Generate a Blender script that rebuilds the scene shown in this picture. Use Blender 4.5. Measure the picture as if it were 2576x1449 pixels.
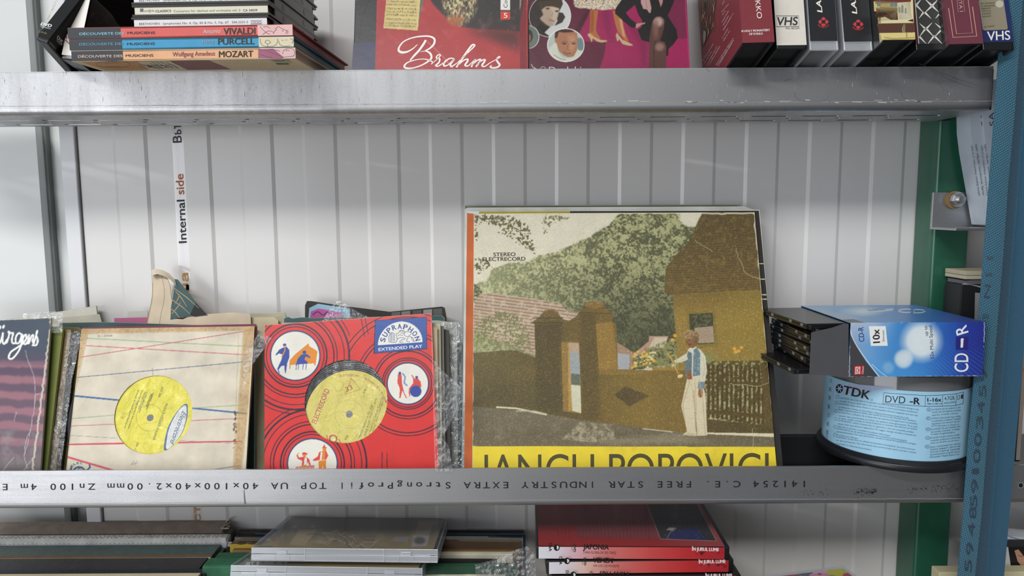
import bpy, bmesh, math, random
import numpy as np
from mathutils import Vector, Matrix
from mathutils.geometry import tessellate_polygon

random.seed(11)
SC = bpy.context.scene
COL = SC.collection
for _o in list(bpy.data.objects):
    bpy.data.objects.remove(_o)

# ------------------------------------------------------------------ camera
# millimetres in the code: x right, y into the wall (0 = front of the shelf channels),
# z up (0 = underside of the middle shelf channel); Blender units are metres
FPX, PIT, ROLL = 1860.0, math.radians(6.3607), 0.0058
CAM = np.array([0.0, -705.1, 297.3])
R0 = np.array([1.0, 0, 0])
U0 = np.array([0, math.sin(PIT), math.cos(PIT)])
FW = np.array([0, math.cos(PIT), -math.sin(PIT)])
CR = math.cos(ROLL) * R0 - math.sin(ROLL) * U0
CU = math.sin(ROLL) * R0 + math.cos(ROLL) * U0
cam_d = bpy.data.cameras.new('camera')
cam_d.sensor_width = 36.0
cam_d.lens = FPX / 2576 * 36.0
cam_d.clip_start = 0.02
cam_o = bpy.data.objects.new('camera', cam_d)
COL.objects.link(cam_o)
_m = np.eye(4)
_m[:3, 0], _m[:3, 1], _m[:3, 2], _m[:3, 3] = CR, CU, -FW, CAM / 1000
cam_o.matrix_world = Matrix(_m.tolist())
SC.camera = cam_o

# ------------------------------------------------------------------ light
SC.view_settings.view_transform = 'Standard'
SC.view_settings.look = 'None'
SC.view_settings.gamma = 1.0
SC.view_settings.exposure = -0.17
SC.cycles.use_denoising = True
SC.cycles.max_bounces = 10
SC.cycles.transparent_max_bounces = 24
SC.cycles.sample_clamp_indirect = 4.0

world = bpy.data.worlds.new('overcast')
SC.world = world
world.use_nodes = True
_wn = world.node_tree
_wn.nodes.clear()
_o = _wn.nodes.new('ShaderNodeOutputWorld')
_b = _wn.nodes.new('ShaderNodeBackground')
_tc = _wn.nodes.new('ShaderNodeTexCoord')
_sp = _wn.nodes.new('ShaderNodeSeparateXYZ')
_ma = _wn.nodes.new('ShaderNodeMath')
_ma.operation = 'MULTIPLY_ADD'
_rp = _wn.nodes.new('ShaderNodeValToRGB')
_wn.links.new(_tc.outputs['Generated'], _sp.inputs[0])
_wn.links.new(_sp.outputs['Z'], _ma.inputs[0])
_ma.inputs[1].default_value = 0.5
_ma.inputs[2].default_value = 0.5
_wn.links.new(_ma.outputs[0], _rp.inputs[0])
_e = _rp.color_ramp.elements
_e[0].position, _e[0].color = 0.25, (0.56, 0.57, 0.60, 1)
_e[1].position, _e[1].color = 0.62, (0.80, 0.84, 0.90, 1)
_k = _rp.color_ramp.elements.new(0.48)
_k.color = (0.60, 0.61, 0.64, 1)
# the open side of the stall is on the left: brighter there than on the right
_mx = _wn.nodes.new('ShaderNodeMapRange')
_mx.inputs[1].default_value, _mx.inputs[2].default_value = -0.65, 0.65
_mx.inputs[3].default_value, _mx.inputs[4].default_value = 1.32, 0.24
_wn.links.new(_sp.outputs['X'], _mx.inputs[0])
_vs = _wn.nodes.new('ShaderNodeVectorMath')
_vs.operation = 'SCALE'
_wn.links.new(_rp.outputs[0], _vs.inputs[0])
_wn.links.new(_mx.outputs[0], _vs.inputs['Scale'])
_wn.links.new(_vs.outputs[0], _b.inputs[0])
_b.inputs[1].default_value = 0.60
_wn.links.new(_b.outputs[0], _o.inputs[0])

# bright strip of sky under the eaves of the stall, high in front and to the left
strip_d = bpy.data.lights.new('sky_strip', 'AREA')
strip_d.shape = 'RECTANGLE'
strip_d.size, strip_d.size_y = 3.2, 0.17
strip_d.energy = 128
strip_d.color = (1.0, 0.99, 0.97)
strip_o = bpy.data.objects.new('sky_strip', strip_d)
COL.objects.link(strip_o)
_dir = Vector((0.42, 1.0, -0.76)).normalized()
strip_o.location = Vector((0, 0.1, 0.32)) - _dir * 4.0
strip_o.rotation_euler = _dir.to_track_quat('-Z', 'Y').to_euler()

# added low fill from the front left, brightening the wall under the shelf
fill_d = bpy.data.lights.new('low_fill', 'AREA')
fill_d.shape = 'RECTANGLE'
fill_d.size, fill_d.size_y = 1.8, 1.3
fill_d.energy = 27
fill_d.color = (0.93, 0.96, 1.0)
fill_o = bpy.data.objects.new('low_fill', fill_d)
COL.objects.link(fill_o)
fill_o.location = (-1.7, -2.1, -0.05)
fill_o.rotation_euler = Vector((1.6, 2.1, 0.10)).to_track_quat('-Z', 'Y').to_euler()


# ------------------------------------------------------------------ picture geometry helpers
def ray(px, py):
    a = (np.asarray(px, float) - 1288.0) / FPX
    b = (724.5 - np.asarray(py, float)) / FPX
    return a[..., None] * CR + b[..., None] * CU + FW


def proj(X):
    d = np.asarray(X, float) - CAM
    w = d @ FW
    return np.stack([1288 + FPX * (d @ CR) / w, 724.5 - FPX * (d @ CU) / w], -1)


class Plane:
    """a real plane in the place: point + normal facing the room"""
    def __init__(s, P0, N):
        s.P0 = np.array(P0, float)
        s.N = np.array(N, float) / np.linalg.norm(N)

    def hit(s, px, py, off=0.0):
        d = ray(px, py)
        t = ((s.P0 - CAM) @ s.N + off) / (d @ s.N)
        return CAM + d * t[..., None]


def lean(yb, zb, tilt):
    """plane of a thing standing at depth yb on height zb, leaning back by tilt degrees"""
    t = math.radians(tilt)
    return Plane((0, yb, zb), (0, -math.cos(t), math.sin(t)))


def yplane(y):
    return Plane((0, y, 0), (0, -1, 0))


def zplane(z):
    return Plane((0, 0, z), (0, 0, 1))


class Cyl:
    def __init__(s, cx, cy, r):
        s.c = np.array([cx, cy])
        s.r = r

    def hit(s, px, py, off=0.0):
        d = ray(px, py)
        r = s.r + off
        o = CAM[:2] - s.c
        A = (d[..., :2] ** 2).sum(-1)
        B = (d[..., :2] * o).sum(-1)
        Cc = (o ** 2).sum() - r * r
        D = np.maximum(B * B - A * Cc, 0)
        t = (-B - np.sqrt(D)) / A
        return CAM + d * t[..., None]


def lin(c):
    """hex or sRGB triple -> linear albedo"""
    if isinstance(c, str):
        c = [int(c[i:i + 2], 16) / 255 for i in (0, 2, 4)]
    c = np.asarray(c, float)
    return np.where(c <= 0.04045, c / 12.92, ((c + 0.055) / 1.055) ** 2.4) * 0.93


def s3(h):
    return np.array([int(h[i:i + 2], 16) / 255 for i in (0, 2, 4)])


# ------------------------------------------------------------------ mesh builder
class MB:
    def __init__(s):
        s.V, s.L, s.S, s.C, s.M, s.T, s.SM, s.n = [], [], [], [], [], [], [], 0

    def add(s, V, faces, col='808080', mat=0, uv=None, smooth=False):
        V = np.asarray(V, float).reshape(-1, 3)
        if isinstance(faces, tuple):
            loops, sizes = faces
        else:
            loops = np.fromiter((i for f in faces for i in f), np.int64)
            sizes = np.array([len(f) for f in faces], np.int64)
        s.V.append(V)
        s.L.append(np.asarray(loops) + s.n)
        s.S.append(np.asarray(sizes))
        c = np.asarray(col) if not isinstance(col, str) else lin(col)
        if c.ndim == 1:
            c = np.tile(c, (len(V), 1))
        s.C.append(c)
        s.M.append(np.full(len(sizes), mat))
        s.SM.append(np.full(len(sizes), smooth))
        s.T.append(np.zeros((len(V), 3)) if uv is None else np.c_[np.asarray(uv), np.zeros(len(V))])
        s.n += len(V)
        return s

    def box(s, x0, x1, y0, y1, z0, z1, col='808080', mat=0, r=0.0, seg=2):
        return s.obox((x0, y0, z0), (x1 - x0, 0, 0), (0, y1 - y0, 0), (0, 0, z1 - z0), col, mat, r, seg)

    def obox(s, O, A, B, D, col='808080', mat=0, r=0.0, seg=2):
        """box from corner O along three edge vectors"""
        O, A, B, D = (np.array(q, float) for q in (O, A, B, D))
        la, lb, ld = (np.linalg.norm(q) for q in (A, B, D))
        bm = bmesh.new()
        bmesh.ops.create_cube(bm, size=1)
        for v in bm.verts:
            v.co = Vector(((v.co.x + .5) * la, (v.co.y + .5) * lb, (v.co.z + .5) * ld))
        if r > 0:
            r = min(r, la * .45, lb * .45, ld * .45)
            bmesh.ops.bevel(bm, geom=bm.edges[:] , offset=r, segments=seg, affect='EDGES', profile=.5)
        bm.verts.index_update()
        V = np.array([v.co[:] for v in bm.verts])
        V = O + V[:, :1] * A / la + V[:, 1:2] * B / lb + V[:, 2:] * D / ld
        F = [[v.index for v in f.verts] for f in bm.faces]
        if np.dot(np.cross(A, B), D) < 0:
            F = [f[::-1] for f in F]
        bm.free()
        return s.add(V, F, col, mat, smooth=False)

    def prism(s, pts, ext, col='808080', mat=0):
        """closed solid from a 3D outline pushed along ext (outline may be concave)"""
        P = np.asarray(pts, float)
        n = len(P)
        t = tessellate_polygon([[Vector(p) for p in P]])
        V = np.r_[P, P + np.asarray(ext, float)]
        F = [list(f) for f in t] + [[i + n for i in f][::-1] for f in t]
        F += [[i, i + n, (i + 1) % n + n, (i + 1) % n] for i in range(n)]
        return s.add(V, F, col, mat)

    def sheet(s, S, pts, off, col, mat=0, holes=()):
        """flat print: photo-plane outline -> polygon on surface S"""
        rings = [np.asarray(pts, float)] + [np.asarray(h, float) for h in holes]
        t = tessellate_polygon([[Vector((p[0], -p[1], 0)) for p in r] for r in rings])
        P = np.concatenate(rings)
        return s.add(S.hit(P[:, 0], P[:, 1], off), [list(f) for f in t], col, mat)

    def stroke(s, S, pts, w, off, col, mat=0, smooth=0, closed=False):
        """pen line of width w (number or one per point) along points"""
        P = np.asarray(pts, float)
        W = np.full(len(P), w, float) if np.isscalar(w) else np.asarray(w, float)
        if isinstance(S, Cyl):                            # follow the round: no long chords
            if closed:
                P, W, closed = np.r_[P, P[:1]], np.r_[W, W[:1]], False
            ts = np.linspace(0, len(P) - 1, (len(P) - 1) * 14 + 1)
            P = np.c_[np.interp(ts, range(len(P)), P[:, 0]), np.interp(ts, range(len(P)), P[:, 1])]
            W = np.interp(ts, range(len(W)), W)
        if smooth:
            P, W = catmull(P, W, smooth)
        T = np.gradient(P, axis=0)
        if closed:
            T = (np.roll(P, -1, 0) - np.roll(P, 1, 0))
        T /= np.maximum(np.linalg.norm(T, axis=1), 1e-9)[:, None]
        N = np.c_[-T[:, 1], T[:, 0]] * W[:, None] / 2
        Q = np.r_[P + N, P - N]
        n = len(P)
        F = [[i, i + 1, i + 1 + n, i + n] for i in range(n - 1)]
        if closed:
            F.append([n - 1, 0, n, 2 * n - 1])
        return s.add(S.hit(Q[:, 0], Q[:, 1], off), F, col, mat)

    def disc(s, S, cx, cy, rx, ry, off, col, mat=0, rot=0.0, n=48):
        return s.sheet(S, ell(cx, cy, rx, ry, rot, n), off, col, mat)

    def ring(s, S, cx, cy, rx, ry, w, off, col, mat=0, rot=0.0, a0=0, a1=360, n=64):
        full = (a1 - a0) >= 360
        P = ell(cx, cy, rx, ry, rot, n, a0, a1, endpoint=not full)
        return s.stroke(S, P, w, off, col, mat, closed=full)

    def text(s, S, body, p0, p1, h, off, col, mat=0, bold=0.0, shear=0.0, up=None, mono=False):
        """lettering: baseline from p0 to p1, cap height h, all along surface S"""
        p0, p1 = np.array(p0, float), np.array(p1, float)
        d = p1 - p0
        L = np.linalg.norm(d)
        if up is None:
            up = np.array([d[1], -d[0]]) / L
        else:
            up = np.array(up, float) / np.linalg.norm(up)
        if mono:
            n = len(body)
            for i, ch in enumerate(body):
                if ch != ' ':
                    a, b = p0 + d * (i + .10) / n, p0 + d * (i + .86) / n
                    gv, hv = glyphs(ch)[0][:, 0], glyphs('H')[0][:, 0]
                    wid = min(1.0, np.ptp(gv) / np.ptp(hv)) * (1.25 if ch in '1ftr' else 1)
                    if wid < 1:
                        m, q = (a + b) / 2, (b - a) / 2 * wid
                        a, b = m - q, m + q
                    s.text(S, ch, a, b, h, off, col, mat, bold, shear, up)
            return s
        V, F = glyphs(body, bold, shear)
        if not len(V):
            return s
        x0, x1 = V[:, 0].min(), V[:, 0].max()
        u = (V[:, 0] - x0) / max(x1 - x0, 1e-6)
        Q = p0 + u[:, None] * d + (V[:, 1] / CAPH * h)[:, None] * up
        return s.add(S.hit(Q[:, 0], Q[:, 1], off + V[:, 2]), F, col, mat)

    def arctext(s, S, body, c, rx, ry, a0, a1, h, off, col, mat=0, bold=0.02, inward=False, rot=0.0):
        """lettering along an ellipse from angle a0 to a1 (degrees, picture sense)"""
        n = len(body)
        for i, ch in enumerate(body):
            if ch == ' ':
                continue
            A = [math.radians(a0 + (a1 - a0) * (i + f) / n) for f in (.08, .92)]
            cr, sr = math.cos(rot), math.sin(rot)
            P = []
            for t in A:
                x, y = rx * math.cos(t), ry * math.sin(t)
                P.append((c[0] + cr * x - sr * y, c[1] + sr * x + cr * y))
            s.text(S, ch, P[0], P[1], h, off, col, mat, bold)
        return s

    def scribble(s, S, a, b, h, off, col, seed=0, mat=0):
        """lettering too small to read: a row of short uneven strokes"""
        rr = random.Random(seed + int(a[0] * 7 + a[1]))
        a, b = np.array(a, float), np.array(b, float)
        L = np.linalg.norm(b - a)
        d = (b - a) / L
        up = np.array([d[1], -d[0]])
        x = 0.0
        while x < L - h * .4:
            w = h * rr.uniform(.25, .6)
            k = h * rr.uniform(.6, 1.0)
            p = a + d * x
            s.stroke(S, [p, p + up * k], h * .22, off, col, mat)
            s.stroke(S, [p + up * h * .1, p + up * h * .1 + d * w], h * .2, off, col, mat)
            x += w + h * (.2 if rr.random() < .85 else .8)
        return s

    def grid(s, O, U, V, nx, ny, pic, mat=0, hole=None, smooth=False):
        """fine mesh over a rectangle, its points coloured by a painted picture"""
        O, U, V = (np.array(q, float) for q in (O, U, V))
        a, b = np.meshgrid(np.linspace(0, 1, nx + 1), np.linspace(0, 1, ny + 1))
        P = O + a[..., None] * U + b[..., None] * V
        keep = np.ones((ny, nx), bool)
        if hole is not None:
            c, r = np.asarray(hole[0]), hole[1]
            d = P - c
            q = np.linalg.norm(d, axis=-1)
            cell = np.linalg.norm(U) / nx
            inn = q < r - cell * .75
            near = ~inn & (q < r + cell * .4)
            P = np.where(near[..., None], c + d / np.maximum(q, 1e-6)[..., None] * r, P)
            keep = ~(inn[:-1, :-1] | inn[1:, :-1] | inn[:-1, 1:] | inn[1:, 1:])
        idx = np.arange((nx + 1) * (ny + 1)).reshape(ny + 1, nx + 1)
        F = np.stack([idx[:-1, :-1], idx[:-1, 1:], idx[1:, 1:], idx[1:, :-1]], -1)[keep]
        p = proj(P)
        c = lin(pic.sample(p[..., 0], p[..., 1])).reshape(-1, 3)
        return s.add(P.reshape(-1, 3), (F.reshape(-1), np.full(len(F), 4)), c, mat, smooth=smooth)

    def build(s, name, mats, parent=None, origin=None, smooth=None):
        V = np.concatenate(s.V)
        if parent is not None:
            o0 = np.array(parent['_o'])
        elif origin is None:
            o0 = np.array([(V[:, 0].min() + V[:, 0].max()) / 2, (V[:, 1].min() + V[:, 1].max()) / 2, V[:, 2].min()])
        else:
            o0 = np.array(origin, float)
        L, S = np.concatenate(s.L), np.concatenate(s.S)
        me = bpy.data.meshes.new(name)
        me.vertices.add(len(V))
        me.vertices.foreach_set('co', ((V - o0) / 1000).astype(np.float32).ravel())
        me.loops.add(len(L))
        me.loops.foreach_set('vertex_index', L.astype(np.int32))
        me.polygons.add(len(S))
        me.polygons.foreach_set('loop_start', np.r_[0, np.cumsum(S)[:-1]].astype(np.int32))
        me.polygons.foreach_set('loop_total', S.astype(np.int32))
        me.polygons.foreach_set('material_index', np.concatenate(s.M).astype(np.int32))
        sm = np.concatenate(s.SM) if smooth is None else np.full(len(S), smooth)
        me.polygons.foreach_set('use_smooth', sm)
        me.update(calc_edges=True)
        at = me.attributes.new('Col', 'FLOAT_COLOR', 'POINT')
        at.data.foreach_set('color', np.c_[np.concatenate(s.C), np.ones(len(V))].astype(np.float32).ravel())
        T = np.concatenate(s.T)
        if T.any():
            t = me.attributes.new('strip', 'FLOAT_VECTOR', 'POINT')
            t.data.foreach_set('vector', T.astype(np.float32).ravel())
        for m in (mats if isinstance(mats, (list, tuple)) else [mats]):
            me.materials.append(m)
        ob = bpy.data.objects.new(name, me)
        COL.objects.link(ob)
        if parent is not None:
            ob.parent = parent
        else:
            ob.location = o0 / 1000
        ob['_o'] = o0.tolist()
        return ob


def catmull(P, W, k):
    P = np.asarray(P, float)
    E = np.r_[2 * P[:1] - P[1:2], P, 2 * P[-1:] - P[-2:-1]]
    out, ww = [], []
    for i in range(1, len(E) - 2):
        for j in range(k):
            t = j / k
            a, b, c, d = E[i - 1], E[i], E[i + 1], E[i + 2]
            out.append(.5 * (2 * b + (c - a) * t + (2 * a - 5 * b + 4 * c - d) * t * t + (3 * b - a - 3 * c + d) * t ** 3))
            ww.append(W[i - 1] * (1 - t) + W[i] * t)
    out.append(P[-1])
    ww.append(W[-1])
    return np.array(out), np.array(ww)


def ell(cx, cy, rx, ry, rot=0.0, n=48, a0=0, a1=360, endpoint=False):
    t = np.radians(np.linspace(a0, a1, n, endpoint=endpoint))
    x, y = rx * np.cos(t), ry * np.sin(t)
    r = math.radians(rot)
    return np.c_[cx + x * math.cos(r) - y * math.sin(r), cy + x * math.sin(r) + y * math.cos(r)]


_gl = {}


def glyphs(body, bold=0.0, shear=0.0):
    bold = 0.0 if bold < .006 else bold
    k = (body, bold, shear)
    if k not in _gl and bold:
        V, F = glyphs(body, 0.0, shear)                    # heavier strokes: the same shapes laid over each other
        n = len(V)
        sh = [(-bold, 0), (bold, 0), (0, bold * .7), (0, -bold * .2)]
        _gl[k] = (np.concatenate([V + [a, b, .03 * j] for j, (a, b) in enumerate(sh)]), [[i + n * j for i in f] for j in range(4) for f in F])
    if k not in _gl:
        cu = bpy.data.curves.new('t', 'FONT')
        cu.body, cu.size, cu.shear = body, 1.0, shear
        cu.resolution_u = 6 if len(body) < 16 else 2
        cu.dimensions, cu.fill_mode = '2D', 'FRONT'
        ob = bpy.data.objects.new('t', cu)
        me = ob.to_mesh()
        V = np.array([v.co[:] for v in me.vertices]).reshape(-1, 3)
        F = [list(p.vertices) for p in me.polygons]
        ob.to_mesh_clear()
        bpy.data.objects.remove(ob)
        bpy.data.curves.remove(cu)
        _gl[k] = (V, F)
    return _gl[k]


CAPH = 0.7
CAPH = float(glyphs('H')[0][:, 1].max())


# ------------------------------------------------------------------ painted pictures (printed covers)
class Pic:
    def __init__(s, x0, y0, x1, y1, k=1.5, bg='808080'):
        s.x0, s.y0, s.k = x0, y0, k
        w, h = int((x1 - x0) * k), int((y1 - y0) * k)
        s.X, s.Y = np.meshgrid(x0 + (np.arange(w) + .5) / k, y0 + (np.arange(h) + .5) / k)
        s.a = np.tile(s3(bg), (h, w, 1))

    def put(s, m, c, a=1.0):
        m = (np.asarray(m, float) * a)[..., None]
        c = s3(c) if isinstance(c, str) else c
        s.a = s.a * (1 - m) + c * m
        return s

    def mpoly(s, pts, soft=0):
        P = np.asarray(pts, float)
        m = np.zeros(s.X.shape, bool)
        i0, i1 = [int(np.clip((v - s.y0) * s.k, 0, s.X.shape[0])) for v in (P[:, 1].min() - 1, P[:, 1].max() + 2)]
        j0, j1 = [int(np.clip((v - s.x0) * s.k, 0, s.X.shape[1])) for v in (P[:, 0].min() - 1, P[:, 0].max() + 2)]
        X, Y = s.X[i0:i1, j0:j1], s.Y[i0:i1, j0:j1]
        q = np.zeros(X.shape, bool)
        for (ax, ay), (bx, by) in zip(P, np.roll(P, -1, 0)):
            if ay != by:
                q ^= ((ay > Y) != (by > Y)) & (X < (bx - ax) * (Y - ay) / (by - ay) + ax)
        m[i0:i1, j0:j1] = q
        return s.blur(m, soft) if soft else m

    def mell(s, cx, cy, rx, ry, soft=0.0, rot=0.0):
        r = math.radians(rot)
        dx, dy = s.X - cx, s.Y - cy
        u, v = dx * math.cos(r) + dy * math.sin(r), -dx * math.sin(r) + dy * math.cos(r)
        q = np.sqrt((u / rx) ** 2 + (v / ry) ** 2)
        e = max(soft, .7) / min(rx, ry)
        return np.clip((1 - q) / e + .5, 0, 1)

    def mline(s, pts, w):
        P = np.asarray(pts, float)
        m = np.zeros(s.X.shape)
        for (ax, ay), (bx, by) in zip(P[:-1], P[1:]):
            i0, i1 = [int(np.clip((v - s.y0) * s.k, 0, s.X.shape[0])) for v in (min(ay, by) - w - 1, max(ay, by) + w + 2)]
            j0, j1 = [int(np.clip((v - s.x0) * s.k, 0, s.X.shape[1])) for v in (min(ax, bx) - w - 1, max(ax, bx) + w + 2)]
            X, Y = s.X[i0:i1, j0:j1], s.Y[i0:i1, j0:j1]
            l2 = max((bx - ax) ** 2 + (by - ay) ** 2, 1e-6)
            t = np.clip(((X - ax) * (bx - ax) + (Y - ay) * (by - ay)) / l2, 0, 1)
            d = np.hypot(X - ax - t * (bx - ax), Y - ay - t * (by - ay))
            m[i0:i1, j0:j1] = np.maximum(m[i0:i1, j0:j1], np.clip((w / 2 - d) * s.k + .5, 0, 1))
        return m

    def poly(s, pts, c, a=1.0, soft=0):
        return s.put(s.mpoly(pts, soft), c, a)

    def ell(s, cx, cy, rx, ry, c, a=1.0, soft=0.0, rot=0.0):
        return s.put(s.mell(cx, cy, rx, ry, soft, rot), c, a)

    def line(s, pts, w, c, a=1.0):
        return s.put(s.mline(pts, w), c, a)

    def ring(s, cx, cy, r, w, c, a=1.0, clip=None, ry=None):
        ry = ry or r
        q = np.hypot((s.X - cx), (s.Y - cy) * r / ry)
        m = np.clip((w / 2 - np.abs(q - r)) * s.k + .5, 0, 1)
        return s.put(m if clip is None else m * clip, c, a)

    def blur(s, m, r):
        m = np.asarray(m, float)
        n = max(1, int(r * s.k))
        for ax in (0, 1):
            for _ in range(2):
                c = np.cumsum(np.concatenate([np.repeat(m.take([0], ax), n + 1, ax), m, np.repeat(m.take([-1], ax), n, ax)], ax), ax)
                m = (c.take(range(2 * n + 1, c.shape[ax]), ax) - c.take(range(0, c.shape[ax] - 2 * n - 1), ax)) / (2 * n + 1)
        return m

    def noise(s, size, seed=0, octs=3, sx=1.0):
        h, w = s.X.shape
        out = np.zeros((h, w))
        amp, tot = 1.0, 0
        for o in range(octs):
            g = np.random.RandomState(seed * 17 + o)
            cy, cx = max(2, int(h / s.k / size) + 2), max(2, int(w / s.k / (size * sx)) + 2)
            G = g.rand(cy + 1, cx + 1)
            yy, xx = np.linspace(0, cy - .001, h), np.linspace(0, cx - .001, w)
            yi, xi = yy.astype(int), xx.astype(int)
            fy, fx = yy - yi, xx - xi
            fy, fx = (fy * fy * (3 - 2 * fy))[:, None], (fx * fx * (3 - 2 * fx))[None]
            out += amp * ((G[yi][:, xi] * (1 - fx) + G[yi][:, xi + 1] * fx) * (1 - fy) + (G[yi + 1][:, xi] * (1 - fx) + G[yi + 1][:, xi + 1] * fx) * fy)
            tot += amp
            amp *= .6
            size /= 2
        return out / tot

    def vgrad(s, stops):
        """vertical blend, stops = [(y, hex), ...]"""
        y = [q[0] for q in stops]
        return np.stack([np.interp(s.Y, y, [s3(q[1])[i] for q in stops]) for i in range(3)], -1)

    def hgrad(s, stops):
        x = [q[0] for q in stops]
        return np.stack([np.interp(s.X, x, [s3(q[1])[i] for q in stops]) for i in range(3)], -1)

    def sample(s, px, py):
        h, w = s.X.shape
        x = np.clip((px - s.x0) * s.k - .5, 0, w - 1.001)
        y = np.clip((py - s.y0) * s.k - .5, 0, h - 1.001)
        xi, yi = x.astype(int), y.astype(int)
        fx, fy = (x - xi)[..., None], (y - yi)[..., None]
        A = s.a
        return np.clip((A[yi, xi] * (1 - fx) + A[yi, xi + 1] * fx) * (1 - fy) + (A[yi + 1, xi] * (1 - fx) + A[yi + 1, xi + 1] * fx) * fy, 0, 1)


# ------------------------------------------------------------------ scene tree helpers
def tag(o, label, cat, group=None, kind=None):
    o['label'], o['category'] = label, cat
    if group:
        o['group'] = group
    if kind:
        o['kind'] = kind
    return o


def structure(o):
    o['kind'] = 'structure'
    return o


def thing(name, loc, label, cat, group=None):
    """an Empty at the thing's base that parents its parts"""
    o = bpy.data.objects.new(name, None)
    COL.objects.link(o)
    o.empty_display_size = .02
    o.location = np.asarray(loc, float) / 1000
    o['_o'] = list(map(float, loc))
    return tag(o, label, cat, group)


# ------------------------------------------------------------------ materials
def _mat(name):
    m = bpy.data.materials.new(name)
    m.use_nodes = True
    nt = m.node_tree
    b = nt.nodes['Principled BSDF']
    return m, nt, b


def N(nt, t, **kw):
    n = nt.nodes.new(t)
    for k, v in kw.items():
        if k in n.inputs:
            n.inputs[k].default_value = v
        else:
            setattr(n, k, v)
    return n


def printed(name, rough=.45, coat=0.0, bump=0.15, bscale=300.0, mottle=0.08, mscale=60.0, crinkle=0.0, cscale=40.0, spec=.5, metal=0.0):
    """printed or plain surface: colour comes from the print itself, the shader adds paper grain and gloss"""
    m, nt, b = _mat(name)
    at = N(nt, 'ShaderNodeAttribute', attribute_name='Col')
    tc = N(nt, 'ShaderNodeTexCoord')
    n1 = N(nt, 'ShaderNodeTexNoise', Scale=mscale, Detail=6.0)
    nt.links.new(tc.outputs['Object'], n1.inputs['Vector'])
    mr = N(nt, 'ShaderNodeMapRange')
    mr.inputs[1].default_value, mr.inputs[2].default_value = .3, .7
    mr.inputs[3].default_value, mr.inputs[4].default_value = 1 - mottle, 1 + mottle * .6
    nt.links.new(n1.outputs['Fac'], mr.inputs[0])
    vm = N(nt, 'ShaderNodeVectorMath', operation='SCALE')
    nt.links.new(at.outputs['Color'], vm.inputs[0])
    nt.links.new(mr.outputs[0], vm.inputs['Scale'])
    nt.links.new(vm.outputs[0], b.inputs['Base Color'])
    b.inputs['Roughness'].default_value = rough
    b.inputs['Metallic'].default_value = metal
    b.inputs['Specular IOR Level'].default_value = spec
    b.inputs['Coat Weight'].default_value = coat
    b.inputs['Coat Roughness'].default_value = .12
    n2 = N(nt, 'ShaderNodeTexNoise', Scale=bscale, Detail=3.0)
    nt.links.new(tc.outputs['Object'], n2.inputs['Vector'])
    bp = N(nt, 'ShaderNodeBump', Strength=bump, Distance=.0006)
    nt.links.new(n2.outputs['Fac'], bp.inputs['Height'])
    last = bp
    if crinkle:
        n3 = N(nt, 'ShaderNodeTexNoise', Scale=cscale, Detail=2.5, Distortion=.4)
        nt.links.new(tc.outputs['Object'], n3.inputs['Vector'])
        b2 = N(nt, 'ShaderNodeBump', Strength=crinkle, Distance=.003)
        nt.links.new(n3.outputs['Fac'], b2.inputs['Height'])
        nt.links.new(bp.outputs[0], b2.inputs['Normal'])
        last = b2
    nt.links.new(last.outputs[0], b.inputs['Normal'])
    if coat:
        nt.links.new(last.outputs[0], b.inputs['Coat Normal'])
    return m


M_PAPER = printed('printed_paper', .62, mottle=.07, bscale=900, bump=.12)
M_OLD = printed('aged_card', .7, mottle=.16, mscale=45, bscale=500, bump=.25)
M_GLOSS = printed('glossy_print', .34, spec=.36, mottle=.05, bump=.06, crinkle=.12, cscale=22)
M_FOIL = printed('film_wrapped_print', .36, coat=.08, spec=.3, mottle=.04, bump=.05, crinkle=.10, cscale=20)
M_PLAST = printed('hard_plastic', .3, mottle=.05, bump=.03)
M_MATT = printed('matt_plastic', .5, mottle=.08, bump=.1)
M_DARK = printed('dark_insert', .5, spec=.12, mottle=.05, bump=.05)
M_PAGES = printed('page_edges', .85, mottle=.12, mscale=30, bscale=1200, bump=.5)
M_CLOTH = printed('book_cloth', .8, mottle=.2, mscale=90, bscale=1500, bump=.6)
M_LEATH = printed('leather_grain', .5, mottle=.2, mscale=120, bscale=700, bump=.9)
M_VINYL = printed('vinyl', .25, mottle=.05, bump=.05)


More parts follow.
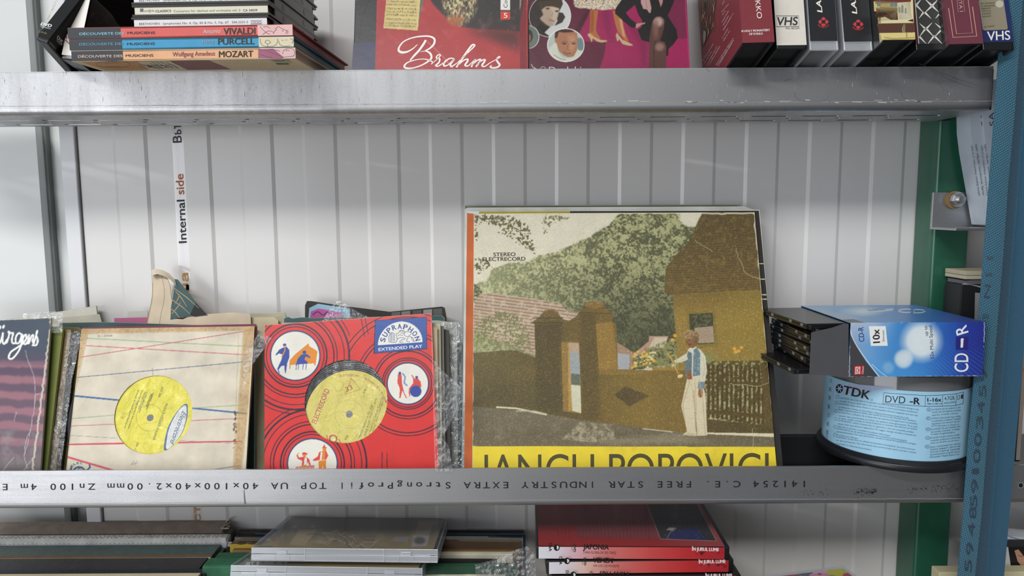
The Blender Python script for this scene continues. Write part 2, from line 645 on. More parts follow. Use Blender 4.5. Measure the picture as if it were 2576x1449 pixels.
def clear_plastic(name, tint=(.9, .92, .94), fac=.12, rough=.12, crumple=0.0, scale=60.0, milk=.12, spec=.5):
    """thin clear film or case wall: mostly see-through, with sheen and a little milkiness"""
    m, nt, b = _mat(name)
    nt.nodes.remove(b)
    out = nt.nodes['Material Output']
    tr = N(nt, 'ShaderNodeBsdfTransparent')
    tr.inputs[0].default_value = (*tint, 1)
    gl = N(nt, 'ShaderNodeBsdfGlossy', Roughness=rough)
    gl.inputs[0].default_value = (1, 1, 1, 1)
    df = N(nt, 'ShaderNodeBsdfDiffuse')
    df.inputs[0].default_value = (.75, .77, .8, 1)
    lw = N(nt, 'ShaderNodeLayerWeight', Blend=.35)
    tc = N(nt, 'ShaderNodeTexCoord')
    if crumple:
        no = N(nt, 'ShaderNodeTexNoise', Scale=scale, Detail=5.0, Distortion=1.6)
        nt.links.new(tc.outputs['Object'], no.inputs['Vector'])
        bp = N(nt, 'ShaderNodeBump', Strength=crumple, Distance=.006)
        nt.links.new(no.outputs['Fac'], bp.inputs['Height'])
        for q in (gl, lw, df):
            nt.links.new(bp.outputs[0], q.inputs['Normal'])
    ad = N(nt, 'ShaderNodeMath', operation='MULTIPLY_ADD', use_clamp=True)
    nt.links.new(lw.outputs['Fresnel'], ad.inputs[0])
    ad.inputs[1].default_value, ad.inputs[2].default_value = spec, fac
    m1 = N(nt, 'ShaderNodeMixShader')
    m1.inputs[0].default_value = milk
    nt.links.new(tr.outputs[0], m1.inputs[1])
    nt.links.new(df.outputs[0], m1.inputs[2])
    m2 = N(nt, 'ShaderNodeMixShader')
    nt.links.new(ad.outputs[0], m2.inputs[0])
    nt.links.new(m1.outputs[0], m2.inputs[1])
    nt.links.new(gl.outputs[0], m2.inputs[2])
    nt.links.new(m2.outputs[0], out.inputs['Surface'])
    return m


M_FILM = clear_plastic('crumpled_film', fac=.06, rough=.16, crumple=1.0, scale=55, milk=.10)
M_FILMTHIN = clear_plastic('thin_record_film', tint=(.99, .99, .99), fac=.02, rough=.14, crumple=.9, scale=70, milk=.02, spec=.35)
M_CASE = clear_plastic('clear_case_plastic', fac=.03, rough=.14, milk=.26, spec=.2)
M_LID = clear_plastic('clear_case_lid', tint=(.97, .97, .98), fac=.01, rough=.18, milk=.05, spec=.12)
M_CLEAR = clear_plastic('clear_lid', tint=(.86, .88, .9), fac=.05, rough=.08, milk=.12)

# ------------------------------------------------------------------ steel, wall, strap materials
def steel_mat(name, base=.48, tint=(1, 1, 1.02), rough=.40, metal=1.0, streak=.32, sx=95, sz=12):
    m, nt, b = _mat(name)
    tc = N(nt, 'ShaderNodeTexCoord')
    at = N(nt, 'ShaderNodeAttribute', attribute_name='Col')
    mp = N(nt, 'ShaderNodeMapping')
    mp.inputs['Scale'].default_value = (sx, sx * .5, sz)
    nt.links.new(tc.outputs['Object'], mp.inputs[0])
    n1 = N(nt, 'ShaderNodeTexNoise', Scale=1.0, Detail=7.0, Roughness=.65)
    nt.links.new(mp.outputs[0], n1.inputs['Vector'])
    n2 = N(nt, 'ShaderNodeTexNoise', Scale=9.0, Detail=5.0, Roughness=.6)
    nt.links.new(tc.outputs['Object'], n2.inputs['Vector'])
    n3 = N(nt, 'ShaderNodeTexNoise', Scale=420.0, Detail=4.0, Roughness=.7)
    nt.links.new(tc.outputs['Object'], n3.inputs['Vector'])
    mx = N(nt, 'ShaderNodeMath', operation='ADD')
    nt.links.new(n1.outputs['Fac'], mx.inputs[0])
    nt.links.new(n2.outputs['Fac'], mx.inputs[1])
    m2 = N(nt, 'ShaderNodeMath', operation='MULTIPLY_ADD')
    nt.links.new(n3.outputs['Fac'], m2.inputs[0])
    m2.inputs[1].default_value = .7
    nt.links.new(mx.outputs[0], m2.inputs[2])
    mr = N(nt, 'ShaderNodeMapRange')
    mr.inputs[1].default_value, mr.inputs[2].default_value = .9, 1.85
    mr.inputs[3].default_value, mr.inputs[4].default_value = base * (1 - streak), base * (1 + streak * .7)
    nt.links.new(m2.outputs[0], mr.inputs[0])
    vm = N(nt, 'ShaderNodeVectorMath', operation='SCALE')
    vm.inputs[0].default_value = tint
    nt.links.new(mr.outputs[0], vm.inputs['Scale'])
    nt.links.new(vm.outputs[0], b.inputs['Base Color'])
    b.inputs['Metallic'].default_value = metal
    r2 = N(nt, 'ShaderNodeMapRange')
    r2.inputs[1].default_value, r2.inputs[2].default_value = .9, 1.8
    r2.inputs[3].default_value, r2.inputs[4].default_value = rough + .1, rough - .06
    nt.links.new(m2.outputs[0], r2.inputs[0])
    nt.links.new(r2.outputs[0], b.inputs['Roughness'])
    bp = N(nt, 'ShaderNodeBump', Strength=.05, Distance=.0006)
    nt.links.new(n3.outputs['Fac'], bp.inputs['Height'])
    nt.links.new(bp.outputs[0], b.inputs['Normal'])
    return m


M_ZINC = steel_mat('galvanised_steel')
M_ZINC2 = steel_mat('galvanised_steel_drawn', sx=7, sz=190, base=.53, rough=.4, streak=.2)
M_BOLT = steel_mat('bolt_steel', base=.6, rough=.25, streak=.15, metal=1.0)
M_WALL = printed('painted_sheet_wall', .34, coat=.25, bump=.02, mottle=.02, mscale=8)
M_POST = printed('green_enamel', .34, coat=.2, bump=.05, mottle=.12, mscale=35)
M_INK = printed('ink', .6, mottle=.1, mscale=400)

# ------------------------------------------------------------------ the wall of ridged sheet panels
WY = 137.0
wpl = yplane(WY)


def wx(px, py, y=WY):
    return float(yplane(y).hit(px, py)[0])


WC = 'dcdad8'
xl = wx(194.5, 330)
prof = [(xl, WY + 40), (xl, WY)]
k = 0
while True:
    a = wx(290 + 158.6 * k, 400)
    b_ = wx(369.3 + 158.6 * k, 400)
    if a > 820:
        break
    prof += [(a - 1.9, WY), (a + 1.9, WY - 1.5), (b_ - 1.9, WY - 1.5), (b_ + 1.9, WY)]
    k += 1
prof += [(900, WY), (900, WY + 40)]
Z0, Z1 = -900.0, 900.0
mb = MB()
P = np.array([(x, y, Z0) for x, y in prof])
Q = P + [0, 0, Z1 - Z0]
n = len(P)
mb.add(np.r_[P, Q], [[i, i + 1, i + 1 + n, i + n] for i in range(n - 1)], WC)
# printing on the protective strip of the panel
FS = yplane(WY - 1.55)
fx = lambda y: 449 + (y - 400) * .0500
mb2 = MB()


def up_text(body, y0, y1, col, h=19.5, bold=.018):
    mb2.text(FS, body, (fx(y0) + 10, y0), (fx(y1) + 10, y1), h, .12, col, 0, bold)


up_text('Internal', 611, 502, '1c1d20')
up_text('side', 489, 437, 'b8652e')
up_text('В', 358.5, 341, '1c1d20', 20.5, .02)
up_text('b', 337.5, 325.5, '1c1d20', 15.5, .02)
mb2.stroke(FS, [(440.5, 338.5), (440.5, 334.5)], 2.4, .12, '1c1d20')
up_text('т', 323.5, 312, '1c1d20', 21, .02)
up_text('страна', 838, 686, 'b98a45')
up_text('страна', 1313, 1180, 'c08a50')
up_text('Internal', 1090, 975, '1c1d20')
wall = structure(mb.build('wall_back', [M_WALL, M_INK], origin=(0, WY, Z0)))
mb2.sheet(FS, [(fx(180) - 14, 180), (fx(180) + 15, 180), (fx(1330) + 15, 1330), (fx(1330) - 14, 1330)], .05, 'ffffff', 1)
fs = mb2.build('protective_strip', [M_INK, clear_plastic('strip_film', tint=(.97, .97, .98), fac=.03, rough=.08, milk=.04, spec=.5)], parent=wall)
fs['label'] = 'clear printed film strip stuck along a wall rib'

# left of the ridged wall: white edge trim, recess, dark gasket and a smooth panel
mb = MB()
mb.box(wx(147, 330, 133), xl - 1.6, 133, 182, Z0, Z1, 'dcdde0', r=1.2)
structure(mb.build('trim_1', M_WALL))
mb = MB()
mb.box(wx(100, 330, 176), xl + 2, 176, 184, Z0, Z1, 'd2d6d4')
structure(mb.build('wall_recess', M_WALL))
mb = MB()
mb.box(wx(105, 330, 168) - 2, wx(114, 330, 168), 168, 178, Z0, Z1, '6a6f6d')
structure(mb.build('trim_2', M_MATT))
xa, xb = wx(89, 330, 159), wx(105, 330, 167)
mb = MB()
mb.prism([(-760, 159, Z0), (xa, 159, Z0), (xb, 167, Z0), (xb, 184, Z0), (-760, 184, Z0)], (0, 0, Z1 - Z0), 'd7dad9')
structure(mb.build('wall_left', M_WALL))
mb = MB()
mb.box(-250, 1800, -2800, 400, Z0 - 20, Z0, '64625e')  # unseen floor half, darkened to dim the steel's reflections on the right
structure(mb.build('floor', M_MATT))
mb = MB().box(-2200, -250, -2800, 400, Z0 - 20, Z0, 'a5a29d')  # unseen pale floor half, added to brighten reflections and bounce on the left
structure(mb.build('floor_bounce', M_MATT))


# ------------------------------------------------------------------ galvanised shelf channels
def channel(x0, x1, z0, px0, label, mat, bracket=0):
    """U profile lying on its web, both flanges up; px0 = one slot start along x"""
    mb = MB()
    outer = [(0, 40), (0, 6)] + [(6 - 6 * math.cos(a), 6 - 6 * math.sin(a)) for a in np.linspace(.18, math.pi / 2, 7)]
    inner = [(6, 2)] + [(6 - 4 * math.cos(a), 6 - 4 * math.sin(a)) for a in np.linspace(math.pi / 2 - .2, .2, 5)] + [(2, 6), (2, 40)]
    pf = outer + inner
    for sgn in (1, -1):
        q = [(y, z) if sgn > 0 else (100 - y, z) for y, z in pf]
        mb.prism([(x0, y, z0 + z) for y, z in q], (x1 - x0, 0, 0), '909294')
    # web with two rows of slots and a row of round holes
    xs = px0 - 10 - 50 * math.ceil((px0 - 10 - x0) / 50)

    def slot(cx, cy, l, w):
        r = w / 2
        return [(cx + (l / 2 - r) * (1 if math.cos(t) > 0 else -1) + r * math.cos(t), cy + r * math.sin(t)) for t in np.radians(np.arange(7, 367, 30))]
    while xs < x1:
        a, b = max(xs, x0), min(xs + 50, x1)
        if b - a > 49.9:
            rings = [[(a, 6), (b, 6), (b, 94), (a, 94)], slot(xs + 29, 39, 38, 7), slot(xs + 29, 76, 38, 7), slot(xs + 4, 57.5, 7.4, 7)]
        elif b > a:
            rings = [[(a, 6), (b, 6), (b, 94), (a, 94)]]
        else:
            break
        t = tessellate_polygon([[Vector((p[0], p[1], 0)) for p in r] for r in rings])
        pp = [p for r in rings for p in r]
        for zz, fl in ((0, 1), (2, 0)):
            mb.add([(p[0], p[1], z0 + zz) for p in pp], [list(f)[::-1] if fl else list(f) for f in t], '909294')
        for r in rings[1:]:
            m_ = len(r)
            mb.add([(p[0], p[1], z0) for p in r] + [(p[0], p[1], z0 + 2) for p in r], [[i, (i + 1) % m_, (i + 1) % m_ + m_, i + m_] for i in range(m_)], '909294')
        xs += 50
    return mb


TOPZ, MIDZ, LOWZ = 383.4, 0.0, -383.4
XE = 448.5
sx_top = float(yplane(39).hit(998, 297)[0])
root = thing('steel_shelf_channel', (0, 50, TOPZ), 'galvanised steel shelf channel with slotted underside, under the videotapes and music books', 'shelf', 'galvanised shelf channels')
ch = channel(-640, XE, TOPZ, sx_top, '', M_ZINC)
FP0 = yplane(0)
rz = random.Random(14)
ch.stroke(FP0, [(2500 * i / 160, 267.5 - 13.5 * i / 160 + rz.uniform(-.7, .7)) for i in range(161)], [rz.uniform(.5, 1.5) for i in range(161)], .05, '999b9d', 1)
ch.stroke(FP0, [(2500 * i / 160, 183 - 14.6 * i / 160 + rz.uniform(-.6, .6)) for i in range(161)], [rz.uniform(.2, 1.2) for i in range(161)], .05, 'a2a4a6', 1)
for _ in range(150):                                   # dark runs, nicks and pale scuffs on the zinc
    x, y = 2480 * rz.random(), 0
    y = 178 + 80 * rz.random() - x * .0056
    l = rz.uniform(2, 16)
    ch.stroke(FP0, [(x, y), (x + rz.uniform(-.6, .6), y + l * .6), (x + rz.uniform(-1, 1), min(y + l, 262 - x * .0056))], [.3, rz.uniform(.6, 1.6), .3], .05, rz.choice(['a3a5a7', '96989a', 'adafb1', '8b8d8f']), 1)
for _ in range(46):
    x = 900 + 1560 * rz.random()
    y = rz.uniform(262, 270) - x * .0056
    ch.stroke(FP0, [(x, y), (x + rz.uniform(4, 30), y + rz.uniform(-1, 1))], rz.uniform(.6, 2.0), .05, 'c3c6c6', 1)
for pts in (((1998, 232), (2003, 246), (2018, 254), (2050, 256), (2076, 252), (2086, 238)), ((2266, 230), (2274, 246), (2296, 253), (2318, 250)), ((2312, 160), (2390, 192), (2462, 215)), ((2340, 176), (2400, 205), (2452, 222)), ((2362, 208), (2376, 226), (2390, 232)), ((1776, 173), (1786, 181)), ((1975, 203), (1988, 199))):
    ch.stroke(FP0, pts, 1.0, .06, '5b5d5e', 1, smooth=4)
ch.build('channel', [M_ZINC, M_INK], root)
mb = MB().box(XE + .2, 464, 90, 99, TOPZ + 1, TOPZ + 39, '1b1c1e')
mb.box(XE + .2, XE + 3, 4, 99, TOPZ + 1, TOPZ + 38, '1b1c1e')
mb.build('end_bracket', M_MATT, root)

root = thing('steel_shelf_channel', (0, 50, MIDZ), 'galvanised steel shelf channel printed upside down with black lettering, under the records', 'shelf', 'galvanised shelf channels')
ch = channel(-640, XE, MIDZ, sx_top - 17, '', M_ZINC2)
FP = yplane(0)
ch.text(FP, '141254 C.E. FREE STAR INDUSTRY EXTRA StrongProfil TOP UA 40x100x40x2.00mm Zn100 4m E',
        (2035, 1209.5), (0, 1217.5), 15.6, .08, '15151a', 1, .012, mono=True)
rnd = random.Random(4)
for _ in range(240):                                   # black scuff near the right end
    t = rnd.random()
    x = 2145 + 60 * rnd.random() ** .8 if t < .5 else (2280 + 130 * rnd.random() if t < .93 else 2020 + 60 * rnd.random())
    y = (1235 if x < 2220 else 1228) + rnd.gauss(0, 4.5) - (x - 2200) * .006
    l = rnd.uniform(1, 6)
    ch.stroke(FP, [(x, y), (x + l * .25, y + l)] if rnd.random() < .5 else [(x, y), (x + l, y - .1)], rnd.uniform(.5, 1.5), .06, '35363a', 1)
ch.stroke(FP, [(614, 1232), (615, 1250), (617, 1268)], [2, 3.5, 5], .06, '6d6f6c', 1, smooth=4)
for x0, y0, x1, y1 in ((0, 1267, 700, 1263), (700, 1262.5, 1300, 1259.5), (1300, 1258, 2424, 1254.5)):
    pts = [(x0 + (x1 - x0) * i / 90, y0 + (y1 - y0) * i / 90 + rnd.uniform(-.5, .5)) for i in range(91)]
    ch.stroke(FP, pts, 1.0, .05, '999b9d', 1)
ch.build('channel', [M_ZINC2, M_INK], root)
mb = MB().box(XE + .2, 464, 90, 99, MIDZ + 1, MIDZ + 39, '1b1c1e')
mb.box(XE + .2, XE + 3, 4, 99, MIDZ + 1, MIDZ + 38, '1b1c1e')
mb.build('end_bracket', M_MATT, root)

mb = MB().box(-620, XE - 3, 91, 97.6, MIDZ + 2.2, MIDZ + 42, '191b1d', r=.8)  # near-black slab added to stand in for the trough's shade
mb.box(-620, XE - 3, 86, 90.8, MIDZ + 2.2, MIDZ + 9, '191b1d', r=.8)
tag(mb.build('trough_shade', M_MATT), 'added dark slab imitating shade along the back of the record shelf trough', 'shade slab')
root = thing('steel_shelf', (0, 50, LOWZ), 'galvanised steel shelf carrying the lowest row of albums and cases', 'shelf', 'galvanised shelf channels')
MB().box(-800, XE, -2.5, 136, LOWZ, LOWZ + 2, '909294').box(-800, XE, -2.5, -.4, LOWZ, LOWZ + 36, '909294').build('shelf_plate', M_ZINC, root)

root = thing('steel_shelf_channel', (560, 50, MIDZ), 'galvanised steel shelf channel of the next bay, right of the blue strap', 'shelf', 'galvanised shelf channels')
ch = channel(456, 700, MIDZ, 480, '', M_ZINC2)
ch.disc(FP, 2568, 1221, 5.5, 5.5, .08, '0c0c0d', 1)
ch.ring(FP, 2568, 1221, 6.5, 6.5, 1.2, .09, '9a9c9e', 1)
ch.build('channel', [M_ZINC2, M_INK], root)

# ------------------------------------------------------------------ green post with the bolted bracket
pxl = float(yplane(97).hit(2367, 320)[0])
mb = MB()
mb.box(pxl - 2, pxl + 38, 97, 137, Z0, Z1, '28604a', r=4, seg=4)
tag(mb.build('steel_post', M_POST), 'green painted square steel post standing against the wall behind the blue strap', 'post')

root = thing('wall_bracket', (500, 85, 268), 'short galvanised angle bracket bolted to the green post', 'bracket')
bx = float(yplane(94).hit(2345, 530)[0])
zt, zb = float(yplane(94).hit(2380, 484)[2]), float(yplane(94).hit(2380, 571)[2])
mb = MB()
mb.box(bx, 640, 94, 97, zb, zt, '8d8f92', r=.6)
mb.box(bx, 640, 50, 97, zb - 2.5, zb + .3, '8d8f92', r=.6)
mb.build('angle', M_ZINC2, root)
BP = yplane(94)
c = BP.hit(2399, 503)
mb = MB()


def tube_y(mb, c, r, y0, y1, col, n=32, r2=None, mat=0):
    r2 = r if r2 is None else r2
    t = np.linspace(0, 2 * math.pi, n, endpoint=False) + .26
    A = np.c_[c[0] + r * np.cos(t), np.full(n, y0), c[2] + r * np.sin(t)]
    B = np.c_[c[0] + r2 * np.cos(t), np.full(n, y1), c[2] + r2 * np.sin(t)]
    mb.add(np.r_[A, B], [[(i + 1) % n, i, i + n, (i + 1) % n + n] for i in range(n)] + [list(range(n))], col, mat)


tube_y(mb, c, 9.6, 91.4, 94, '8a6d42', 22)
ws = mb.build('washer', M_OLD, root)
ws['label'] = 'rusty brown washer'
mb = MB()
tube_y(mb, c + [1.5, 0, .5], 8.2, 89.2, 91.4, 'c0c2c2', 28)
tube_y(mb, c + [1.5, 0, .5], 6.0, 83.5, 89.2, 'b9bdbd', 6, 6.4)
tube_y(mb, c + [1.5, 0, .5], 3.8, 80.5, 83.5, 'b9bdbd', 16)
mb.build('bolt', M_BOLT, root)


# ------------------------------------------------------------------ blue webbing strap
def webbing(name, herring):
    m, nt, b = _mat(name)
    at = N(nt, 'ShaderNodeAttribute', attribute_name='strip')
    sp = N(nt, 'ShaderNodeSeparateXYZ')
    nt.links.new(at.outputs['Vector'], sp.inputs[0])

    def M_(op, a, b2=None):
        q = N(nt, 'ShaderNodeMath', operation=op)
        for i, v in enumerate((a, b2)):
            if v is None:
                continue
            if isinstance(v, (int, float)):
                q.inputs[i].default_value = v
            else:
                nt.links.new(v, q.inputs[i])
        return q.outputs[0]
    u, v = sp.outputs['X'], sp.outputs['Y']
    if herring:
        d = M_('ADD', M_('MULTIPLY', M_('ABSOLUTE', u), 1.1), v)
        hgt = M_('SINE', M_('MULTIPLY', d, 2 * math.pi / 2.3))
        f2 = M_('SINE', M_('MULTIPLY', u, 2 * math.pi / 1.3))
        hgt = M_('ADD', hgt, M_('MULTIPLY', f2, .25))
    else:
        a = M_('SINE', M_('MULTIPLY', M_('ADD', M_('MULTIPLY', u, .75), v), 2 * math.pi / 2.5))
        c2 = M_('SINE', M_('MULTIPLY', M_('SUBTRACT', M_('MULTIPLY', u, 1.35), M_('MULTIPLY', v, .35)), 2 * math.pi / 2.3))
        hgt = M_('ADD', M_('MULTIPLY', a, .7), M_('MULTIPLY', c2, .6))
    no = N(nt, 'ShaderNodeTexNoise', Scale=900.0)
    tc = N(nt, 'ShaderNodeTexCoord')
    nt.links.new(tc.outputs['Object'], no.inputs['Vector'])
    hh = M_('ADD', hgt, M_('MULTIPLY', no.outputs['Fac'], .6))
    bp = N(nt, 'ShaderNodeBump', Strength=1.0, Distance=.0005)
    nt.links.new(hh, bp.inputs['Height'])
    nt.links.new(bp.outputs[0], b.inputs['Normal'])
    ca = N(nt, 'ShaderNodeAttribute', attribute_name='Col')
    mr = N(nt, 'ShaderNodeMapRange')
    mr.inputs[1].default_value, mr.inputs[2].default_value = -1.1, 1.4
    mr.inputs[3].default_value, mr.inputs[4].default_value = .62, 1.3
    nt.links.new(hh, mr.inputs[0])
    vm = N(nt, 'ShaderNodeVectorMath', operation='SCALE')
    nt.links.new(ca.outputs['Color'], vm.inputs[0])
    nt.links.new(mr.outputs[0], vm.inputs['Scale'])
    nt.links.new(vm.outputs[0], b.inputs['Base Color'])
    b.inputs['Roughness'].default_value = .5
    b.inputs['Sheen Weight'].default_value = .15
    return m


M_WEBA, M_WEBB = webbing('blue_webbing', False), webbing('blue_webbing_herringbone', True)
root = thing('webbing_strap', (455, -10, -380), 'blue woven webbing strap hanging doubled down the shelf end', 'strap')
rows = np.array([(-300, 2548, 2598), (0, 2524, 2573), (165, 2511, 2561), (280, 2503, 2553), (480, 2488, 2535), (640, 2475, 2524), (830, 2461, 2508),
                 (1000, 2447, 2493), (1100, 2437, 2484), (1300, 2423, 2469), (1449, 2410, 2453), (1750, 2387, 2430)], float)
yy = np.linspace(-300, 1750, 420)
La, Ra = np.interp(yy, rows[:, 0], rows[:, 1]), np.interp(yy, rows[:, 0], rows[:, 2])
mb = MB()
A = yplane(-16).hit(La, yy)
B = yplane(-24).hit(Ra, yy)
vlen = np.r_[0, np.cumsum(np.linalg.norm(np.diff(A, axis=0), axis=1))]
B = B + np.c_[.35 * np.sin(vlen * 2 * math.pi / 4.2), np.zeros((len(yy), 2))]
nu = 8
G = np.stack([A + (B - A) * t + np.array([0, -1.2 * math.sin(math.pi * t), 0]) for t in np.linspace(0, 1, nu + 1)], 1)
wdt = np.linalg.norm(B - A, axis=1).mean()
UV = np.stack([np.c_[np.full(len(yy), t * wdt), vlen] for t in np.linspace(0, 1, nu + 1)], 1)
idx = np.arange(G.shape[0] * (nu + 1)).reshape(-1, nu + 1)
F = np.stack([idx[:-1, :-1], idx[1:, :-1], idx[1:, 1:], idx[:-1, 1:]], -1).reshape(-1, 4)
BLUE = '37697f'
mb.add(G.reshape(-1, 3), (F.ravel(), np.full(len(F), 4)), BLUE, 0, UV.reshape(-1, 2), True)
G2 = G + [0, 1.3, 0]
mb.add(G2.reshape(-1, 3), (F[:, ::-1].ravel(), np.full(len(F), 4)), BLUE, 0, UV.reshape(-1, 2), True)
for a in (0, nu):                                     # woven edges
    E_ = np.r_[G[:, a], G2[:, a]]
    m_ = len(yy)
    ed = np.array([[i, i + 1, i + 1 + m_, i + m_] for i in range(m_ - 1)])
    mb.add(E_, [list(f) for f in ed], 'a7a08a' if a else BLUE, 1)


class StripS:
    """front face of the strap: picture point -> nearest point of the woven face"""
    def hit(s, px, py, off=0.0):
        px, py = np.asarray(px, float), np.asarray(py, float)
        l, r = np.interp(py, yy, La), np.interp(py, yy, Ra)
        t = np.clip((px - l) / (r - l), 0, 1)
        yv = -16 - 8 * t - 1.2 * np.sin(math.pi * t) - off
        d = ray(px, py)
        return CAM + d * ((yv - CAM[1]) / d[..., 1])[..., None]


SS = StripS()
digs = [('5', 1420), ('9', 1373), ('4', 1328), ('8', 1286), ('5', 1243), ('9', 1203), ('1', 1166), ('0', 1135), ('0', 1086), ('1', 1050), ('3', 1040), ('4', 1008), ('5', 975)]
digs = [('5', 1440, 1408), ('9', 1396, 1364), ('4', 1350, 1316), ('8', 1305, 1275), ('5', 1276, 1246), ('9', 1240, 1206), ('1', 1192, 1178), ('0', 1165, 1130), ('0', 1122, 1090), ('3', 1080, 1046), ('4', 1040, 1010), ('5', 1000, 968), ('9', 958, 930)]
for ch_, ya, yb_ in digs:
    xa_ = np.interp((ya + yb_) / 2, yy, La) + 31
    mb.text(SS, ch_, (xa_ + 1, ya), (xa_ - 1 + (ya - yb_) * .074, yb_), 17, .25, '0e2a3e', 1, -.012)
for ya, yb_, l in ((652, 645, 1), (694, 687, 1), (800, 790, 1)):
    x_ = np.interp(ya, yy, La)
    mb.sheet(SS, [(x_ + 9, yb_), (x_ + 24, yb_), (x_ + 23, ya), (x_ + 9, ya)], .25, '16344a', 1)
mb.text(SS, 'N', (2490, 750), (2492, 716), 15, .25, '10293c', 1, -.02)
fw = mb.build('front_webbing', [M_WEBA, M_INK], root)
# folded back band
Cb = np.interp(yy, [-300, 480, 640, 830, 900, 1100, 1449, 1750], [2621, 2560, 2547, 2532, 2526, 2510, 2481, 2457])
Rb = np.interp(yy, [-300, 900, 1100, 1449, 1750], [2679, 2574, 2557, 2526, 2500])
Lb = Ra - 22
cs = [yplane(-13).hit(Lb, yy), yplane(-11).hit(Ra, yy), yplane(-2.5).hit(Cb, yy), yplane(-8).hit(Cb * .6 + Rb * .4, yy), yplane(-16).hit(Rb, yy)]
cx_ = [np.linalg.norm((a - b)[:, :2], axis=1).mean() for a, b in zip(cs[:-1], cs[1:])]
us = np.r_[0, np.cumsum(cx_)]
us = us - us[2]
mb = MB()
pts, uvs = [], []
for j in range(4):
    for t in np.linspace(0, 1, 4, endpoint=False):
        pts.append(cs[j] * (1 - t) + cs[j + 1] * t)
        uvs.append(np.c_[np.full(len(yy), us[j] * (1 - t) + us[j + 1] * t), vlen])
pts.append(cs[4])
uvs.append(np.c_[np.full(len(yy), us[4]), vlen])
G, UV = np.stack(pts, 1), np.stack(uvs, 1)
nu = G.shape[1] - 1
idx = np.arange(G.shape[0] * (nu + 1)).reshape(-1, nu + 1)
F = np.stack([idx[:-1, :-1], idx[1:, :-1], idx[1:, 1:], idx[:-1, 1:]], -1).reshape(-1, 4)
mb.add(G.reshape(-1, 3), (F.ravel(), np.full(len(F), 4)), '266383', 0, UV.reshape(-1, 2), True)
mb.add((G + [0, 1.4, 0]).reshape(-1, 3), (F[:, ::-1].ravel(), np.full(len(F), 4)), '266383', 0, UV.reshape(-1, 2), True)
m_ = len(yy)
mb.add(np.r_[G[:, -1], G[:, -1] + [0, 1.4, 0]], [[i, i + 1, i + 1 + m_, i + m_] for i in range(m_ - 1)], '266383', 1)
mb.add(np.r_[G[:, 8] + [-.35, -.3, 0], G[:, 8] + [.35, -.3, 0]], [[i, i + 1, i + 1 + m_, i + m_] for i in range(m_ - 1)], '34697c', 1)
mb.build('back_webbing', [M_WEBB, M_INK], root)


# ------------------------------------------------------------------ records on the middle shelf
def rect(pl, TL, TR, zb=3.9, H=None):
    """true rectangle on plane pl whose top corners are seen at TL, TR; stands on zb"""
    A, B = pl.hit(*TL), pl.hit(*TR)
    W = np.linalg.norm(B - A)
    u = (B - A) / W
    v = np.cross(u, -pl.N)
    v = v if v[2] > 0 else -v
    if H is None:
        H = (min(A[2], B[2]) - zb) / v[2]
    return A - v * H, u * W, v * H


def slab(mb, pl, R, T, col, mat=0, r=.35):
    O, U, V = R
    mb.obox(O - pl.N * T, U, V, pl.N * T, col, mat, r, 2)


def outline(mb, pl, pts, T, col, mat=0):
    P = np.asarray(pts, float)
    X = pl.hit(P[:, 0], P[:, 1])
    lo_ = np.maximum(0, 2.5 + T * pl.N[2] - X[:, 2])       # never below the trough it stands in
    X = X + lo_[:, None] * np.array([0, pl.N[2], -pl.N[1]]) / -pl.N[1]
    mb.prism(X - pl.N * T, pl.N * T, col, mat)


def simple_sleeve(pts, yb, tilt, T, col, label, edge=None, group=None, mat=None, art=None, name='record_sleeve', cat='record sleeve'):
    pl = lean(yb, 2.6, tilt)
    mb = MB()
    outline(mb, pl, pts, T, edge or col, 0)
    P = np.asarray(pts, float)
    c = P.mean(0)
    if edge:
        mb.sheet(pl, c + (P - c) * .996, .06, col, 0)
    if art:
        art(mb, pl)
    return tag(mb.build(name, mat or M_OLD), label, cat, group)


def frame_grid(mb, R, pic, step, off, pl, mat=0, hole=None):
    O, U, V = R
    nx, ny = int(np.linalg.norm(U) / step), int(np.linalg.norm(V) / step)
    mb.grid(O + pl.N * off, U, V, nx, ny, pic, mat, hole)


# ---- LP with the village photograph on its cover
def q(*pts):
    return [(1130 + x / 1.9586, 480 + y / 1.9586) for x, y in pts]


lp = lean(4, 2.6, 20)
RI = rect(lp, (1193, 537.5), (1898, 534))
pc = Pic(1170, 520, 1990, 1300, 1.5, 'd8d3bb')
pc.put(np.ones_like(pc.X), pc.vgrad([(530, 'd2cdb6'), (700, 'dcd6be'), (800, 'd8d0b4')]))
n1, n2, n3 = pc.noise(30, 1, 4), pc.noise(9, 2, 3), pc.noise(5, 3, 2)
hill = pc.mpoly(q((110, 470), (180, 440), (215, 385), (300, 355), (390, 352), (440, 320), (520, 305), (590, 275), (640, 250), (690, 232), (740, 195), (790, 170), (835, 115), (880, 100), (1135, 100), (1137, 150), (1175, 180), (1215, 180), (1250, 100), (1400, 100), (1150, 840), (830, 900), (110, 900)), 2.5)
fine = pc.noise(4.5, 20, 2)
clump = pc.noise(17, 21, 3)
hill = np.clip(hill * 1.5 - (fine > .6) * .5 * (hill < .97), 0, 1)
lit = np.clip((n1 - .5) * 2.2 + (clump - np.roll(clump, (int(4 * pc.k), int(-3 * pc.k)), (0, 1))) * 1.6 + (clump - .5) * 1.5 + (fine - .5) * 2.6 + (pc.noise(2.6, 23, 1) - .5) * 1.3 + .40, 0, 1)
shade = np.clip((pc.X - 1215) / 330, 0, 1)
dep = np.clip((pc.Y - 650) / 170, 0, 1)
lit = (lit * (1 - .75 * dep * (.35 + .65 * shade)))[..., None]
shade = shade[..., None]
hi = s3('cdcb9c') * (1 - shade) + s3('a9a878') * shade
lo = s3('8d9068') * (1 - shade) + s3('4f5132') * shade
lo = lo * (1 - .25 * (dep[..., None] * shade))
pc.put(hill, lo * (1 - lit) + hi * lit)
hz = pc.blur(hill, 3)


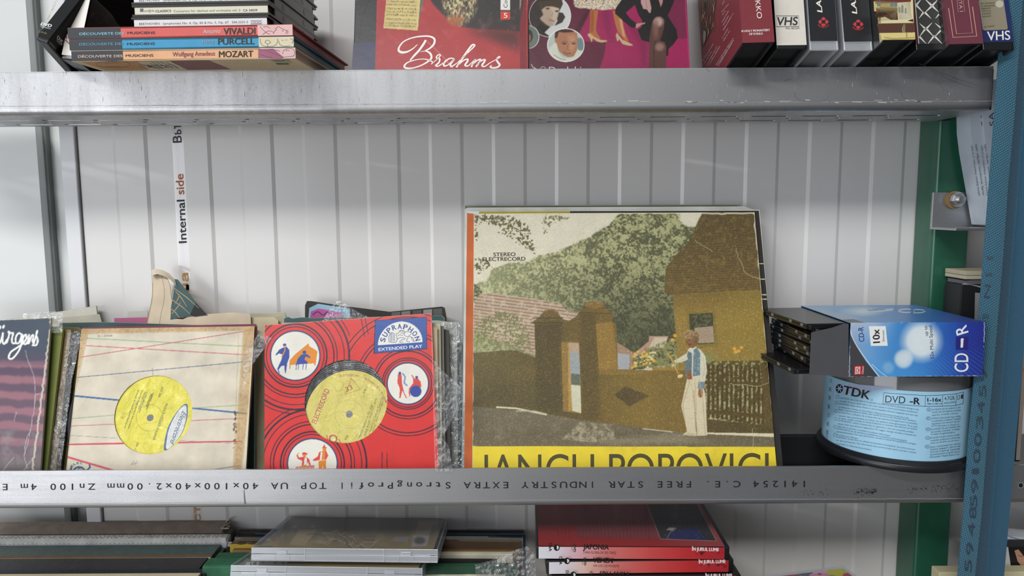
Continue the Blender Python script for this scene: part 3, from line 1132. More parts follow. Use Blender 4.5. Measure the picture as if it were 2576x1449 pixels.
def leaves(poly, c, thr, seed, size=5):
    m = pc.blur(pc.mpoly(poly), 5)
    nn = pc.noise(size, seed, 2) * .65 + pc.noise(2.6, seed + 50, 1) * .35
    pc.put(np.clip((nn - (1.02 - m * (1.02 - thr))) * 14 + .3, 0, 1), c)


leaves(q((118, 112), (330, 112), (395, 170), (410, 230), (440, 290), (420, 330), (380, 290), (300, 240), (240, 225), (235, 180), (150, 165), (150, 250), (118, 255)), '5b5933', .50, 5)
leaves(q((455, 112), (605, 112), (590, 150), (510, 160), (470, 250), (455, 200)), '75724a', .53, 6)
leaves(q((118, 320), (200, 335), (225, 370), (150, 410), (118, 400)), '5b5935', .48, 7)
leaves(q((110, 440), (160, 470), (180, 540), (200, 600), (110, 620)), '565a3c', .42, 8)
# tiled roof on the left
rf = q((112, 560), (150, 510), (205, 503), (400, 530), (550, 556), (578, 590), (640, 598), (640, 830), (425, 812), (112, 690))
pc.put(pc.mpoly(rf), 'c3ab93')
lines = (np.sin((pc.Y - pc.X * .13) * .78) > .45) | (np.sin(pc.X * 1.1 + pc.Y * .5) > .93)
pc.put(pc.mpoly(rf) * lines, '7d6650', .85)
pc.put(pc.mpoly(rf) * (n2 > .6), 'd8c4ae', .5)
leaves(q((120, 640), (240, 590), (340, 600), (400, 680), (420, 790), (300, 780), (190, 790), (118, 760)), '77784c', .50, 9, 6)
leaves(q((160, 650), (300, 620), (380, 700), (300, 770), (180, 740)), 'c4bf98', .60, 10, 5)
# small far roofs and bushes in the middle
pc.poly(q((815, 740), (905, 795), (905, 880), (825, 880)), '9c7d66')
pc.poly(q((830, 800), (890, 808), (885, 880), (830, 880)), 'a3a7ab')
pc.poly(q((895, 815), (985, 740), (985, 715), (1080, 716), (1062, 775), (985, 778), (960, 810)), 'b58d78')
pc.poly(q((985, 772), (1010, 722), (1075, 722), (1058, 772)), 'c4b9a0')
leaves(q((900, 880), (905, 820), (960, 780), (1080, 730), (1130, 700), (1135, 880)), '7e7d4c', .40, 12, 6)
for i in range(46):
    r_ = np.random.RandomState(100 + i).rand(4)
    x_, y_ = q((900 + 120 * r_[0], 790 + 85 * r_[1]))[0]
    pc.ell(x_, y_, 2.2 + 2 * r_[2], 2 + 1.6 * r_[3], ['d9a93c', 'd9cf9a', 'e0b653'][i % 3])
# wooden house on the right
hw = q((1100, 500), (1560, 470), (1600, 880), (1130, 880))
pc.put(pc.mpoly(hw), pc.vgrad([(720, '6e5722'), (800, '8f7430'), (930, '8a7130')]))
pc.put(pc.mpoly(hw) * np.clip((pc.X - 1790) / 60, 0, 1), '8f7a30', .5)
roofp = q((1252, 100), (1515, 100), (1535, 430), (1552, 490), (1380, 492), (1085, 514), (1060, 500), (1066, 385), (1115, 318), (1180, 250))
pc.put(pc.mpoly(roofp), pc.vgrad([(535, '54441f'), (650, '604d22'), (735, '6b5526')]))
pc.put(pc.mpoly(roofp) * (np.sin(pc.Y * 1.0 + n1 * 5 + pc.X * .05) > .5), '463716', .55)
pc.put(pc.mpoly(roofp) * (n2 > .62), '7d6630', .5)
pc.poly(q((1170, 595), (1310, 590), (1325, 770), (1180, 775)), '7d6a28')
pc.poly(q((1182, 608), (1298, 602), (1306, 752), (1192, 758)), '37361f')
pc.put(pc.mpoly(q((1195, 615), (1290, 610), (1295, 670), (1200, 675))) * (n3 > .5), '5d6040', .8)
pc.poly(q((1208, 676), (1300, 666), (1306, 748), (1215, 752)), 'ab9680')
pc.put(pc.mpoly(q((1208, 676), (1300, 666), (1306, 748), (1215, 752))) * (np.sin(pc.Y * 1.5) > .5), '8b7560', .7)
# gate and garden wall
wallp = q((110, 800), (270, 786), (330, 786), (425, 822), (420, 655), (402, 652), (440, 625), (462, 600), (500, 586), (535, 604), (560, 632), (590, 640), (625, 620), (640, 598), (662, 575), (712, 546), (765, 570), (808, 608), (805, 645), (822, 655), (832, 880), (1000, 884), (1000, 868), (1175, 868), (1185, 1195), (650, 1130), (480, 1102), (110, 1062))
wm_ = pc.mpoly(wallp)
pc.put(wm_, pc.hgrad([(1190, '5d5330'), (1350, '5b4c22'), (1480, '66521f'), (1620, '7a6224'), (1740, '6b5622')]))
pc.put(wm_ * np.clip((n1 - .4) * 2, 0, 1), '75602c', .45)
pc.put(pc.blur(wm_ * np.clip((pc.Y - 930) / 60, 0, 1) * (pc.X < 1460), 4) * wm_, '4c4122', .7)
pc.put(pc.blur(pc.mpoly(q((420, 655), (560, 640), (552, 745), (545, 1090), (430, 1080))), 5) * wm_, '463a1a', .7)
pc.put(pc.blur(pc.mpoly(q((640, 600), (720, 600), (735, 880), (740, 1130), (655, 1130))), 4) * wm_, '4e3f1b', .7)
for yy_ in (628, 650):
    pc.line(q((410, yy_), (560, yy_ - 2)), 2, '3d3114')
for yy_ in (575, 600):
    pc.line(q((650, yy_), (800, yy_ + 4)), 2, '4a3a16')
pc.ell(*q((715, 562))[0], 25, 9, '84632a', .8)
pc.ell(*q((500, 600))[0], 20, 8, '6f5524', .8)
pc.poly(q((722, 655), (806, 645), (832, 880), (738, 882)), '8d6d2c')
pc.poly(q((735, 882), (1002, 884), (1002, 905), (740, 905)), '85682c', .8)
pc.poly(q((1002, 868), (1172, 868), (1172, 885), (1002, 885)), '9a7c36', .8)
pc.poly(q((552, 745), (640, 745), (650, 1098), (562, 1086)), '8c6d33')
pc.poly(q((584, 748), (597, 748), (604, 1082), (588, 1084)), 'b28a44')
pc.poly(q((590, 748), (638, 752), (640, 800), (592, 796)), 'b59c84')
pc.poly(q((592, 796), (641, 800), (648, 960), (600, 955)), '98a0a2')
pc.poly(q((600, 900), (645, 905), (646, 960), (600, 955)), '4b5340', .8)
pc.poly(q((600, 955), (647, 960), (651, 1096), (606, 1084)), 'cfcdb2')
pc.poly(q((812, 1006), (868, 964), (988, 1010), (890, 1062)), '43351a', .85, .8)
pc.put(pc.mpoly(wallp) * np.clip((pc.X - 1560) / 200, 0, 1) * np.clip((pc.Y - 930) / 40, 0, 1), '7a6128', .6)
# ground
gr = q((110, 1060), (480, 1100), (650, 1130), (1185, 1195), (1640, 1215), (1650, 1270), (110, 1270))
pc.put(pc.mpoly(gr), pc.vgrad([(1025, '6c6350'), (1090, '5e5541'), (1125, '645b46')]))
pc.put(pc.mpoly(gr) * np.clip((n1 - .5) * 3, 0, 1), '7a705a', .7)
pc.put(pc.mpoly(q((555, 1225), (640, 1140), (800, 1150), (820, 1225), (700, 1240))) * 1.0 * np.clip((n2 - .3) * 2.5, 0, 1), 'b5ab93', .8)
pc.put(pc.blur(pc.mpoly(q((700, 1230), (1150, 1195), (1300, 1240), (800, 1250))), 5), '8d846e', .6)
pc.line(q((235, 1066), (330, 1072), (478, 1102)), 4.5, 'd5cdb2')
pc.line(q((330, 1085), (420, 1085), (470, 1098)), 3, 'b9b096')
pc.line(q((955, 1172), (1100, 1188)), 2.5, 'c9bfa2')
pc.line(q((1360, 1166), (1575, 1192)), 3.2, 'cfc4a2')
# garden and fence
gd = q((1260, 840), (1585, 835), (1600, 1190), (1190, 1180))
pc.put(pc.mpoly(gd), '4f4418')
pc.put(pc.mpoly(gd) * (n3 > .56), 'a09a6a', .9)
pc.put(pc.mpoly(q((1260, 930), (1590, 930), (1595, 1130), (1240, 1130))) * (n2 > .55), 'c6c3a0', .55)
for i in range(15):
    x_ = 1272 + i * 22.5
    pc.poly(q((x_, 862 + i * .8), (x_ + 6, 852 + i * .8), (x_ + 13, 862 + i * .8), (x_ + 12, 1118 + i * 3), (x_ - 1, 1116 + i * 3)), '43340f')
pc.poly(q((1258, 935), (1588, 945), (1588, 962), (1258, 952)), '4c3b14')
pc.poly(q((1245, 1075), (1595, 1105), (1596, 1124), (1242, 1095)), '4c3b14')
pc.poly(q((1535, 870), (1590, 868), (1600, 1190), (1560, 1188)), '54431a')
pc.poly(q((1180, 1115), (1600, 1160), (1600, 1195), (1180, 1190)), '4a3d1a')
for i in range(9):
    a_ = -2.6 + i * .26
    x_, y_ = q((1280, 850))[0]
    pc.line([(x_, y_), (x_ + 22 * math.cos(a_), y_ + 30 * math.sin(a_)), (x_ + 34 * math.cos(a_), y_ + 34 * math.sin(a_) + 8)], 2.4, '7d8148')
for x_, y_ in q((1405, 778), (1425, 790), (1440, 772), (1412, 795), (1112, 713), (1100, 735)):
    pc.ell(x_, y_, 5, 4.5, 'd39a35')
pc.line(q((1425, 795), (1445, 850)), 1.5, '6d6a30')
# the man with the trumpet
pc.poly(q((1172, 925), (1238, 915), (1262, 1000), (1272, 1205), (1222, 1208), (1205, 1060), (1218, 1198), (1210, 1207), (1152, 1200), (1172, 1185), (1143, 1060)), 'd6c9aa')
pc.line(q((1204, 985), (1212, 1080), (1222, 1200)), 2, 'a3926f')
pc.poly(q((1172, 1190), (1222, 1200), (1218, 1210), (1150, 1203)), 'c6b894')
pc.poly(q((1178, 778), (1210, 765), (1240, 785), (1262, 815), (1270, 880), (1260, 945), (1226, 942), (1236, 905), (1170, 920), (1162, 830)), 'd6d0bb')
pc.poly(q((1178, 790), (1196, 800), (1195, 915), (1166, 918), (1160, 850)), '5d7076')
pc.poly(q((1204, 782), (1222, 772), (1236, 800), (1236, 908), (1200, 915)), '607a86')
pc.put(pc.mpoly(q((1204, 782), (1222, 772), (1236, 800), (1236, 908), (1200, 915))) * (n3 > .58), '91a3a4', .8)
pc.poly(q((1172, 895), (1192, 893), (1198, 928), (1174, 930)), '8a4a2a')
pc.poly(q((1170, 800), (1130, 825), (1108, 835), (1112, 848), (1140, 846), (1176, 832)), 'd2ccb6')
pc.poly(q((1228, 940), (1260, 942), (1258, 976), (1224, 974)), '6f8593')
pc.ell(*q((1238, 996))[0], 6, 12, '8a5a35')
pc.ell(*q((1197, 738))[0], 13, 19, '845a38', 1, 1)
pc.poly(q((1165, 728), (1175, 745), (1172, 760), (1168, 742)), '6b4528')
pc.ell(*q((1192, 708))[0], 20, 11.5, '9a7d55')
pc.ell(*q((1215, 728))[0], 8, 15, '7a5d3a')
pc.line(q((1180, 758), (1194, 757)), 2, '3d2816')
pc.line(q((1178, 736), (1186, 735)), 1.6, '2e1d10')
pc.line(q((1075, 800), (1100, 838), (1128, 900)), 3, 'c59a45')
pc.line(q((1090, 812), (1118, 812), (1120, 850)), 2, 'c9a85a')
pc.ell(*q((1138, 913))[0], 7, 4.5, 'e2c878', 1, 0, -20)
for pts_, w_, c_ in ((((1185, 935), (1165, 1010), (1152, 1060), (1165, 1150)), 2.4, 'b3a482'), (((1232, 930), (1248, 1020), (1256, 1120), (1262, 1200)), 2.4, 'b8a988'), (((1210, 940), (1215, 1010), (1218, 1100)), 1.4, 'a89a78'), (((1190, 950), (1200, 1000), (1204, 1050)), 1.2, 'b8aa8a'),
                      (((1250, 820), (1258, 870), (1250, 920)), 1.8, 'b3ae98'), (((1238, 800), (1246, 850), (1242, 900)), 1.2, 'bcb7a2'), (((1140, 835), (1160, 826)), 1.2, 'b3ae98'), (((1190, 775), (1200, 800), (1198, 850)), 2.0, 'e2dcc8'), (((1172, 890), (1196, 888)), 1.4, '5a3a22')):
    pc.line(catmull(np.array(q(*pts_)), np.ones(len(pts_)), 5)[0], w_, c_, .8)
for k_ in range(26):
    r_ = np.random.RandomState(700 + k_).rand(3)
    x_, y_ = q((1158 + 66 * r_[0], 692 + 30 * r_[1]))[0]
    if abs(r_[0] - .5) * 2 < 1.1 - abs(r_[1] - .5):
        pc.ell(x_, y_, 2.4, 2, ['b3966a', '6d4f2e', '8d6c44'][k_ % 3], .8)
pc.poly(q((1205, 735), (1222, 728), (1220, 758), (1207, 760)), '6b4629', .7)
# print grain, yellowing and edge wear
g_ = np.random.RandomState(3)
lum = pc.a.mean(-1)
pc.a = np.stack([pc.blur(pc.a[..., i], .67) for i in range(3)], -1) * .45 + pc.a * .55
pc.put(np.clip((pc.Y - 600) / 500, 0, 1), 'c9b45a', .07)
pc.a = np.clip(pc.a + (g_.rand(*pc.X.shape)[..., None] - .5) * .17 + ((pc.noise(1.6, 31, 1) > .78) * (lum < .55) * .13)[..., None] * s3('e8dc9a'), 0, 1)
yb_ = pc.mpoly(q((100, 1258), (1700, 1262), (1700, 1600), (100, 1600)))
pc.put(yb_, 'ecd32e')
pc.put(yb_ * np.clip((n1 - .6) * 4, 0, 1), 'c9ae2a', .35)
for cr in (q((1415, 280), (1425, 330), (1445, 365), (1455, 400), (1500, 425), (1535, 435)), q((1380, 950), (1450, 955), (1520, 962), (1590, 940)), q((615, 255), (650, 195), (720, 150), (800, 128)), q((1210, 240), (1250, 270), (1300, 300)), q((1495, 1170), (1500, 1230), (1490, 1290), (1515, 1330))):
    P_, _ = catmull(np.array(cr), np.ones(len(cr)), 6)
    P_ = P_ + np.random.RandomState(8).randn(*P_.shape) * .8
    pc.line(P_, 1.3, 'cfc49c', .75)
for a_, b_2, wd in (((118, 112), (112, 1370), 5), ((112, 110), (1510, 110), 4.5), ((1503, 108), (1622, 1370), 4.5)):
    pts = np.array(q(a_, b_2))
    tt = np.linspace(0, 1, 60)[:, None]
    P_ = pts[0] + (pts[1] - pts[0]) * tt + np.random.RandomState(int(wd * 7 + a_[0])).randn(60, 2) * 1.0
    pc.line(P_, wd, 'd9d2b8', .8)
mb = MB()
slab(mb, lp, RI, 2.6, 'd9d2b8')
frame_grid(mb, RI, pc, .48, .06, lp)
mb.text(lp, 'STEREO', (1241, 645), (1297, 644), 9.2, .14, '35331f', 0, .022)
mb.text(lp, 'ELECTRECORD', (1214, 657), (1322, 655.5), 9.2, .14, '35331f', 0, .022)
mb.text(lp, 'IANCU POPOVICI', (1219, 1221), (1934, 1217), 77, .14, '4c461e', 0, -.004)
tag(mb.build('record_sleeve', M_PAPER), 'large record sleeve with a village photograph and yellow title band', 'record sleeve', 'large record sleeves')

# ---- the sleeves behind it
lb = lean(7.6, 2.6, 20.1)
RB = rect(lb, (1176, 531), (1911, 527.5))
mb = MB()
slab(mb, lb, RB, 2.6, 'd8d4c6')
mb.sheet(lb, [(1175, 536), (1192, 536), (1188, 1240), (1167, 1240)], .08, 'c0602c')
mb.sheet(lb, [(1178, 531.5), (1205, 531.5), (1205, 540), (1178, 536)], .08, 'c8d2d8')
mb.sheet(lb, [(1205, 532), (1434, 531), (1434, 545), (1205, 545)], .08, 'a79a32')
mb.sheet(lb, [(1434, 531), (1909, 530), (1976, 1240), (1430, 1240)], .08, '26241f')
for y0_, y1_ in ((662, 664.5), (701, 703.5), (740, 743), (751, 754)):
    x_ = 1909 + (y0_ - 530) * .094
    mb.sheet(lb, [(x_ - 30, y0_), (x_ - 1, y0_), (x_ - .6, y1_), (x_ - 30, y1_)], .12, 'cfc9b4')
tag(mb.build('record_sleeve', M_OLD), 'large record sleeve with orange left strip, directly behind the village photograph sleeve', 'record sleeve', 'large record sleeves')
lA = lean(13, 2.6, 20.2)
mb = MB()
outline(mb, lA, [(1169, 527), (1175, 522), (1872, 519), (1905, 530), (1960, 1240), (1164, 1240)], 2.2, 'c9ccc6')
mb.scribble(lA, (1167.5, 1168), (1168.5, 1012), 4.4, .1, '4a4a48')
tag(mb.build('record_sleeve', M_OLD), 'pale large record sleeve with tiny lettering up its left edge, behind the orange striped one', 'record sleeve', 'large record sleeves')
lD = lean(24, 2.6, 20.5)
mb = MB()
RD = rect(lD, (1169, 517), (1861, 514))
slab(mb, lD, RD, 4, '9fb0b4')
mb.sheet(lD, [(1171, 518.5), (1856, 516), (1850, 1100), (1168, 1100)], .08, '6f6434')
mb.stroke(lD, [(1172, 519), (1400, 518), (1860, 516)], 1.4, .12, 'b9b49a')
tag(mb.build('record_sleeve', M_OLD), 'large dull olive record sleeve with bluish edges, rearmost of its stack against the wall', 'record sleeve', 'large record sleeves')

# ---- beige 7 inch sleeve with coloured lines and a centre hole
ls = lean(4.2, 2.6, 18.6)
RW = rect(ls, (205.5, 827), (640, 820.5))


def w3(*pts):
    return [(x / 2.4986, 640 + y / 2.4986) for x, y in pts]


pw = Pic(120, 805, 665, 1310, 1.5, 'ddd4c0')
nA, nB = pw.noise(26, 40, 4), pw.noise(8, 41, 3)
pw.put(np.clip((nA - .5) * 2.2, 0, 1), 'd8ccb0', .45)
pw.put(np.clip((nB - .62) * 4, 0, 1), 'd0c2a2', .2)
for pts, w_, c_ in (((545, 527, 1580, 580), 2.4, '9db788'), ((540, 573, 1560, 632), 1.8, 'c25a66'), ((495, 648, 1590, 475), 1.8, 'c4616a'), ((465, 775, 1570, 672), 1.7, '56688c'),
                    ((455, 888, 745, 916), 4.2, '3f6ba0'), ((1205, 966, 1545, 1000), 4, '3f6ba0'), ((415, 1035, 715, 1010), 1.8, '93b080'), ((1205, 966, 1540, 946), 1.8, '93b080'),
                    ((415, 1080, 720, 1067), 1.4, 'c25a66'), ((1195, 1045, 1535, 1030), 1.6, 'c25a66'), ((435, 1137, 740, 1156), .9, '8b8b78'), ((1130, 1170, 1510, 1190), .8, '9a9a80'),
                    ((420, 1195, 775, 1188), 3.8, 'd04a60'), ((1105, 1183, 1520, 1175), 3.4, 'd04a60'), ((405, 1268, 760, 1372), 5, 'd6536a'), ((1235, 1368, 1510, 1327), 1.6, '56688c')):
    pw.line(w3((pts[0], pts[1]), (pts[2], pts[3])), w_, c_)
for pl_, c_ in ((((505, 460), (1610, 440), (1610, 490), (1530, 478), (530, 500), (500, 510)), 'b98d50'), (((505, 460), (555, 480), (465, 870), (410, 1200), (370, 1420), (330, 1420)), 'b98d50'),
                (((1530, 480), (1612, 440), (1560, 1000), (1510, 1420), (1462, 1420), (1500, 900)), 'c08f48')):
    m_ = pw.mpoly(w3(*pl_), 1)
    m_ = pw.blur(m_, 1.5)
    pw.put(m_, 'bd9660', .6)
    pw.put(m_ * np.clip((pw.noise(5, 44, 3) - .45) * 3, 0, 1), 'a5793c', .45)
    pw.put(m_ * np.clip((nA - .5) * 3, 0, 1), 'd6bd8c', .5)
pw.line(w3((500, 520), (455, 880), (400, 1370)), 1.4, '7b5f38', .7)
pw.line(w3((555, 490), (470, 880), (420, 1370)), 1, '8a6a3c', .5)
pw.line(w3((1500, 500), (1485, 900), (1465, 1370)), 1, 'a98550', .6)
for a_, b_2 in (((515, 470), (380, 1370)), ((1600, 450), (1530, 1370))):
    pw.line(w3(a_, b_2), 1.6, 'efe6d2', .6)
for i in range(26):
    r_ = np.random.RandomState(400 + i).rand(3)
    x_, y_ = w3((1468 + 18 * r_[0], 930 + 290 * r_[1]))[0]
    pw.ell(x_, y_, 2, 1 + 3.5 * r_[2], '4b351d', .6)
# emblem at the lower left corner
ex, ey = 199, 1190
pw.ring(ex, ey, 15, 5, '3a6187')
pw.poly([(172, 1190), (178, 1174), (181, 1174), (182, 1190)], '3a6187')
pw.line([(212, 1184), (220, 1182), (227, 1175), (225, 1170)], 4, '3a6187')
pw.line([(188, 1190), (199, 1178), (210, 1190)], 2, '3a6187')
for x0_ in (334, 341):
    pw.line([(x0_ - 3, 1171), (x0_ + 3, 1158)], .9, '8a8478')
pw.line([(329, 1168), (347, 1164)], .9, '8a8478')
pw.line([(383, 926), (385, 944)], 1, '6f6a60')
hc = ls.hit(385.5, 1042.6)
hr = float(np.linalg.norm(ls.hit(483, 1042.6) - hc))


def holed_sleeve(pl, R, pic, T, edge, hc, hr, mat, step=.62):
    """front leaf with a round window, back leaf, folded edges"""
    mb = MB()
    O, U, V = R
    frame_grid(mb, R, pic, step, 0, pl, 0, (hc, hr))
    n = 72
    a = np.linspace(0, 2 * math.pi, n, endpoint=False)
    u, v = U / np.linalg.norm(U), V / np.linalg.norm(V)
    c1 = hc + hr * (np.cos(a)[:, None] * u + np.sin(a)[:, None] * v)
    mb.add(np.r_[c1, c1 - pl.N * .5], [[i, (i + 1) % n, (i + 1) % n + n, i + n] for i in range(n)], edge)
    nn = -pl.N
    mb.obox(O + nn * (T - .5), U, V, nn * .5, edge)
    for a0, e1, e2 in ((O, U, v * .4), (O + V - v * .4, U, v * .4), (O, u * .4, V), (O + U - u * .4, u * .4, V)):
        mb.obox(a0 + nn * .02, e1, e2, nn * (T - .4), edge)
    return mb


mb = holed_sleeve(ls, RW, pw, 3.0, 'c9a468', hc, hr, M_OLD)
mb.text(ls, 'N. I. 210-60', (246, 847.5), (282, 846.5), 4.6, .08, '4a6076')
mb.arctext(ls, 'ELEC', (ex, ey), 23, 23, 215, 292, 5.5, .08, '46617c')
tag(mb.build('record_sleeve', M_OLD), 'beige small record sleeve with coloured lines and browned tape edges', 'record sleeve', 'small record sleeves')


def record(pl, cpx, r_mm, lr_mm, depth, label, lab_label, lab_col, art):
    c = pl.hit(*cpx) - pl.N * depth
    P = Plane(c, pl.N)
    u = np.array([1.0, 0, 0])
    v = np.cross(u, -pl.N)
    v = v if v[2] > 0 else -v
    root = thing('vinyl_record', c - v * r_mm, label, 'record', 'small records in window sleeves')
    mb = MB()
    n = 96
    a = np.linspace(0, 2 * math.pi, n, endpoint=False)
    cs_ = np.cos(a)[:, None] * u + np.sin(a)[:, None] * v
    rr = [3.4, lr_mm + 1] + list(np.arange(lr_mm + 2, r_mm, 1.0)) + [r_mm]
    V = np.concatenate([c + r * cs_ + pl.N * (.06 * (i % 2)) for i, r in enumerate(rr)] + [c + r_mm * cs_ - pl.N * 1.0])
    F = [[k * n + i, k * n + (i + 1) % n, (k + 1) * n + (i + 1) % n, (k + 1) * n + i] for k in range(len(rr)) for i in range(n)]
    mb.add(V, F, '15161a')
    mb.build('disc', M_VINYL, root)
    mb = MB()
    Q = Plane(c + pl.N * .12, pl.N)
    Vv = np.r_[c + 3.5 * cs_ + pl.N * .12, c + lr_mm * cs_ + pl.N * .12]
    mb.add(Vv, [[i, (i + 1) % n, (i + 1) % n + n, i + n] for i in range(n)], lab_col)
    mb.add(c + pl.N * .03 + 3.6 * cs_, [list(range(n))], '77777a')
    art(mb, Q)
    lo = mb.build('record_label', M_PAPER, root)
    lo['label'] = lab_label
    return root, Q


def clip_circle(pts, c, r):
    P = np.asarray(pts, float)
    d = P - c
    q_ = np.linalg.norm(d, axis=1, keepdims=True)
    return np.where(q_ > r, c + d / np.maximum(q_, 1e-6) * r, P)


def beige_label(mb, S):
    cy_, cx_2 = 1051, 376.5
    for r in (33, 34.2):
        mb.ring(S, cx_2, cy_, r, r, .5, .03, 'b6ab3a', a0=0, a1=360)
    # script ellipse at the right
    EL = [(290 + x / 4.31, 950 + y / 4.31) for x, y in ((775, 283), (735, 298), (650, 395), (575, 530), (540, 660), (533, 790), (640, 715), (730, 590), (778, 440), (786, 320))]
    EL = catmull(np.array(EL + EL[:1]), np.ones(11), 5)[0][:-1]
    mb.sheet(S, EL, .04, '3f699e')
    c_ = EL.mean(0)
    mb.sheet(S, c_ + (EL - c_) * [.86, .94] + [.6, .5], .08, 'e6e8e4')
    mb.text(S, 'Electrecord', (459, 1033), (426, 1116), 12, .12, '3f5f96', 0, 0, .45)
    a = math.radians(70)
    d = np.array([-math.cos(a), math.sin(a)])
    for body, x0_, y0_, ln, h_ in (('MUZICĂ UȘOARĂ ITALIANĂ', 417, 1014, 100, 5.6), ('EDC 230', 407, 973, 27, 4.6), ('1. MARINA, calypso', 385, 982, 52, 4.2), ('Rocco Granata', 378, 992, 34, 3.8), ('2. COME PRIMA, slowfox', 369, 981, 62, 4.2),
                                   ('Taccani, Di Paola', 364, 984, 50, 3.8), ('Voce: Gigi Marga (piano) di Gelu Iordache', 357, 980, 106, 3.8), ('Orchestra de muzică ușoară Electrecord', 347, 980, 104, 3.8), ('230—1', 345, 1112, 20, 4.8)):
        p0 = np.array([x0_, y0_])
        mb.text(S, body, p0, p0 + d * ln * .98, h_, .06, '6c6a34', 0, .006)
    mb.text(S, '33', (309, 1034), (303, 1052), 8, .06, 'c3ba52')


root, _ = record(ls, (376.5, 1051), 84, 45, 1.3, 'small black record with yellow label, seen through the beige sleeve window', 'yellow label with a white script ellipse', 'ece24a', beige_label)


def film(name, S_pts, pl, off, amp, seed, label, mat, step=1.5, lip=0, group=None, cat='plastic sleeve'):
    """crumpled clear sheet following an outline on a plane"""
    P = np.asarray(S_pts, float)
    x0_, y0_, x1_, y1_ = P[:, 0].min(), P[:, 1].min(), P[:, 0].max(), P[:, 1].max()
    X, Y = np.meshgrid(np.arange(x0_ - step, x1_ + step * 2, step), np.arange(y0_ - step, y1_ + step * 2, step))
    inside = np.zeros(X.shape, bool)
    for (ax, ay), (bx_, by_) in zip(P, np.roll(P, -1, 0)):
        if ay != by_:
            inside ^= ((ay > Y) != (by_ > Y)) & (X < (bx_ - ax) * (Y - ay) / (by_ - ay) + ax)
    pz = Pic(x0_ - step, y0_ - step, x1_ + step * 2, y1_ + step * 2, 1 / step)
    nz = np.abs(pz.noise(26, seed, 3) - .5) * 2
    h, w = min(nz.shape[0], X.shape[0]), min(nz.shape[1], X.shape[1])
    X, Y, inside, nz = X[:h, :w], Y[:h, :w], inside[:h, :w], nz[:h, :w]
    V = pl.hit(X, Y, off) + pl.N * (nz * amp)[..., None]
    idx = np.arange(h * w).reshape(h, w)
    k_ = inside[:-1, :-1] | inside[1:, 1:]
    F = np.stack([idx[:-1, :-1], idx[1:, :-1], idx[1:, 1:], idx[:-1, 1:]], -1)[k_]
    used = np.unique(F)
    rm = np.full(h * w, -1)
    rm[used] = np.arange(len(used))
    mb = MB()
    mb.add(V.reshape(-1, 3)[used], (rm[F].ravel(), np.full(len(F), 4)), 'ffffff', smooth=True)
    return tag(mb.build(name, mat), label, cat, group)


film('plastic_inner_sleeve', ell(385.5, 1042.6, 108, 108, 0, 40), ls, -1.0, .25, 51, 'clear crinkled inner sleeve over the yellow label with the white ellipse', M_FILMTHIN, group='clear inner sleeves')

# ---- red 7 inch sleeve
lr_ = lean(4.2, 2.6, 18.6)


def w5(*pts):
    return [(600 + x / 2.9567, 730 + y / 2.9567) for x, y in pts]


RR = rect(lr_, (665.5, 817.5), (1085, 788))
pr = Pic(600, 770, 1130, 1330, 1.8, 'd9322f')
cen = [(742.7, 894.7, 60.5), (1026, 965, 50.5), (786, 1166, 61)]
rad = [np.hypot(pr.X - x, pr.Y - y) for x, y, r in cen]
own = np.where(rad[0] < 137, 0, np.where(rad[2] < 137, 2, 1))
RG_ = (((12, 2.2), (19, 3.6), (37, 3), (45, 2.2), (63, 2), (74, 2.2)), ((9, 2.2), (14, 2.4), (31, 3), (38, 2.2), (73, 2.6), (81, 2.2), (117, 2.2), (129, 2.2)), ((12, 2.2), (19, 3.6), (37, 3), (45, 2.2), (63, 2), (74, 2.2)))
for i, (x, y, r) in enumerate(cen):
    clip = (own == i).astype(float)
    if i == 1:
        clip = clip * ((rad[1] < 150) | (pr.Y < 1060)) * ((rad[1] > 100) | (rad[1] < 100))
    for dr, w_ in RG_[i]:
        pr.ring(x, y, r + dr, w_, '1d2038', clip=clip)
for i, (r1, r2) in ((0, (137, 146)), (2, (137, 146))):
    x, y, r = cen[i]
    for rr_ in (r1, r2):
        pr.ring(x, y, rr_, 2, '1d2038', clip=((own != 0) & (own != 2) & (pr.X < 880)).astype(float) if rr_ == r2 else None)
for x, y, r in cen:
    pr.ell(x, y, r + 3.4, r + 3.4, '27406f')
    pr.ell(x, y, r, r, 'e9e6da')
for a_, b_2 in (((1068, 1205), (1068, 1500)), ((1105, 1212), (1105, 1500)), ((912, 210), (938, 345)), ((940, 205), (965, 325))):
    pr.line(w5(a_, b_2), 1.8, '1d2038')
BL, OR, RD_ = '2d4a9e', 'e08a24', 'd84a45'
# saxophonist and pianist
pr.poly(w5((330, 428), (358, 420), (378, 445), (378, 500), (362, 545), (352, 615), (346, 618), (340, 560), (318, 565), (298, 592), (308, 618), (300, 616), (288, 585), (318, 520), (330, 480), (300, 470), (278, 488), (276, 478), (305, 440)), BL)
pr.ell(*w5((343, 408))[0], 4.2, 4, BL)
pr.line(w5((344, 415), (345, 450), (330, 478), (322, 495)), 3, OR)
pr.poly(w5((380, 522), (420, 478), (520, 395), (528, 418), (555, 432), (588, 455), (572, 562), (565, 562), (562, 545), (388, 556), (386, 585), (380, 585)), OR)
pr.poly(w5((425, 560), (440, 510), (470, 478), (510, 475), (538, 500), (530, 506), (500, 492), (490, 515), (515, 535), (510, 548), (440, 552)), BL)
pr.ell(*w5((490, 462))[0], 4.6, 4.6, BL)
for x_ in (432, 448, 482, 505):
    pr.line(w5((x_, 545), (x_ - 4, 590)), 1.6, BL)
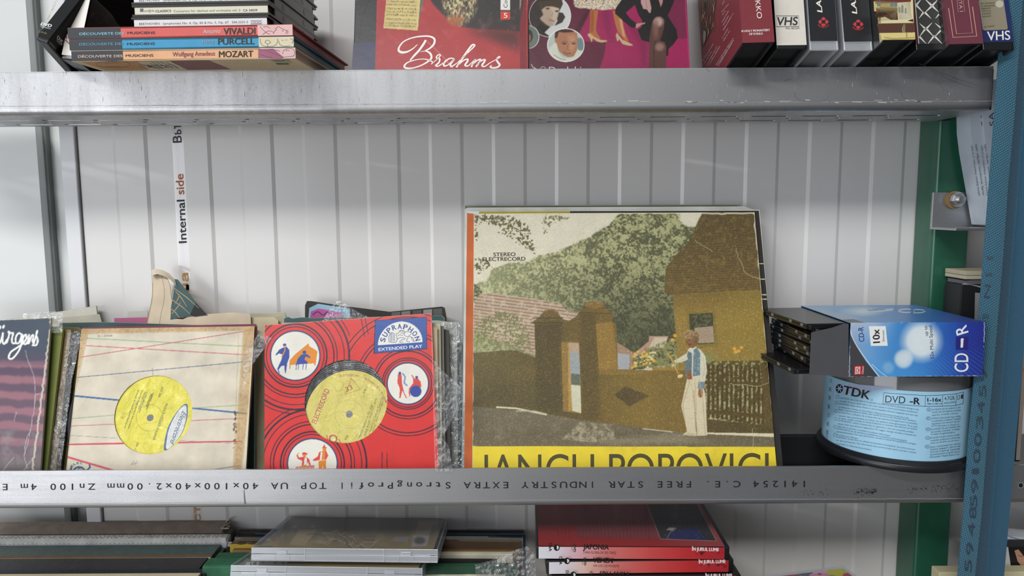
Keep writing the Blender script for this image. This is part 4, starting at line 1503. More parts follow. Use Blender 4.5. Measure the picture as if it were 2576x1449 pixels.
# musicians on the right disc
pr.poly(w5((1185, 630), (1200, 612), (1216, 640), (1216, 690), (1232, 760), (1254, 803), (1246, 804), (1218, 745), (1206, 800), (1196, 803), (1200, 730), (1182, 690)), RD_)
pr.ell(*w5((1200, 618))[0], 3.6, 4, BL)
pr.line(w5((1222, 622), (1240, 645), (1232, 690), (1252, 708)), 4.2, '8597bd')
pr.poly(w5((1300, 690), (1298, 655), (1285, 632), (1292, 630), (1312, 660), (1330, 652), (1355, 680), (1360, 720), (1345, 725), (1300, 712), (1275, 740), (1278, 790), (1268, 790), (1266, 735)), RD_)
pr.ell(*w5((1325, 648))[0], 3.6, 3.6, BL)
pr.ell(*w5((1318, 752))[0], 14.5, 14.5, BL)
# musicians on the lower disc
pr.poly(w5((470, 1240), (500, 1238), (525, 1255), (540, 1310), (530, 1312), (515, 1275), (505, 1310), (468, 1312), (475, 1270), (440, 1255), (432, 1225), (442, 1225), (450, 1245)), RD_)
pr.poly(w5((492, 1245), (508, 1245), (510, 1305), (485, 1305)), 'e9e6da')
pr.ell(*w5((490, 1222))[0], 5, 6, OR)
pr.poly(w5((470, 1222), (480, 1205), (515, 1212), (510, 1222)), RD_)
pr.line(w5((432, 1232), (447, 1212)), 2, OR)
pr.poly(w5((425, 1314), (565, 1302), (560, 1345), (425, 1345)), 'd97a62')
for x_ in range(435, 560, 9):
    pr.line(w5((x_, 1318), (x_, 1345)), 1, 'e9e6da')
pr.poly(w5((470, 1300), (510, 1297), (510, 1312), (470, 1313)), OR)
pr.poly(w5((598, 1205), (650, 1190), (668, 1230), (650, 1262), (610, 1262), (560, 1272), (552, 1262), (590, 1235)), RD_)
pr.poly(w5((612, 1205), (625, 1203), (618, 1262), (604, 1262)), 'e9e6da')
pr.poly(w5((628, 1200), (645, 1196), (642, 1258), (622, 1262)), OR)
pr.ell(*w5((640, 1182))[0], 4.6, 5.5, OR)
pr.poly(w5((622, 1175), (640, 1145), (646, 1166), (660, 1172)), RD_)
pr.poly(w5((595, 1270), (652, 1262), (650, 1345), (632, 1345), (628, 1300), (616, 1345), (596, 1345)), OR)
# blue makers' panel
pr.poly(w5((1014, 224), (1400, 199), (1403, 438), (1006, 473)), '14172a')
pr.poly(w5((1018, 228), (1397, 203), (1399, 434), (1011, 468)), '25509f')
arch = [(1203 + 166 * math.cos(t_) + 0, 398 - 164 * math.sin(t_) - (1203 + 166 * math.cos(t_) - 1203) * .07) for t_ in np.linspace(0, math.pi, 30)]
pr.poly(w5(*arch), 'e9e6da')
nR = pr.noise(30, 77, 3)
pr.put(np.clip((nR - .5) * 2, 0, 1), pr.a * .93 + .01, .6)
for a_, b_2 in (((196, 262), (122, 1340)), ((1434, 170), (1464, 1330)), ((196, 260), (1434, 172))):
    pr.line(w5(a_, b_2), 1.6, 'f0b8ae', .7)
hc2 = lr_.hit(870.5, 1008.7)
hr2 = float(np.linalg.norm(lr_.hit(974.4, 1008.7) - hc2))
mb = holed_sleeve(lr_, RR, pr, 3.0, 'd9c7b8', hc2, hr2, M_GLOSS, .52)
ac = w5((1203, 396))[0]
mb.arctext(lr_, 'SUPRAPHON', (ac[0], ac[1] + 1), 39, 38, 184, 352, 12.5, .09, '25509f', bold=.03)
mb.text(lr_, 'EXTENDED PLAY', w5((1042, 453))[0], w5((1368, 427))[0], 7.6, .09, 'e9ecf0', 0, .02)
LI = '2b4f95'
for pts in (((1120, 385), (1118, 350), (1130, 320), (1150, 315)), ((1120, 385), (1165, 388), (1180, 365), (1172, 325)), ((1132, 322), (1128, 380)), ((1140, 318), (1138, 382)), ((1150, 316), (1150, 382)), ((1160, 318), (1160, 380)),
            ((1172, 325), (1190, 318), (1200, 302), (1225, 300), (1238, 312), (1232, 330), (1250, 345), (1285, 348), (1300, 362), (1305, 382)), ((1185, 340), (1200, 332), (1225, 338)), ((1180, 365), (1205, 352), (1240, 360), (1205, 375), (1200, 388), (1225, 386)),
            ((1262, 352), (1250, 372), (1258, 384), (1275, 382)), ((1285, 350), (1295, 375), (1312, 382)), ((1238, 312), (1262, 308), (1284, 318), (1275, 335), (1262, 340)), ((1200, 310), (1215, 300), (1232, 316)), ((1205, 322), (1218, 316), (1230, 326))):
    mb.stroke(lr_, w5(*pts), 1.1, .09, LI, 0, smooth=4)
tag(mb.build('record_sleeve', M_GLOSS), 'red small record sleeve with black rings and white picture discs', 'record sleeve', 'small record sleeves')


def red_label(mb, S):
    mb.ring(S, 878, 1042, 36, 36, .7, .03, 'b3a848')
    mb.text(S, 'ELECTRECORD', (795, 1067), (829, 981), 12.5, .06, 'c4544c', 0, .012)
    T_ = w5((838, 655), (795, 775), (905, 737))
    mb.stroke(S, T_ + T_[:1], 1.2, .06, 'b5503f')
    mb.text(S, '33', (872, 986), (888, 979), 12, .06, 'b5503f')
    for body, a_, b_2, h_ in (('MINGÎIE BUFELE LA RÎU, rock', (905, 1100), (1000, 855), 4.6), ('LÎNGĂ PLOPII FĂRĂ SOȚ, shake', (945, 1090), (1030, 805), 4.8), ('și Guitarra (1), Gabriela Șorban (2)', (975, 1075), (1075, 795), 4.2),
                              ('„Sincron”, dirijor Cornel Fugaru (2)', (1000, 1060), (1088, 800), 4.2), ('628', (800, 1115), (820, 1085), 5.4), ('628-1', (935, 770), (958, 722), 4.4)):
        mb.text(S, body, w5(a_)[0], w5(b_2)[0], h_, .06, '5d5a30', 0, .004)
    mb.arctext(S, 'ELECTRECORD · BUCUREȘTI · ROMÂNIA', (878, 1042), 96, 96, 256, 345, 5, .06, 'b5503f', bold=.005)
    mb.ring(S, 838, 1104, 9, 9, 4, .06, 'c4544c')
    mb.stroke(S, [(822, 1094), (825, 1112), (832, 1108)], 2, .06, 'c4544c')
    mb.stroke(S, [(848, 1112), (858, 1116), (852, 1104)], 2.5, .06, 'c4544c')


record(lr_, (878, 1042), 84, 45, 1.3, 'small black record with pale yellow label, seen through the red sleeve window', 'pale yellow label with red lettering', 'e0d46a', red_label)
film('plastic_inner_sleeve', ell(870.5, 1008.7, 112, 112, 0, 40), lr_, -1.0, .35, 52, 'clear crinkled inner sleeve in the window of the red record sleeve', M_FILMTHIN, group='clear inner sleeves')

# ---- dark sleeve with the white script at the left edge of the frame
lj = lean(4.2, 2.6, 17.5)
RJ = rect(lj, (-330, 823), (128, 799.5))
pj = Pic(-150, 780, 150, 1300, 1.6, '44505c')
pj.put(np.ones_like(pj.X), pj.vgrad([(800, '45525f'), (880, '474f60'), (920, '5c4c60'), (1000, '6d5566'), (1120, '6b5a66'), (1190, '77706e')]))
nj = pj.noise(40, 61, 4)
stripe = np.clip(np.sin((pj.Y + (60 - pj.X) * .05 + (nj - .5) * 14 - 906) / 39.5 * 2 * math.pi) * 1.0 + .45, 0, 1) * np.clip((pj.Y - 895) / 30, 0, 1) * np.clip((1160 - pj.Y) / 60, 0, 1)
pj.put(stripe, 'a5727d', .85)
pj.put(np.clip((nj - .55) * 3, 0, 1) * (pj.Y > 1080), '9a9794', .7)
for cr in (((63, 882), (70, 905), (80, 930), (87, 960), (88, 1000), (84, 1040), (75, 1090), (64, 1140)), ((100, 990), (90, 995), (88, 1015)), ((76, 1080), (66, 1110), (62, 1150), (70, 1180)), ((40, 1036), (36, 1060)), ((0, 1190), (36, 1150)), ((58, 1184), (78, 1160))):
    P_, _ = catmull(np.array(cr, float), np.ones(len(cr)), 5)
    pj.line(P_ + np.random.RandomState(5).randn(*P_.shape) * .7, 1.5, 'c9c6c4', .8)
tt = np.linspace(0, 1, 80)[:, None]
P_ = np.array([129.5, 800]) + (np.array([80, 1195]) - [129.5, 800]) * tt + np.random.RandomState(6).randn(80, 2) * 1.0
pj.line(P_, 4.5, 'd2c9b4', .9)
P_ = np.array([-40, 806]) + (np.array([129, 800]) - [-40, 806]) * tt + np.random.RandomState(7).randn(80, 2) * .6
pj.line(P_, 2.2, 'c9c2b2', .8)
WS = 'f1f1ee'
for pts in (((-14, 846), (-10, 838), (-9, 858), (-3, 866), (4, 852), (7, 838), (6, 858), (11, 865), (17, 855)), ((17, 862), (23, 842), (21, 834), (27, 838), (33, 838), (30, 852), (31, 862), (37, 864)), ((55, 842), (47, 838), (40, 848), (40, 862), (48, 862), (56, 842), (53, 868), (45, 886), (31, 902), (22, 900), (27, 886), (44, 874), (58, 864)),
            ((58, 864), (66, 852), (65, 842), (59, 848), (58, 860), (64, 866), (70, 858)), ((70, 864), (73, 842), (72, 864), (79, 846), (84, 844), (82, 858), (85, 864)), ((85, 864), (92, 840), (94, 832), (91, 842), (95, 856), (91, 868), (82, 868))):
    pj.line(catmull(np.array(pts, float), np.ones(len(pts)), 5)[0], 4.6, WS)
for x_, y_ in ((0, 824), (9, 822)):
    pj.ell(x_, y_, 3, 5, WS, 1, 0, 20)
mb = MB()
slab(mb, lj, RJ, 2.8, 'cfc6b0')
frame_grid(mb, RJ, pj, .75, .06, lj)
tag(mb.build('record_sleeve', M_GLOSS), 'creased dark sleeve with white script lettering and pink stripes', 'record sleeve', 'small record sleeves')

# ---- sleeves seen by their edges and tops, left group
LG = 'worn small record sleeves seen by their edges'
simple_sleeve([(20, 827), (142, 821), (156, 820), (158, 830), (112, 1240), (20, 1240)], 11, 18, 3.0, '76803a', 'olive green record sleeve just behind the dark script sleeve', 'a3a560', LG)
simple_sleeve([(30, 832), (172, 829), (179, 831), (134, 1240), (30, 1240)], 16, 18, 2.4, '9a8560', 'tan record sleeve between the olive and the black ones', 'b09c78', LG)
simple_sleeve([(30, 836), (190, 834), (195, 838), (146, 1240), (30, 1240)], 21, 18, 2.4, '3b3c3e', 'charcoal record sleeve in wrinkled film, left of the beige lined sleeve', '55585a', LG, M_FOIL)
simple_sleeve([(40, 823), (196, 823), (207, 829), (165, 1240), (40, 1240)], 26, 18, 2.4, '6d6338', 'brownish olive record sleeve, its corner showing left of the beige lined sleeve', '8d8255', LG)
simple_sleeve([(150, 812), (262, 810), (640, 822), (640, 1240), (150, 1240)], 33, 18.6, 3, '33504e', 'dark teal record sleeve with pale top edge, behind the beige lined sleeve', '8fa5a0', LG)
simple_sleeve([(208, 824), (420, 819), (643, 815), (646, 822), (612, 1240), (165, 1240)], 8.2, 18.6, 2.2, '7a3350', 'maroon record sleeve peeking over the top of the beige lined sleeve', '934a62', LG)
simple_sleeve([(287, 800), (372, 798), (640, 804), (672, 810), (678, 820), (640, 1240), (285, 1240)], 46, 18.6, 2.4, 'a64a78', 'magenta record sleeve behind the torn cardboard flap', 'b76a90', LG, M_FOIL)
simple_sleeve([(322, 784), (372, 782), (372, 1240), (322, 1240)], 56, 18.6, 1.2, 'b3b2aa', 'greyish card in film showing left of the torn flap', None, LG, M_FOIL)
simple_sleeve([(560, 790), (715, 786), (719, 794), (715, 1240), (560, 1240)], 52, 18.6, 3.4, 'b7b098', 'grey cream record sleeve with rough top, right of the torn flap', 'd2cbb2', LG)
simple_sleeve([(560, 800), (690, 797), (700, 806), (690, 1240), (560, 1240)], 42.5, 18.6, 2.4, 'c9bd9c', 'cream record sleeve between the torn flap and the red sleeve', None, LG)
simple_sleeve([(16, 804), (140, 785), (242, 769), (246, 806), (255, 818), (255, 1240), (16, 1240)], 64, 19, 2.0, 'd0cdc2', 'white card sleeve leaning at the far left, tilted corner up', 'b9b5a6', LG)
simple_sleeve([(20, 812), (250, 790), (256, 812), (256, 1240), (20, 1240)], 59, 19, 1.6, 'bdb7a6', 'dusty white card sleeve just in front of the tilted white one', None, LG)
film('plastic_sleeve', [(60, 790), (130, 783), (157, 786), (156, 835), (140, 838), (60, 820)], lean(9, 2.6, 17.8), 2.6, 1.0, 71, 'clear crinkled plastic sleeve sticking up behind the dark script sleeve', M_FILM, group='clear plastic sleeves')
film('plastic_sleeve', [(612, 905), (622, 880), (650, 842), (664, 842), (683, 850), (650, 895), (625, 930), (612, 990)], lean(2, 40, 0), 2, 1.2, 72, 'clear plastic sleeve corner between the beige and red sleeves', M_FILM, group='clear plastic sleeves')

film('plastic_sleeve', [(172, 838), (198, 834), (205, 842), (180, 960), (165, 1080), (152, 1185), (118, 1185), (140, 1050), (160, 930)], lean(17, 2.6, 18), 2.0, 2.2, 78, 'wrinkled clear plastic sleeve left of the beige lined sleeve', M_FILM, group='clear plastic sleeves')

# ---- torn cardboard sleeve with the curled flap
lt = lean(38, 2.6, 18.6)
root = thing('torn_record_sleeve', lt.hit(500, 1200), 'torn beige cardboard record sleeve with a curled upright flap', 'record sleeve')
mb = MB()
outline(mb, lt, [(366, 830), (372, 800), (380, 770), (384, 740), (385, 712), (383, 690), (388, 684), (402, 682), (418, 690), (428, 720), (432, 760), (430, 801), (460, 803), (480, 795), (490, 797), (520, 790), (588, 786), (630, 790), (632, 830), (632, 1240), (366, 1240)], 1.2, 'd3c2a8')
mb.stroke(lt, [(404, 684), (412, 720), (413, 752), (405, 790), (400, 822)], 1.0, .1, '9b8668', smooth=4)
mb.stroke(lt, [(384, 712), (383, 745), (376, 785), (370, 815)], 2.0, .1, 'a5906c', smooth=4)
mb.build('card', M_OLD, root)
# the curl rolled forward at the top and the printed inner side facing right
mb = MB()
prof_ = [(382, 690), (380, 684), (383, 679), (392, 676), (408, 679), (425, 687), (440, 703)]
rows_ = []
for i, (x_, y_) in enumerate(prof_):
    rows_.append([lt.hit(x_, y_, 2 + 4 * math.sin(i / 6 * math.pi)), lt.hit(x_ + 4, y_ + 9 + i * 1.5, 5 + 3 * math.sin(i / 6 * math.pi))])
G = np.array(rows_)
V = np.r_[G[:, 0], G[:, 1]]
n = len(rows_)
mb.add(V, [[i, i + n, i + n + 1, i + 1] for i in range(n - 1)], 'dccdb6', smooth=True)
cl = mb.build('curl', M_OLD, root)
mb = MB()
tri = [(440, 702), (447, 703), (470, 732), (500, 770), (521, 792), (470, 796), (428, 803), (430, 770), (434, 730)]
mb.prism(lt.hit(*np.array(tri, float).T, 1.2), -lt.N * .8, '3c5a5c')
ltp = Plane(lt.P0 + lt.N * 1.2, lt.N)
mb.sheet(ltp, [(478, 792), (492, 762), (521, 792), (490, 796)], .08, '17191b')
for a_, b_2 in (((434, 722), (500, 775)), ((441, 732), (470, 772)), ((430, 752), (478, 790)), ((432, 790), (455, 760)), ((428, 775), (452, 800)), ((452, 740), (440, 765))):
    mb.stroke(ltp, [a_, ((a_[0] + b_2[0]) / 2 + 2, (a_[1] + b_2[1]) / 2 - 1), b_2], [1.6, 2.2, 1], .1, 'b79a6c')
mb.stroke(ltp, [(440, 705), (436, 735), (430, 770), (428, 803)], 1.6, .1, 'c9b595')
fl = mb.build('flap', M_OLD, root)
fl['label'] = 'dark green printed side of the torn flap'

# ---- sleeves behind the red one
RG = 'worn small record sleeves behind the red one'
for x1_, y1_, yb2, c_, lab in ((1100, 822, 8.4, 'b8a888', 'tan record sleeve edge nearest behind the red sleeve'), (1108, 812, 13, 'c9bfa4', 'cream record sleeve edge second behind the red sleeve'),
                               (1116, 818, 18, '8c8a80', 'grey record sleeve edge third behind the red sleeve'), (1129, 828, 23, '4e4b45', 'dark record sleeve edge poking out right of the red sleeve')):
    simple_sleeve([(700, y1_ + 10), (x1_ - 12, y1_), (x1_, y1_ + 3), (x1_ + 6, 1240), (700, 1240)], yb2, 18.4, 2.6, c_, lab, None, RG)
simple_sleeve([(708, 812), (1100, 806), (1147, 812), (1150, 820), (1152, 1240), (708, 1240)], 35, 18.5, 2.6, 'bfc1b6', 'pale record sleeve with a long straight top behind the red sleeve', 'd5d5ca', RG)
simple_sleeve([(714, 801), (724, 797), (735, 801), (760, 798), (780, 800), (1112, 794), (1118, 800), (1118, 1240), (714, 1240)], 40, 18.5, 2.0, '39605f', 'torn teal record sleeve over the top of the red sleeve', 'b4b9ab', RG)


def dark_art(mb, pl):
    mb.sheet(pl, [(778, 775), (800, 764), (880, 777), (880, 800), (776, 800)], .1, '8fb6cc')
    mb.sheet(pl, [(782, 784), (800, 776), (860, 786), (860, 800), (780, 800)], .14, 'b84f90')
    mb.stroke(pl, [(786, 792), (800, 784), (812, 793), (825, 785), (840, 794)], 3, .18, '4a2c6a', smooth=3)
    for x_, c_ in ((985, '5c5c5c'), (1010, '7a7a78'), (1038, '4c4c4c'), (1065, '8a8a88'), (1090, '555555')):
        mb.sheet(pl, [(x_, 786 - (x_ - 985) * .08), (x_ + 22, 784 - (x_ - 985) * .08), (x_ + 22, 801), (x_, 801)], .1, c_)


simple_sleeve([(767, 768), (772, 757), (782, 757), (862, 769), (980, 784), (1112, 771), (1119, 774), (1124, 800), (1124, 1240), (765, 1240)], 52, 18.8, 2.6, '27241f', 'black record sleeve with a rounded slanting top, rearmost behind the red sleeve', '8a8472', RG, art=dark_art)
film('plastic_sleeve', [(812, 808), (835, 772), (849, 758), (862, 760), (905, 788), (945, 806)], lean(27, 2.6, 18.5), 3, 2.0, 73, 'clear plastic sleeve with pointed corner standing up behind the red sleeve', M_FILM, group='clear plastic sleeves')
film('plastic_sleeve', [(1112, 812), (1150, 808), (1163, 830), (1160, 1190), (1112, 1190)], lean(30, 2.6, 18.5), 0, 2.0, 74, 'long clear plastic sleeve edge right of the red sleeve', M_FILM, group='clear plastic sleeves')
film('plastic_sleeve', [(1092, 905), (1110, 930), (1128, 945), (1164, 975), (1140, 1050), (1112, 1100), (1128, 1120), (1140, 1185), (1096, 1185)], lean(3, 40, 4), 6, 2.6, 75, 'crumpled clear plastic sleeve hanging out at the right edge of the red sleeve', M_FILM, group='clear plastic sleeves')


# ------------------------------------------------------------------ top shelf
LIP = TOPZ + 40
_t = math.radians(14)
PT = Plane((0, -50 * math.cos(_t), LIP + 50 * math.sin(_t)), (0, -math.cos(_t), math.sin(_t)))
VT = np.array([0, math.sin(_t), math.cos(_t)])


def spine_box(BL, BR, ydir=None, D=112, H=188, pl=None, tilt=14):
    """case leaning back on plane PT: bottom corners of its spine seen at BL, BR"""
    _t = math.radians(tilt)
    if pl is None:                       # slide the case so that its underside rests on the front lip
        lo, hi = 0.0, 120.0
        for _ in range(40):
            s_ = (lo + hi) / 2
            pl = Plane((0, -s_ * math.cos(_t), LIP + .5 + s_ * math.sin(_t)), (0, -math.cos(_t), math.sin(_t)))
            lowc = BL if BL[1] > BR[1] else BR
            x_ = pl.hit(*lowc)[0]
            y_ = proj((x_, -s_ * math.cos(_t), LIP + .5 + s_ * math.sin(_t)))[1]
            lo, hi = (s_, hi) if y_ > lowc[1] else (lo, s_)
    A, B = pl.hit(*BL), pl.hit(*BR)
    W = np.linalg.norm(B - A)
    u = (B - A) / W
    A, W = A + u * .45, W - .9
    v = np.cross(u, -pl.N)
    v = v if v[2] > 0 else -v
    return A, u, v, -pl.N, W, D, H


def tape(BL, BR, label, body='17181a', mat=None, D=112, inset=0.0, group='videotapes on the top shelf', nm='videotape_case'):
    A, u, v, b, W, D, H = g = spine_box(BL, BR, D=D)
    root = thing(nm, A + u * W / 2 + b * D / 2, label, 'videotape' if nm == 'videotape_case' else 'case', group)
    mb = MB()
    t = 2.0
    # shell with a recessed underside, as clamshell cases have
    mb.obox(A, u * t, b * D, v * H, body, 0, .8)
    mb.obox(A + u * (W - t), u * t, b * D, v * H, body, 0, .8)
    mb.obox(A, u * W, b * t, v * H, body, 0, .8)
    mb.obox(A + b * (D - t), u * W, b * t, v * H, body, 0, .8)
    mb.obox(A + u * t + v * 4 + b * t, u * (W - 2 * t), b * (D - 2 * t), v * (H - 8), body, 0, .5)
    mb.build('case', mat or M_PLAST, root)
    return root, g


def facet(g, side):
    A, u, v, b, W, D, H = g
    return Plane(A - u * .0, -u) if side == 'l' else (Plane(A + u * W, u) if side == 'r' else Plane(A, -b))


def wrap(mb, g, z0, z1, col, x0=0.0, x1=1.0, off=.25, left=0):
    """printed insert on the spine (and the left cover) of a case"""
    A, u, v, b, W, D, H = g
    O = A + u * W * x0 + v * z0 - b * off
    mb.obox(O, u * W * (x1 - x0), b * .2, v * (z1 - z0), col, 0, 0)
    if left:
        mb.obox(A - u * off + v * z0 - b * off, u * .2, b * left, v * (z1 - z0), col, 0, 0)


# red monastery tape, its left cover in view
root, g = tape((1867, 110), (1950, 107.5), 'dark red wide videotape case with white lettering, leftmost of the tape row', D=128)
mb = MB()
wrap(mb, g, .6, 187, '7f343c', left=127)
S, L = facet(g, 'f'), facet(g, 'l')
PK = lambda *p: [(1740 + x / 6.283, y / 6.283) for x, y in p]
mb.text(S, 'KYKKO', (1896, -26), (1905, 47), 12.5, .5, 'ece4dc', 0, .004)
mb.text(S, '© HOLY MONASTERY', *PK((785, 510), (1238, 490)), 5.2, .5, 'ece4dc', 0, .03)
mb.text(S, 'OF KYKKO', *PK((908, 555), (1125, 548)), 5.2, .5, 'ece4dc', 0, .03)
for x0, y0, x1, y1 in ((488, 75, 520, 10), (480, 190, 595, 60), (495, 235, 540, 165), (482, 358, 590, 170), (500, 405, 595, 240), (505, 480, 660, 215), (490, 605, 585, 440), (505, 650, 612, 480), (185, 960, 350, 690),
                       (205, 1000, 320, 810), (240, 1040, 415, 730), (275, 1040, 455, 725), (385, 1030, 672, 590), (410, 1035, 660, 650), (430, 1040, 675, 625), (505, 470, 560, 390)):
    a, b_ = PK((x0, y0), (x1, y1))
    mb.scribble(L, a, b_, 2.6, .5, 'd9c2c2')
nv = np.random.RandomState(9)
mb.sheet(L, PK((125, -30), (400, -30), (365, 200), (360, 400), (300, 520), (215, 690), (170, 760), (150, 500)), .42, '4a352c')
for i in range(26):
    x_, y_ = 150 + 210 * nv.rand(), -20 + 480 * nv.rand()
    mb.stroke(L, PK((x_, y_), (x_ + nv.randn() * 14, y_ + 60), (x_ - 10 + nv.randn() * 14, y_ + 130)), [1, 2.4, .8], .5 + .01 * i, ['7b5a3f', '2c201c', '94704c', '8a3b3c', 'b59468'][i % 5], smooth=3)
mb.sheet(L, PK((185, 480), (225, 500), (220, 620), (190, 700), (178, 600)), .8, 'a89a90')
mb.build('cover_insert', M_FOIL, root)
# white tape
root, g = tape((1953, 124), (2031, 123), 'white videotape case with boxed black letters, second from the left in the tape row')
mb = MB()
A, u, v, b, W, D, H = g
wrap(mb, g, 3.6, 187, 'dad5ca')
S = facet(g, 'f')
bx_ = PK((1333, 250), (1690, 250), (1698, 416), (1340, 420))
mb.stroke(S, bx_, 1.0, .55, '2a2826', closed=True)
mb.text(S, 'VHS', *PK((1352, 398), (1680, 394)), 20, .55, '2a2a2e', 0, .018, .12)
mb.text(S, 'PAL SECAM', *PK((1490, 460), (1700, 460)), 4.6, .55, '4a4844', 0, .004)
mb.build('cover_insert', M_PAPER, root)
# two black tapes in clear cases
for BL, BR, ox, oy, lab, side in (((2036, 126.5), (2112, 126), 0, 0, 'black videotape in clear case with red flower emblem, nearest the white tape', 0), ((2122, 128), (2198, 127), 87.5, 6, 'black videotape in clear case with red flower emblem, beside the house picture tape', 1)):
    root, g = tape(BL, BR, lab, '9b9a93', M_CASE)
    A, u, v, b, W, D, H = g
    mb = MB()
    mb.obox(A + u * 2.6 + v * 5 + b * 3, u * (W - 5.2), b * (D - 8), v * (H - 12), '2b2b2b', 0, .5)
    mb.build('tape_cassette', M_MATT, root)
    mb = MB()
    mb.obox(A + u * .8 + v * 8.6 - b * .3, u * (W - 1.6), b * .25, v * (H - 10), '26272a')
    S = Plane(A - b * .3, -b)
    cx, cy = 2071.5 + ox, 55 + oy
    mb.text(S, 'LAZAR', (2069 + ox, 31.5 + oy * .6), (2059 + ox, -52), 12.5, .2, 'efe9dd', 0, .025, .2)
    for k_ in range(4):
        a = k_ * math.pi / 2
        ca, sa = math.cos(a), math.sin(a)
        P_ = [(4.0, 0), (6, -5.5), (9, -5.5), (13.5, 0), (9, 5.5), (6, 5.5)]
        mb.sheet(S, [(cx + x * ca - y * sa, cy + (x * sa + y * ca) * .93) for x, y in P_], .2, 'c24349')
    mb.arctext(S, 'DHARANA', (cx, cy + 1), 17, 15, 152, 28, 4.4, .2, 'c24349', bold=.01)
    mb.build('cover_insert', M_GLOSS, root)
# house picture tape
root, g = tape((2221, 104), (2303, 103), 'videotape case with a photo of tiled houses on its spine, right of the black tapes')
mb = MB()
A, u, v, b, W, D, H = g
S = facet(g, 'f')
wrap(mb, g, 1.2, 187, 'd6c68c', left=6)
C6 = lambda *p: [(2130 + x / 5.776, y / 5.776) for x, y in p]
for P_, c_ in ((((470, -60), (960, -60), (975, 330), (500, 340)), 'd8cda0'), (((390, 20), (730, 30), (745, 160), (400, 165)), 'c9b67a'), (((425, 110), (725, 90), (748, 290), (640, 290), (560, 245), (470, 262), (430, 220)), '6b4630'),
               (((730, 45), (920, 25), (945, 275), (760, 285)), 'e0d8b8'), (((400, -10), (930, -30), (935, 25), (420, 60)), '7a3a34'), (((440, 345), (985, 335), (990, 470), (470, 480)), '5f4034'),
               (((800, 350), (850, 350), (852, 470), (806, 470)), 'd9cc98'), (((880, 300), (965, 275), (970, 320)), '5c4636'), (((480, 480), (992, 470), (996, 568), (510, 575)), 'd8c984')):
    mb.sheet(S, C6(*P_), .5, c_)
for x_ in range(470, 980, 26):
    mb.stroke(S, C6((x_ - 20, 475), (x_ + 8, 342)), .8, .62, '43291f')
for y_ in range(120, 285, 16):
    mb.stroke(S, C6((435, y_ + 20), (740, y_)), .5, .6, '54331f')
for x_, y_, w_, h_ in ((767, 182, 26, 90), (808, 185, 34, 125), (856, 195, 26, 90)):
    mb.sheet(S, C6((x_ - w_ / 2, y_), (x_ - w_ / 2, y_ - h_ * .75), (x_, y_ - h_), (x_ + w_ / 2, y_ - h_ * .75), (x_ + w_ / 2, y_)), .6, '8d8b80')
for x_, y_ in ((470, 60), (660, 60), (715, 60)):
    mb.sheet(S, C6((x_ - 28, y_ - 22), (x_ + 20, y_ - 22), (x_ + 20, y_ + 30), (x_ - 28, y_ + 30)), .6, '6f7f84')
mb.sheet(S, C6((395, 215), (470, 180), (560, 182), (600, 200), (540, 220), (430, 255)), .64, '3a2a22')
mb.sheet(S, C6((860, 470), (880, 470), (882, 560), (864, 560)), .62, 'a8955c')
mb.stroke(S, C6((545, 545), (700, 560), (990, 545)), 3, .56, 'b29a58', smooth=3)
mb.build('cover_insert', M_GLOSS, root)
# black tape with white lattice
root, g = tape((2304, 127.5), (2377, 126), 'black videotape case with white lattice pattern and maroon edge')
mb = MB()
A, u, v, b, W, D, H = g
S = facet(g, 'f')
wrap(mb, g, 6.2, 187, '3c3d3c', .08, .985)
wrap(mb, g, 6.2, 187, '5b2a30', 0, .085, .3)
mb.stroke(S, C6((985, -80), (1048, 635)), 1.8, .55, 'dad8cc')
for a, c_, w1, w2 in (((1010, 75), (1120, 190), 1, 1), ((1240, 85), (1130, 190), 1, 1), ((1240, 85), (1130, -20), 1, 1), ((1240, 85), (1340, 180), 1, 1), ((1010, 75), (1080, -10), 1, 1), ((1240, 85), (1330, -10), 1, 1), ((1120, 175), (1050, 268), 1, 1), ((1140, 185), (1228, 272), 1, 1), ((1360, 185), (1290, 268), 1, 1),
                      ((1150, 425), (1058, 340), 1, 1), ((1150, 425), (1240, 330), 1, 1), ((1385, 420), (1285, 338), 1, 1), ((1150, 410), (1272, 540), 1, 1), ((1150, 410), (1055, 535), 1, 1), ((1385, 425), (1272, 540), 1, 1), ((1272, 520), (1180, 636), 1, 1), ((1272, 520), (1385, 636), 1, 1), ((1055, 530), (1155, 636), 1, 1), ((1385, 410), (1405, 450), 1, 1), ((1360, 190), (1385, 215), 1, 1)):
    mb.stroke(S, C6(a, c_), [5.5, .9], .6, 'dcdacf')
mb.build('cover_insert', M_GLOSS, root)
# maroon tape with pink frame
root, g = tape((2387, 113.5), (2475, 111), 'maroon videotape case with double pink frame lines')
mb = MB()
A, u, v, b, W, D, H = g
S = facet(g, 'f')
wrap(mb, g, .6, 187, '6b3844', left=5)
PK2 = 'd8a596'
mb.stroke(S, C6((1480, 118), (1545, 545), (1890, 525), (1828, 98)), 1.8, .5, PK2)
mb.stroke(S, C6((1520, -40), (1595, 490), (1828, 480), (1760, -40)), 1.3, .5, PK2)
mb.text(S, 'CASETA I', C6((1600, -190))[0], C6((1645, 172))[0], 8.0, .5, 'cfa9a0', 0, .0)
for a, c_ in (((1600, -20), (1622, 178)), ((1690, -20), (1712, 172))):
    mb.stroke(S, C6(a, c_), .8, .5, 'c79a92')
mb.build('cover_insert', M_GLOSS, root)
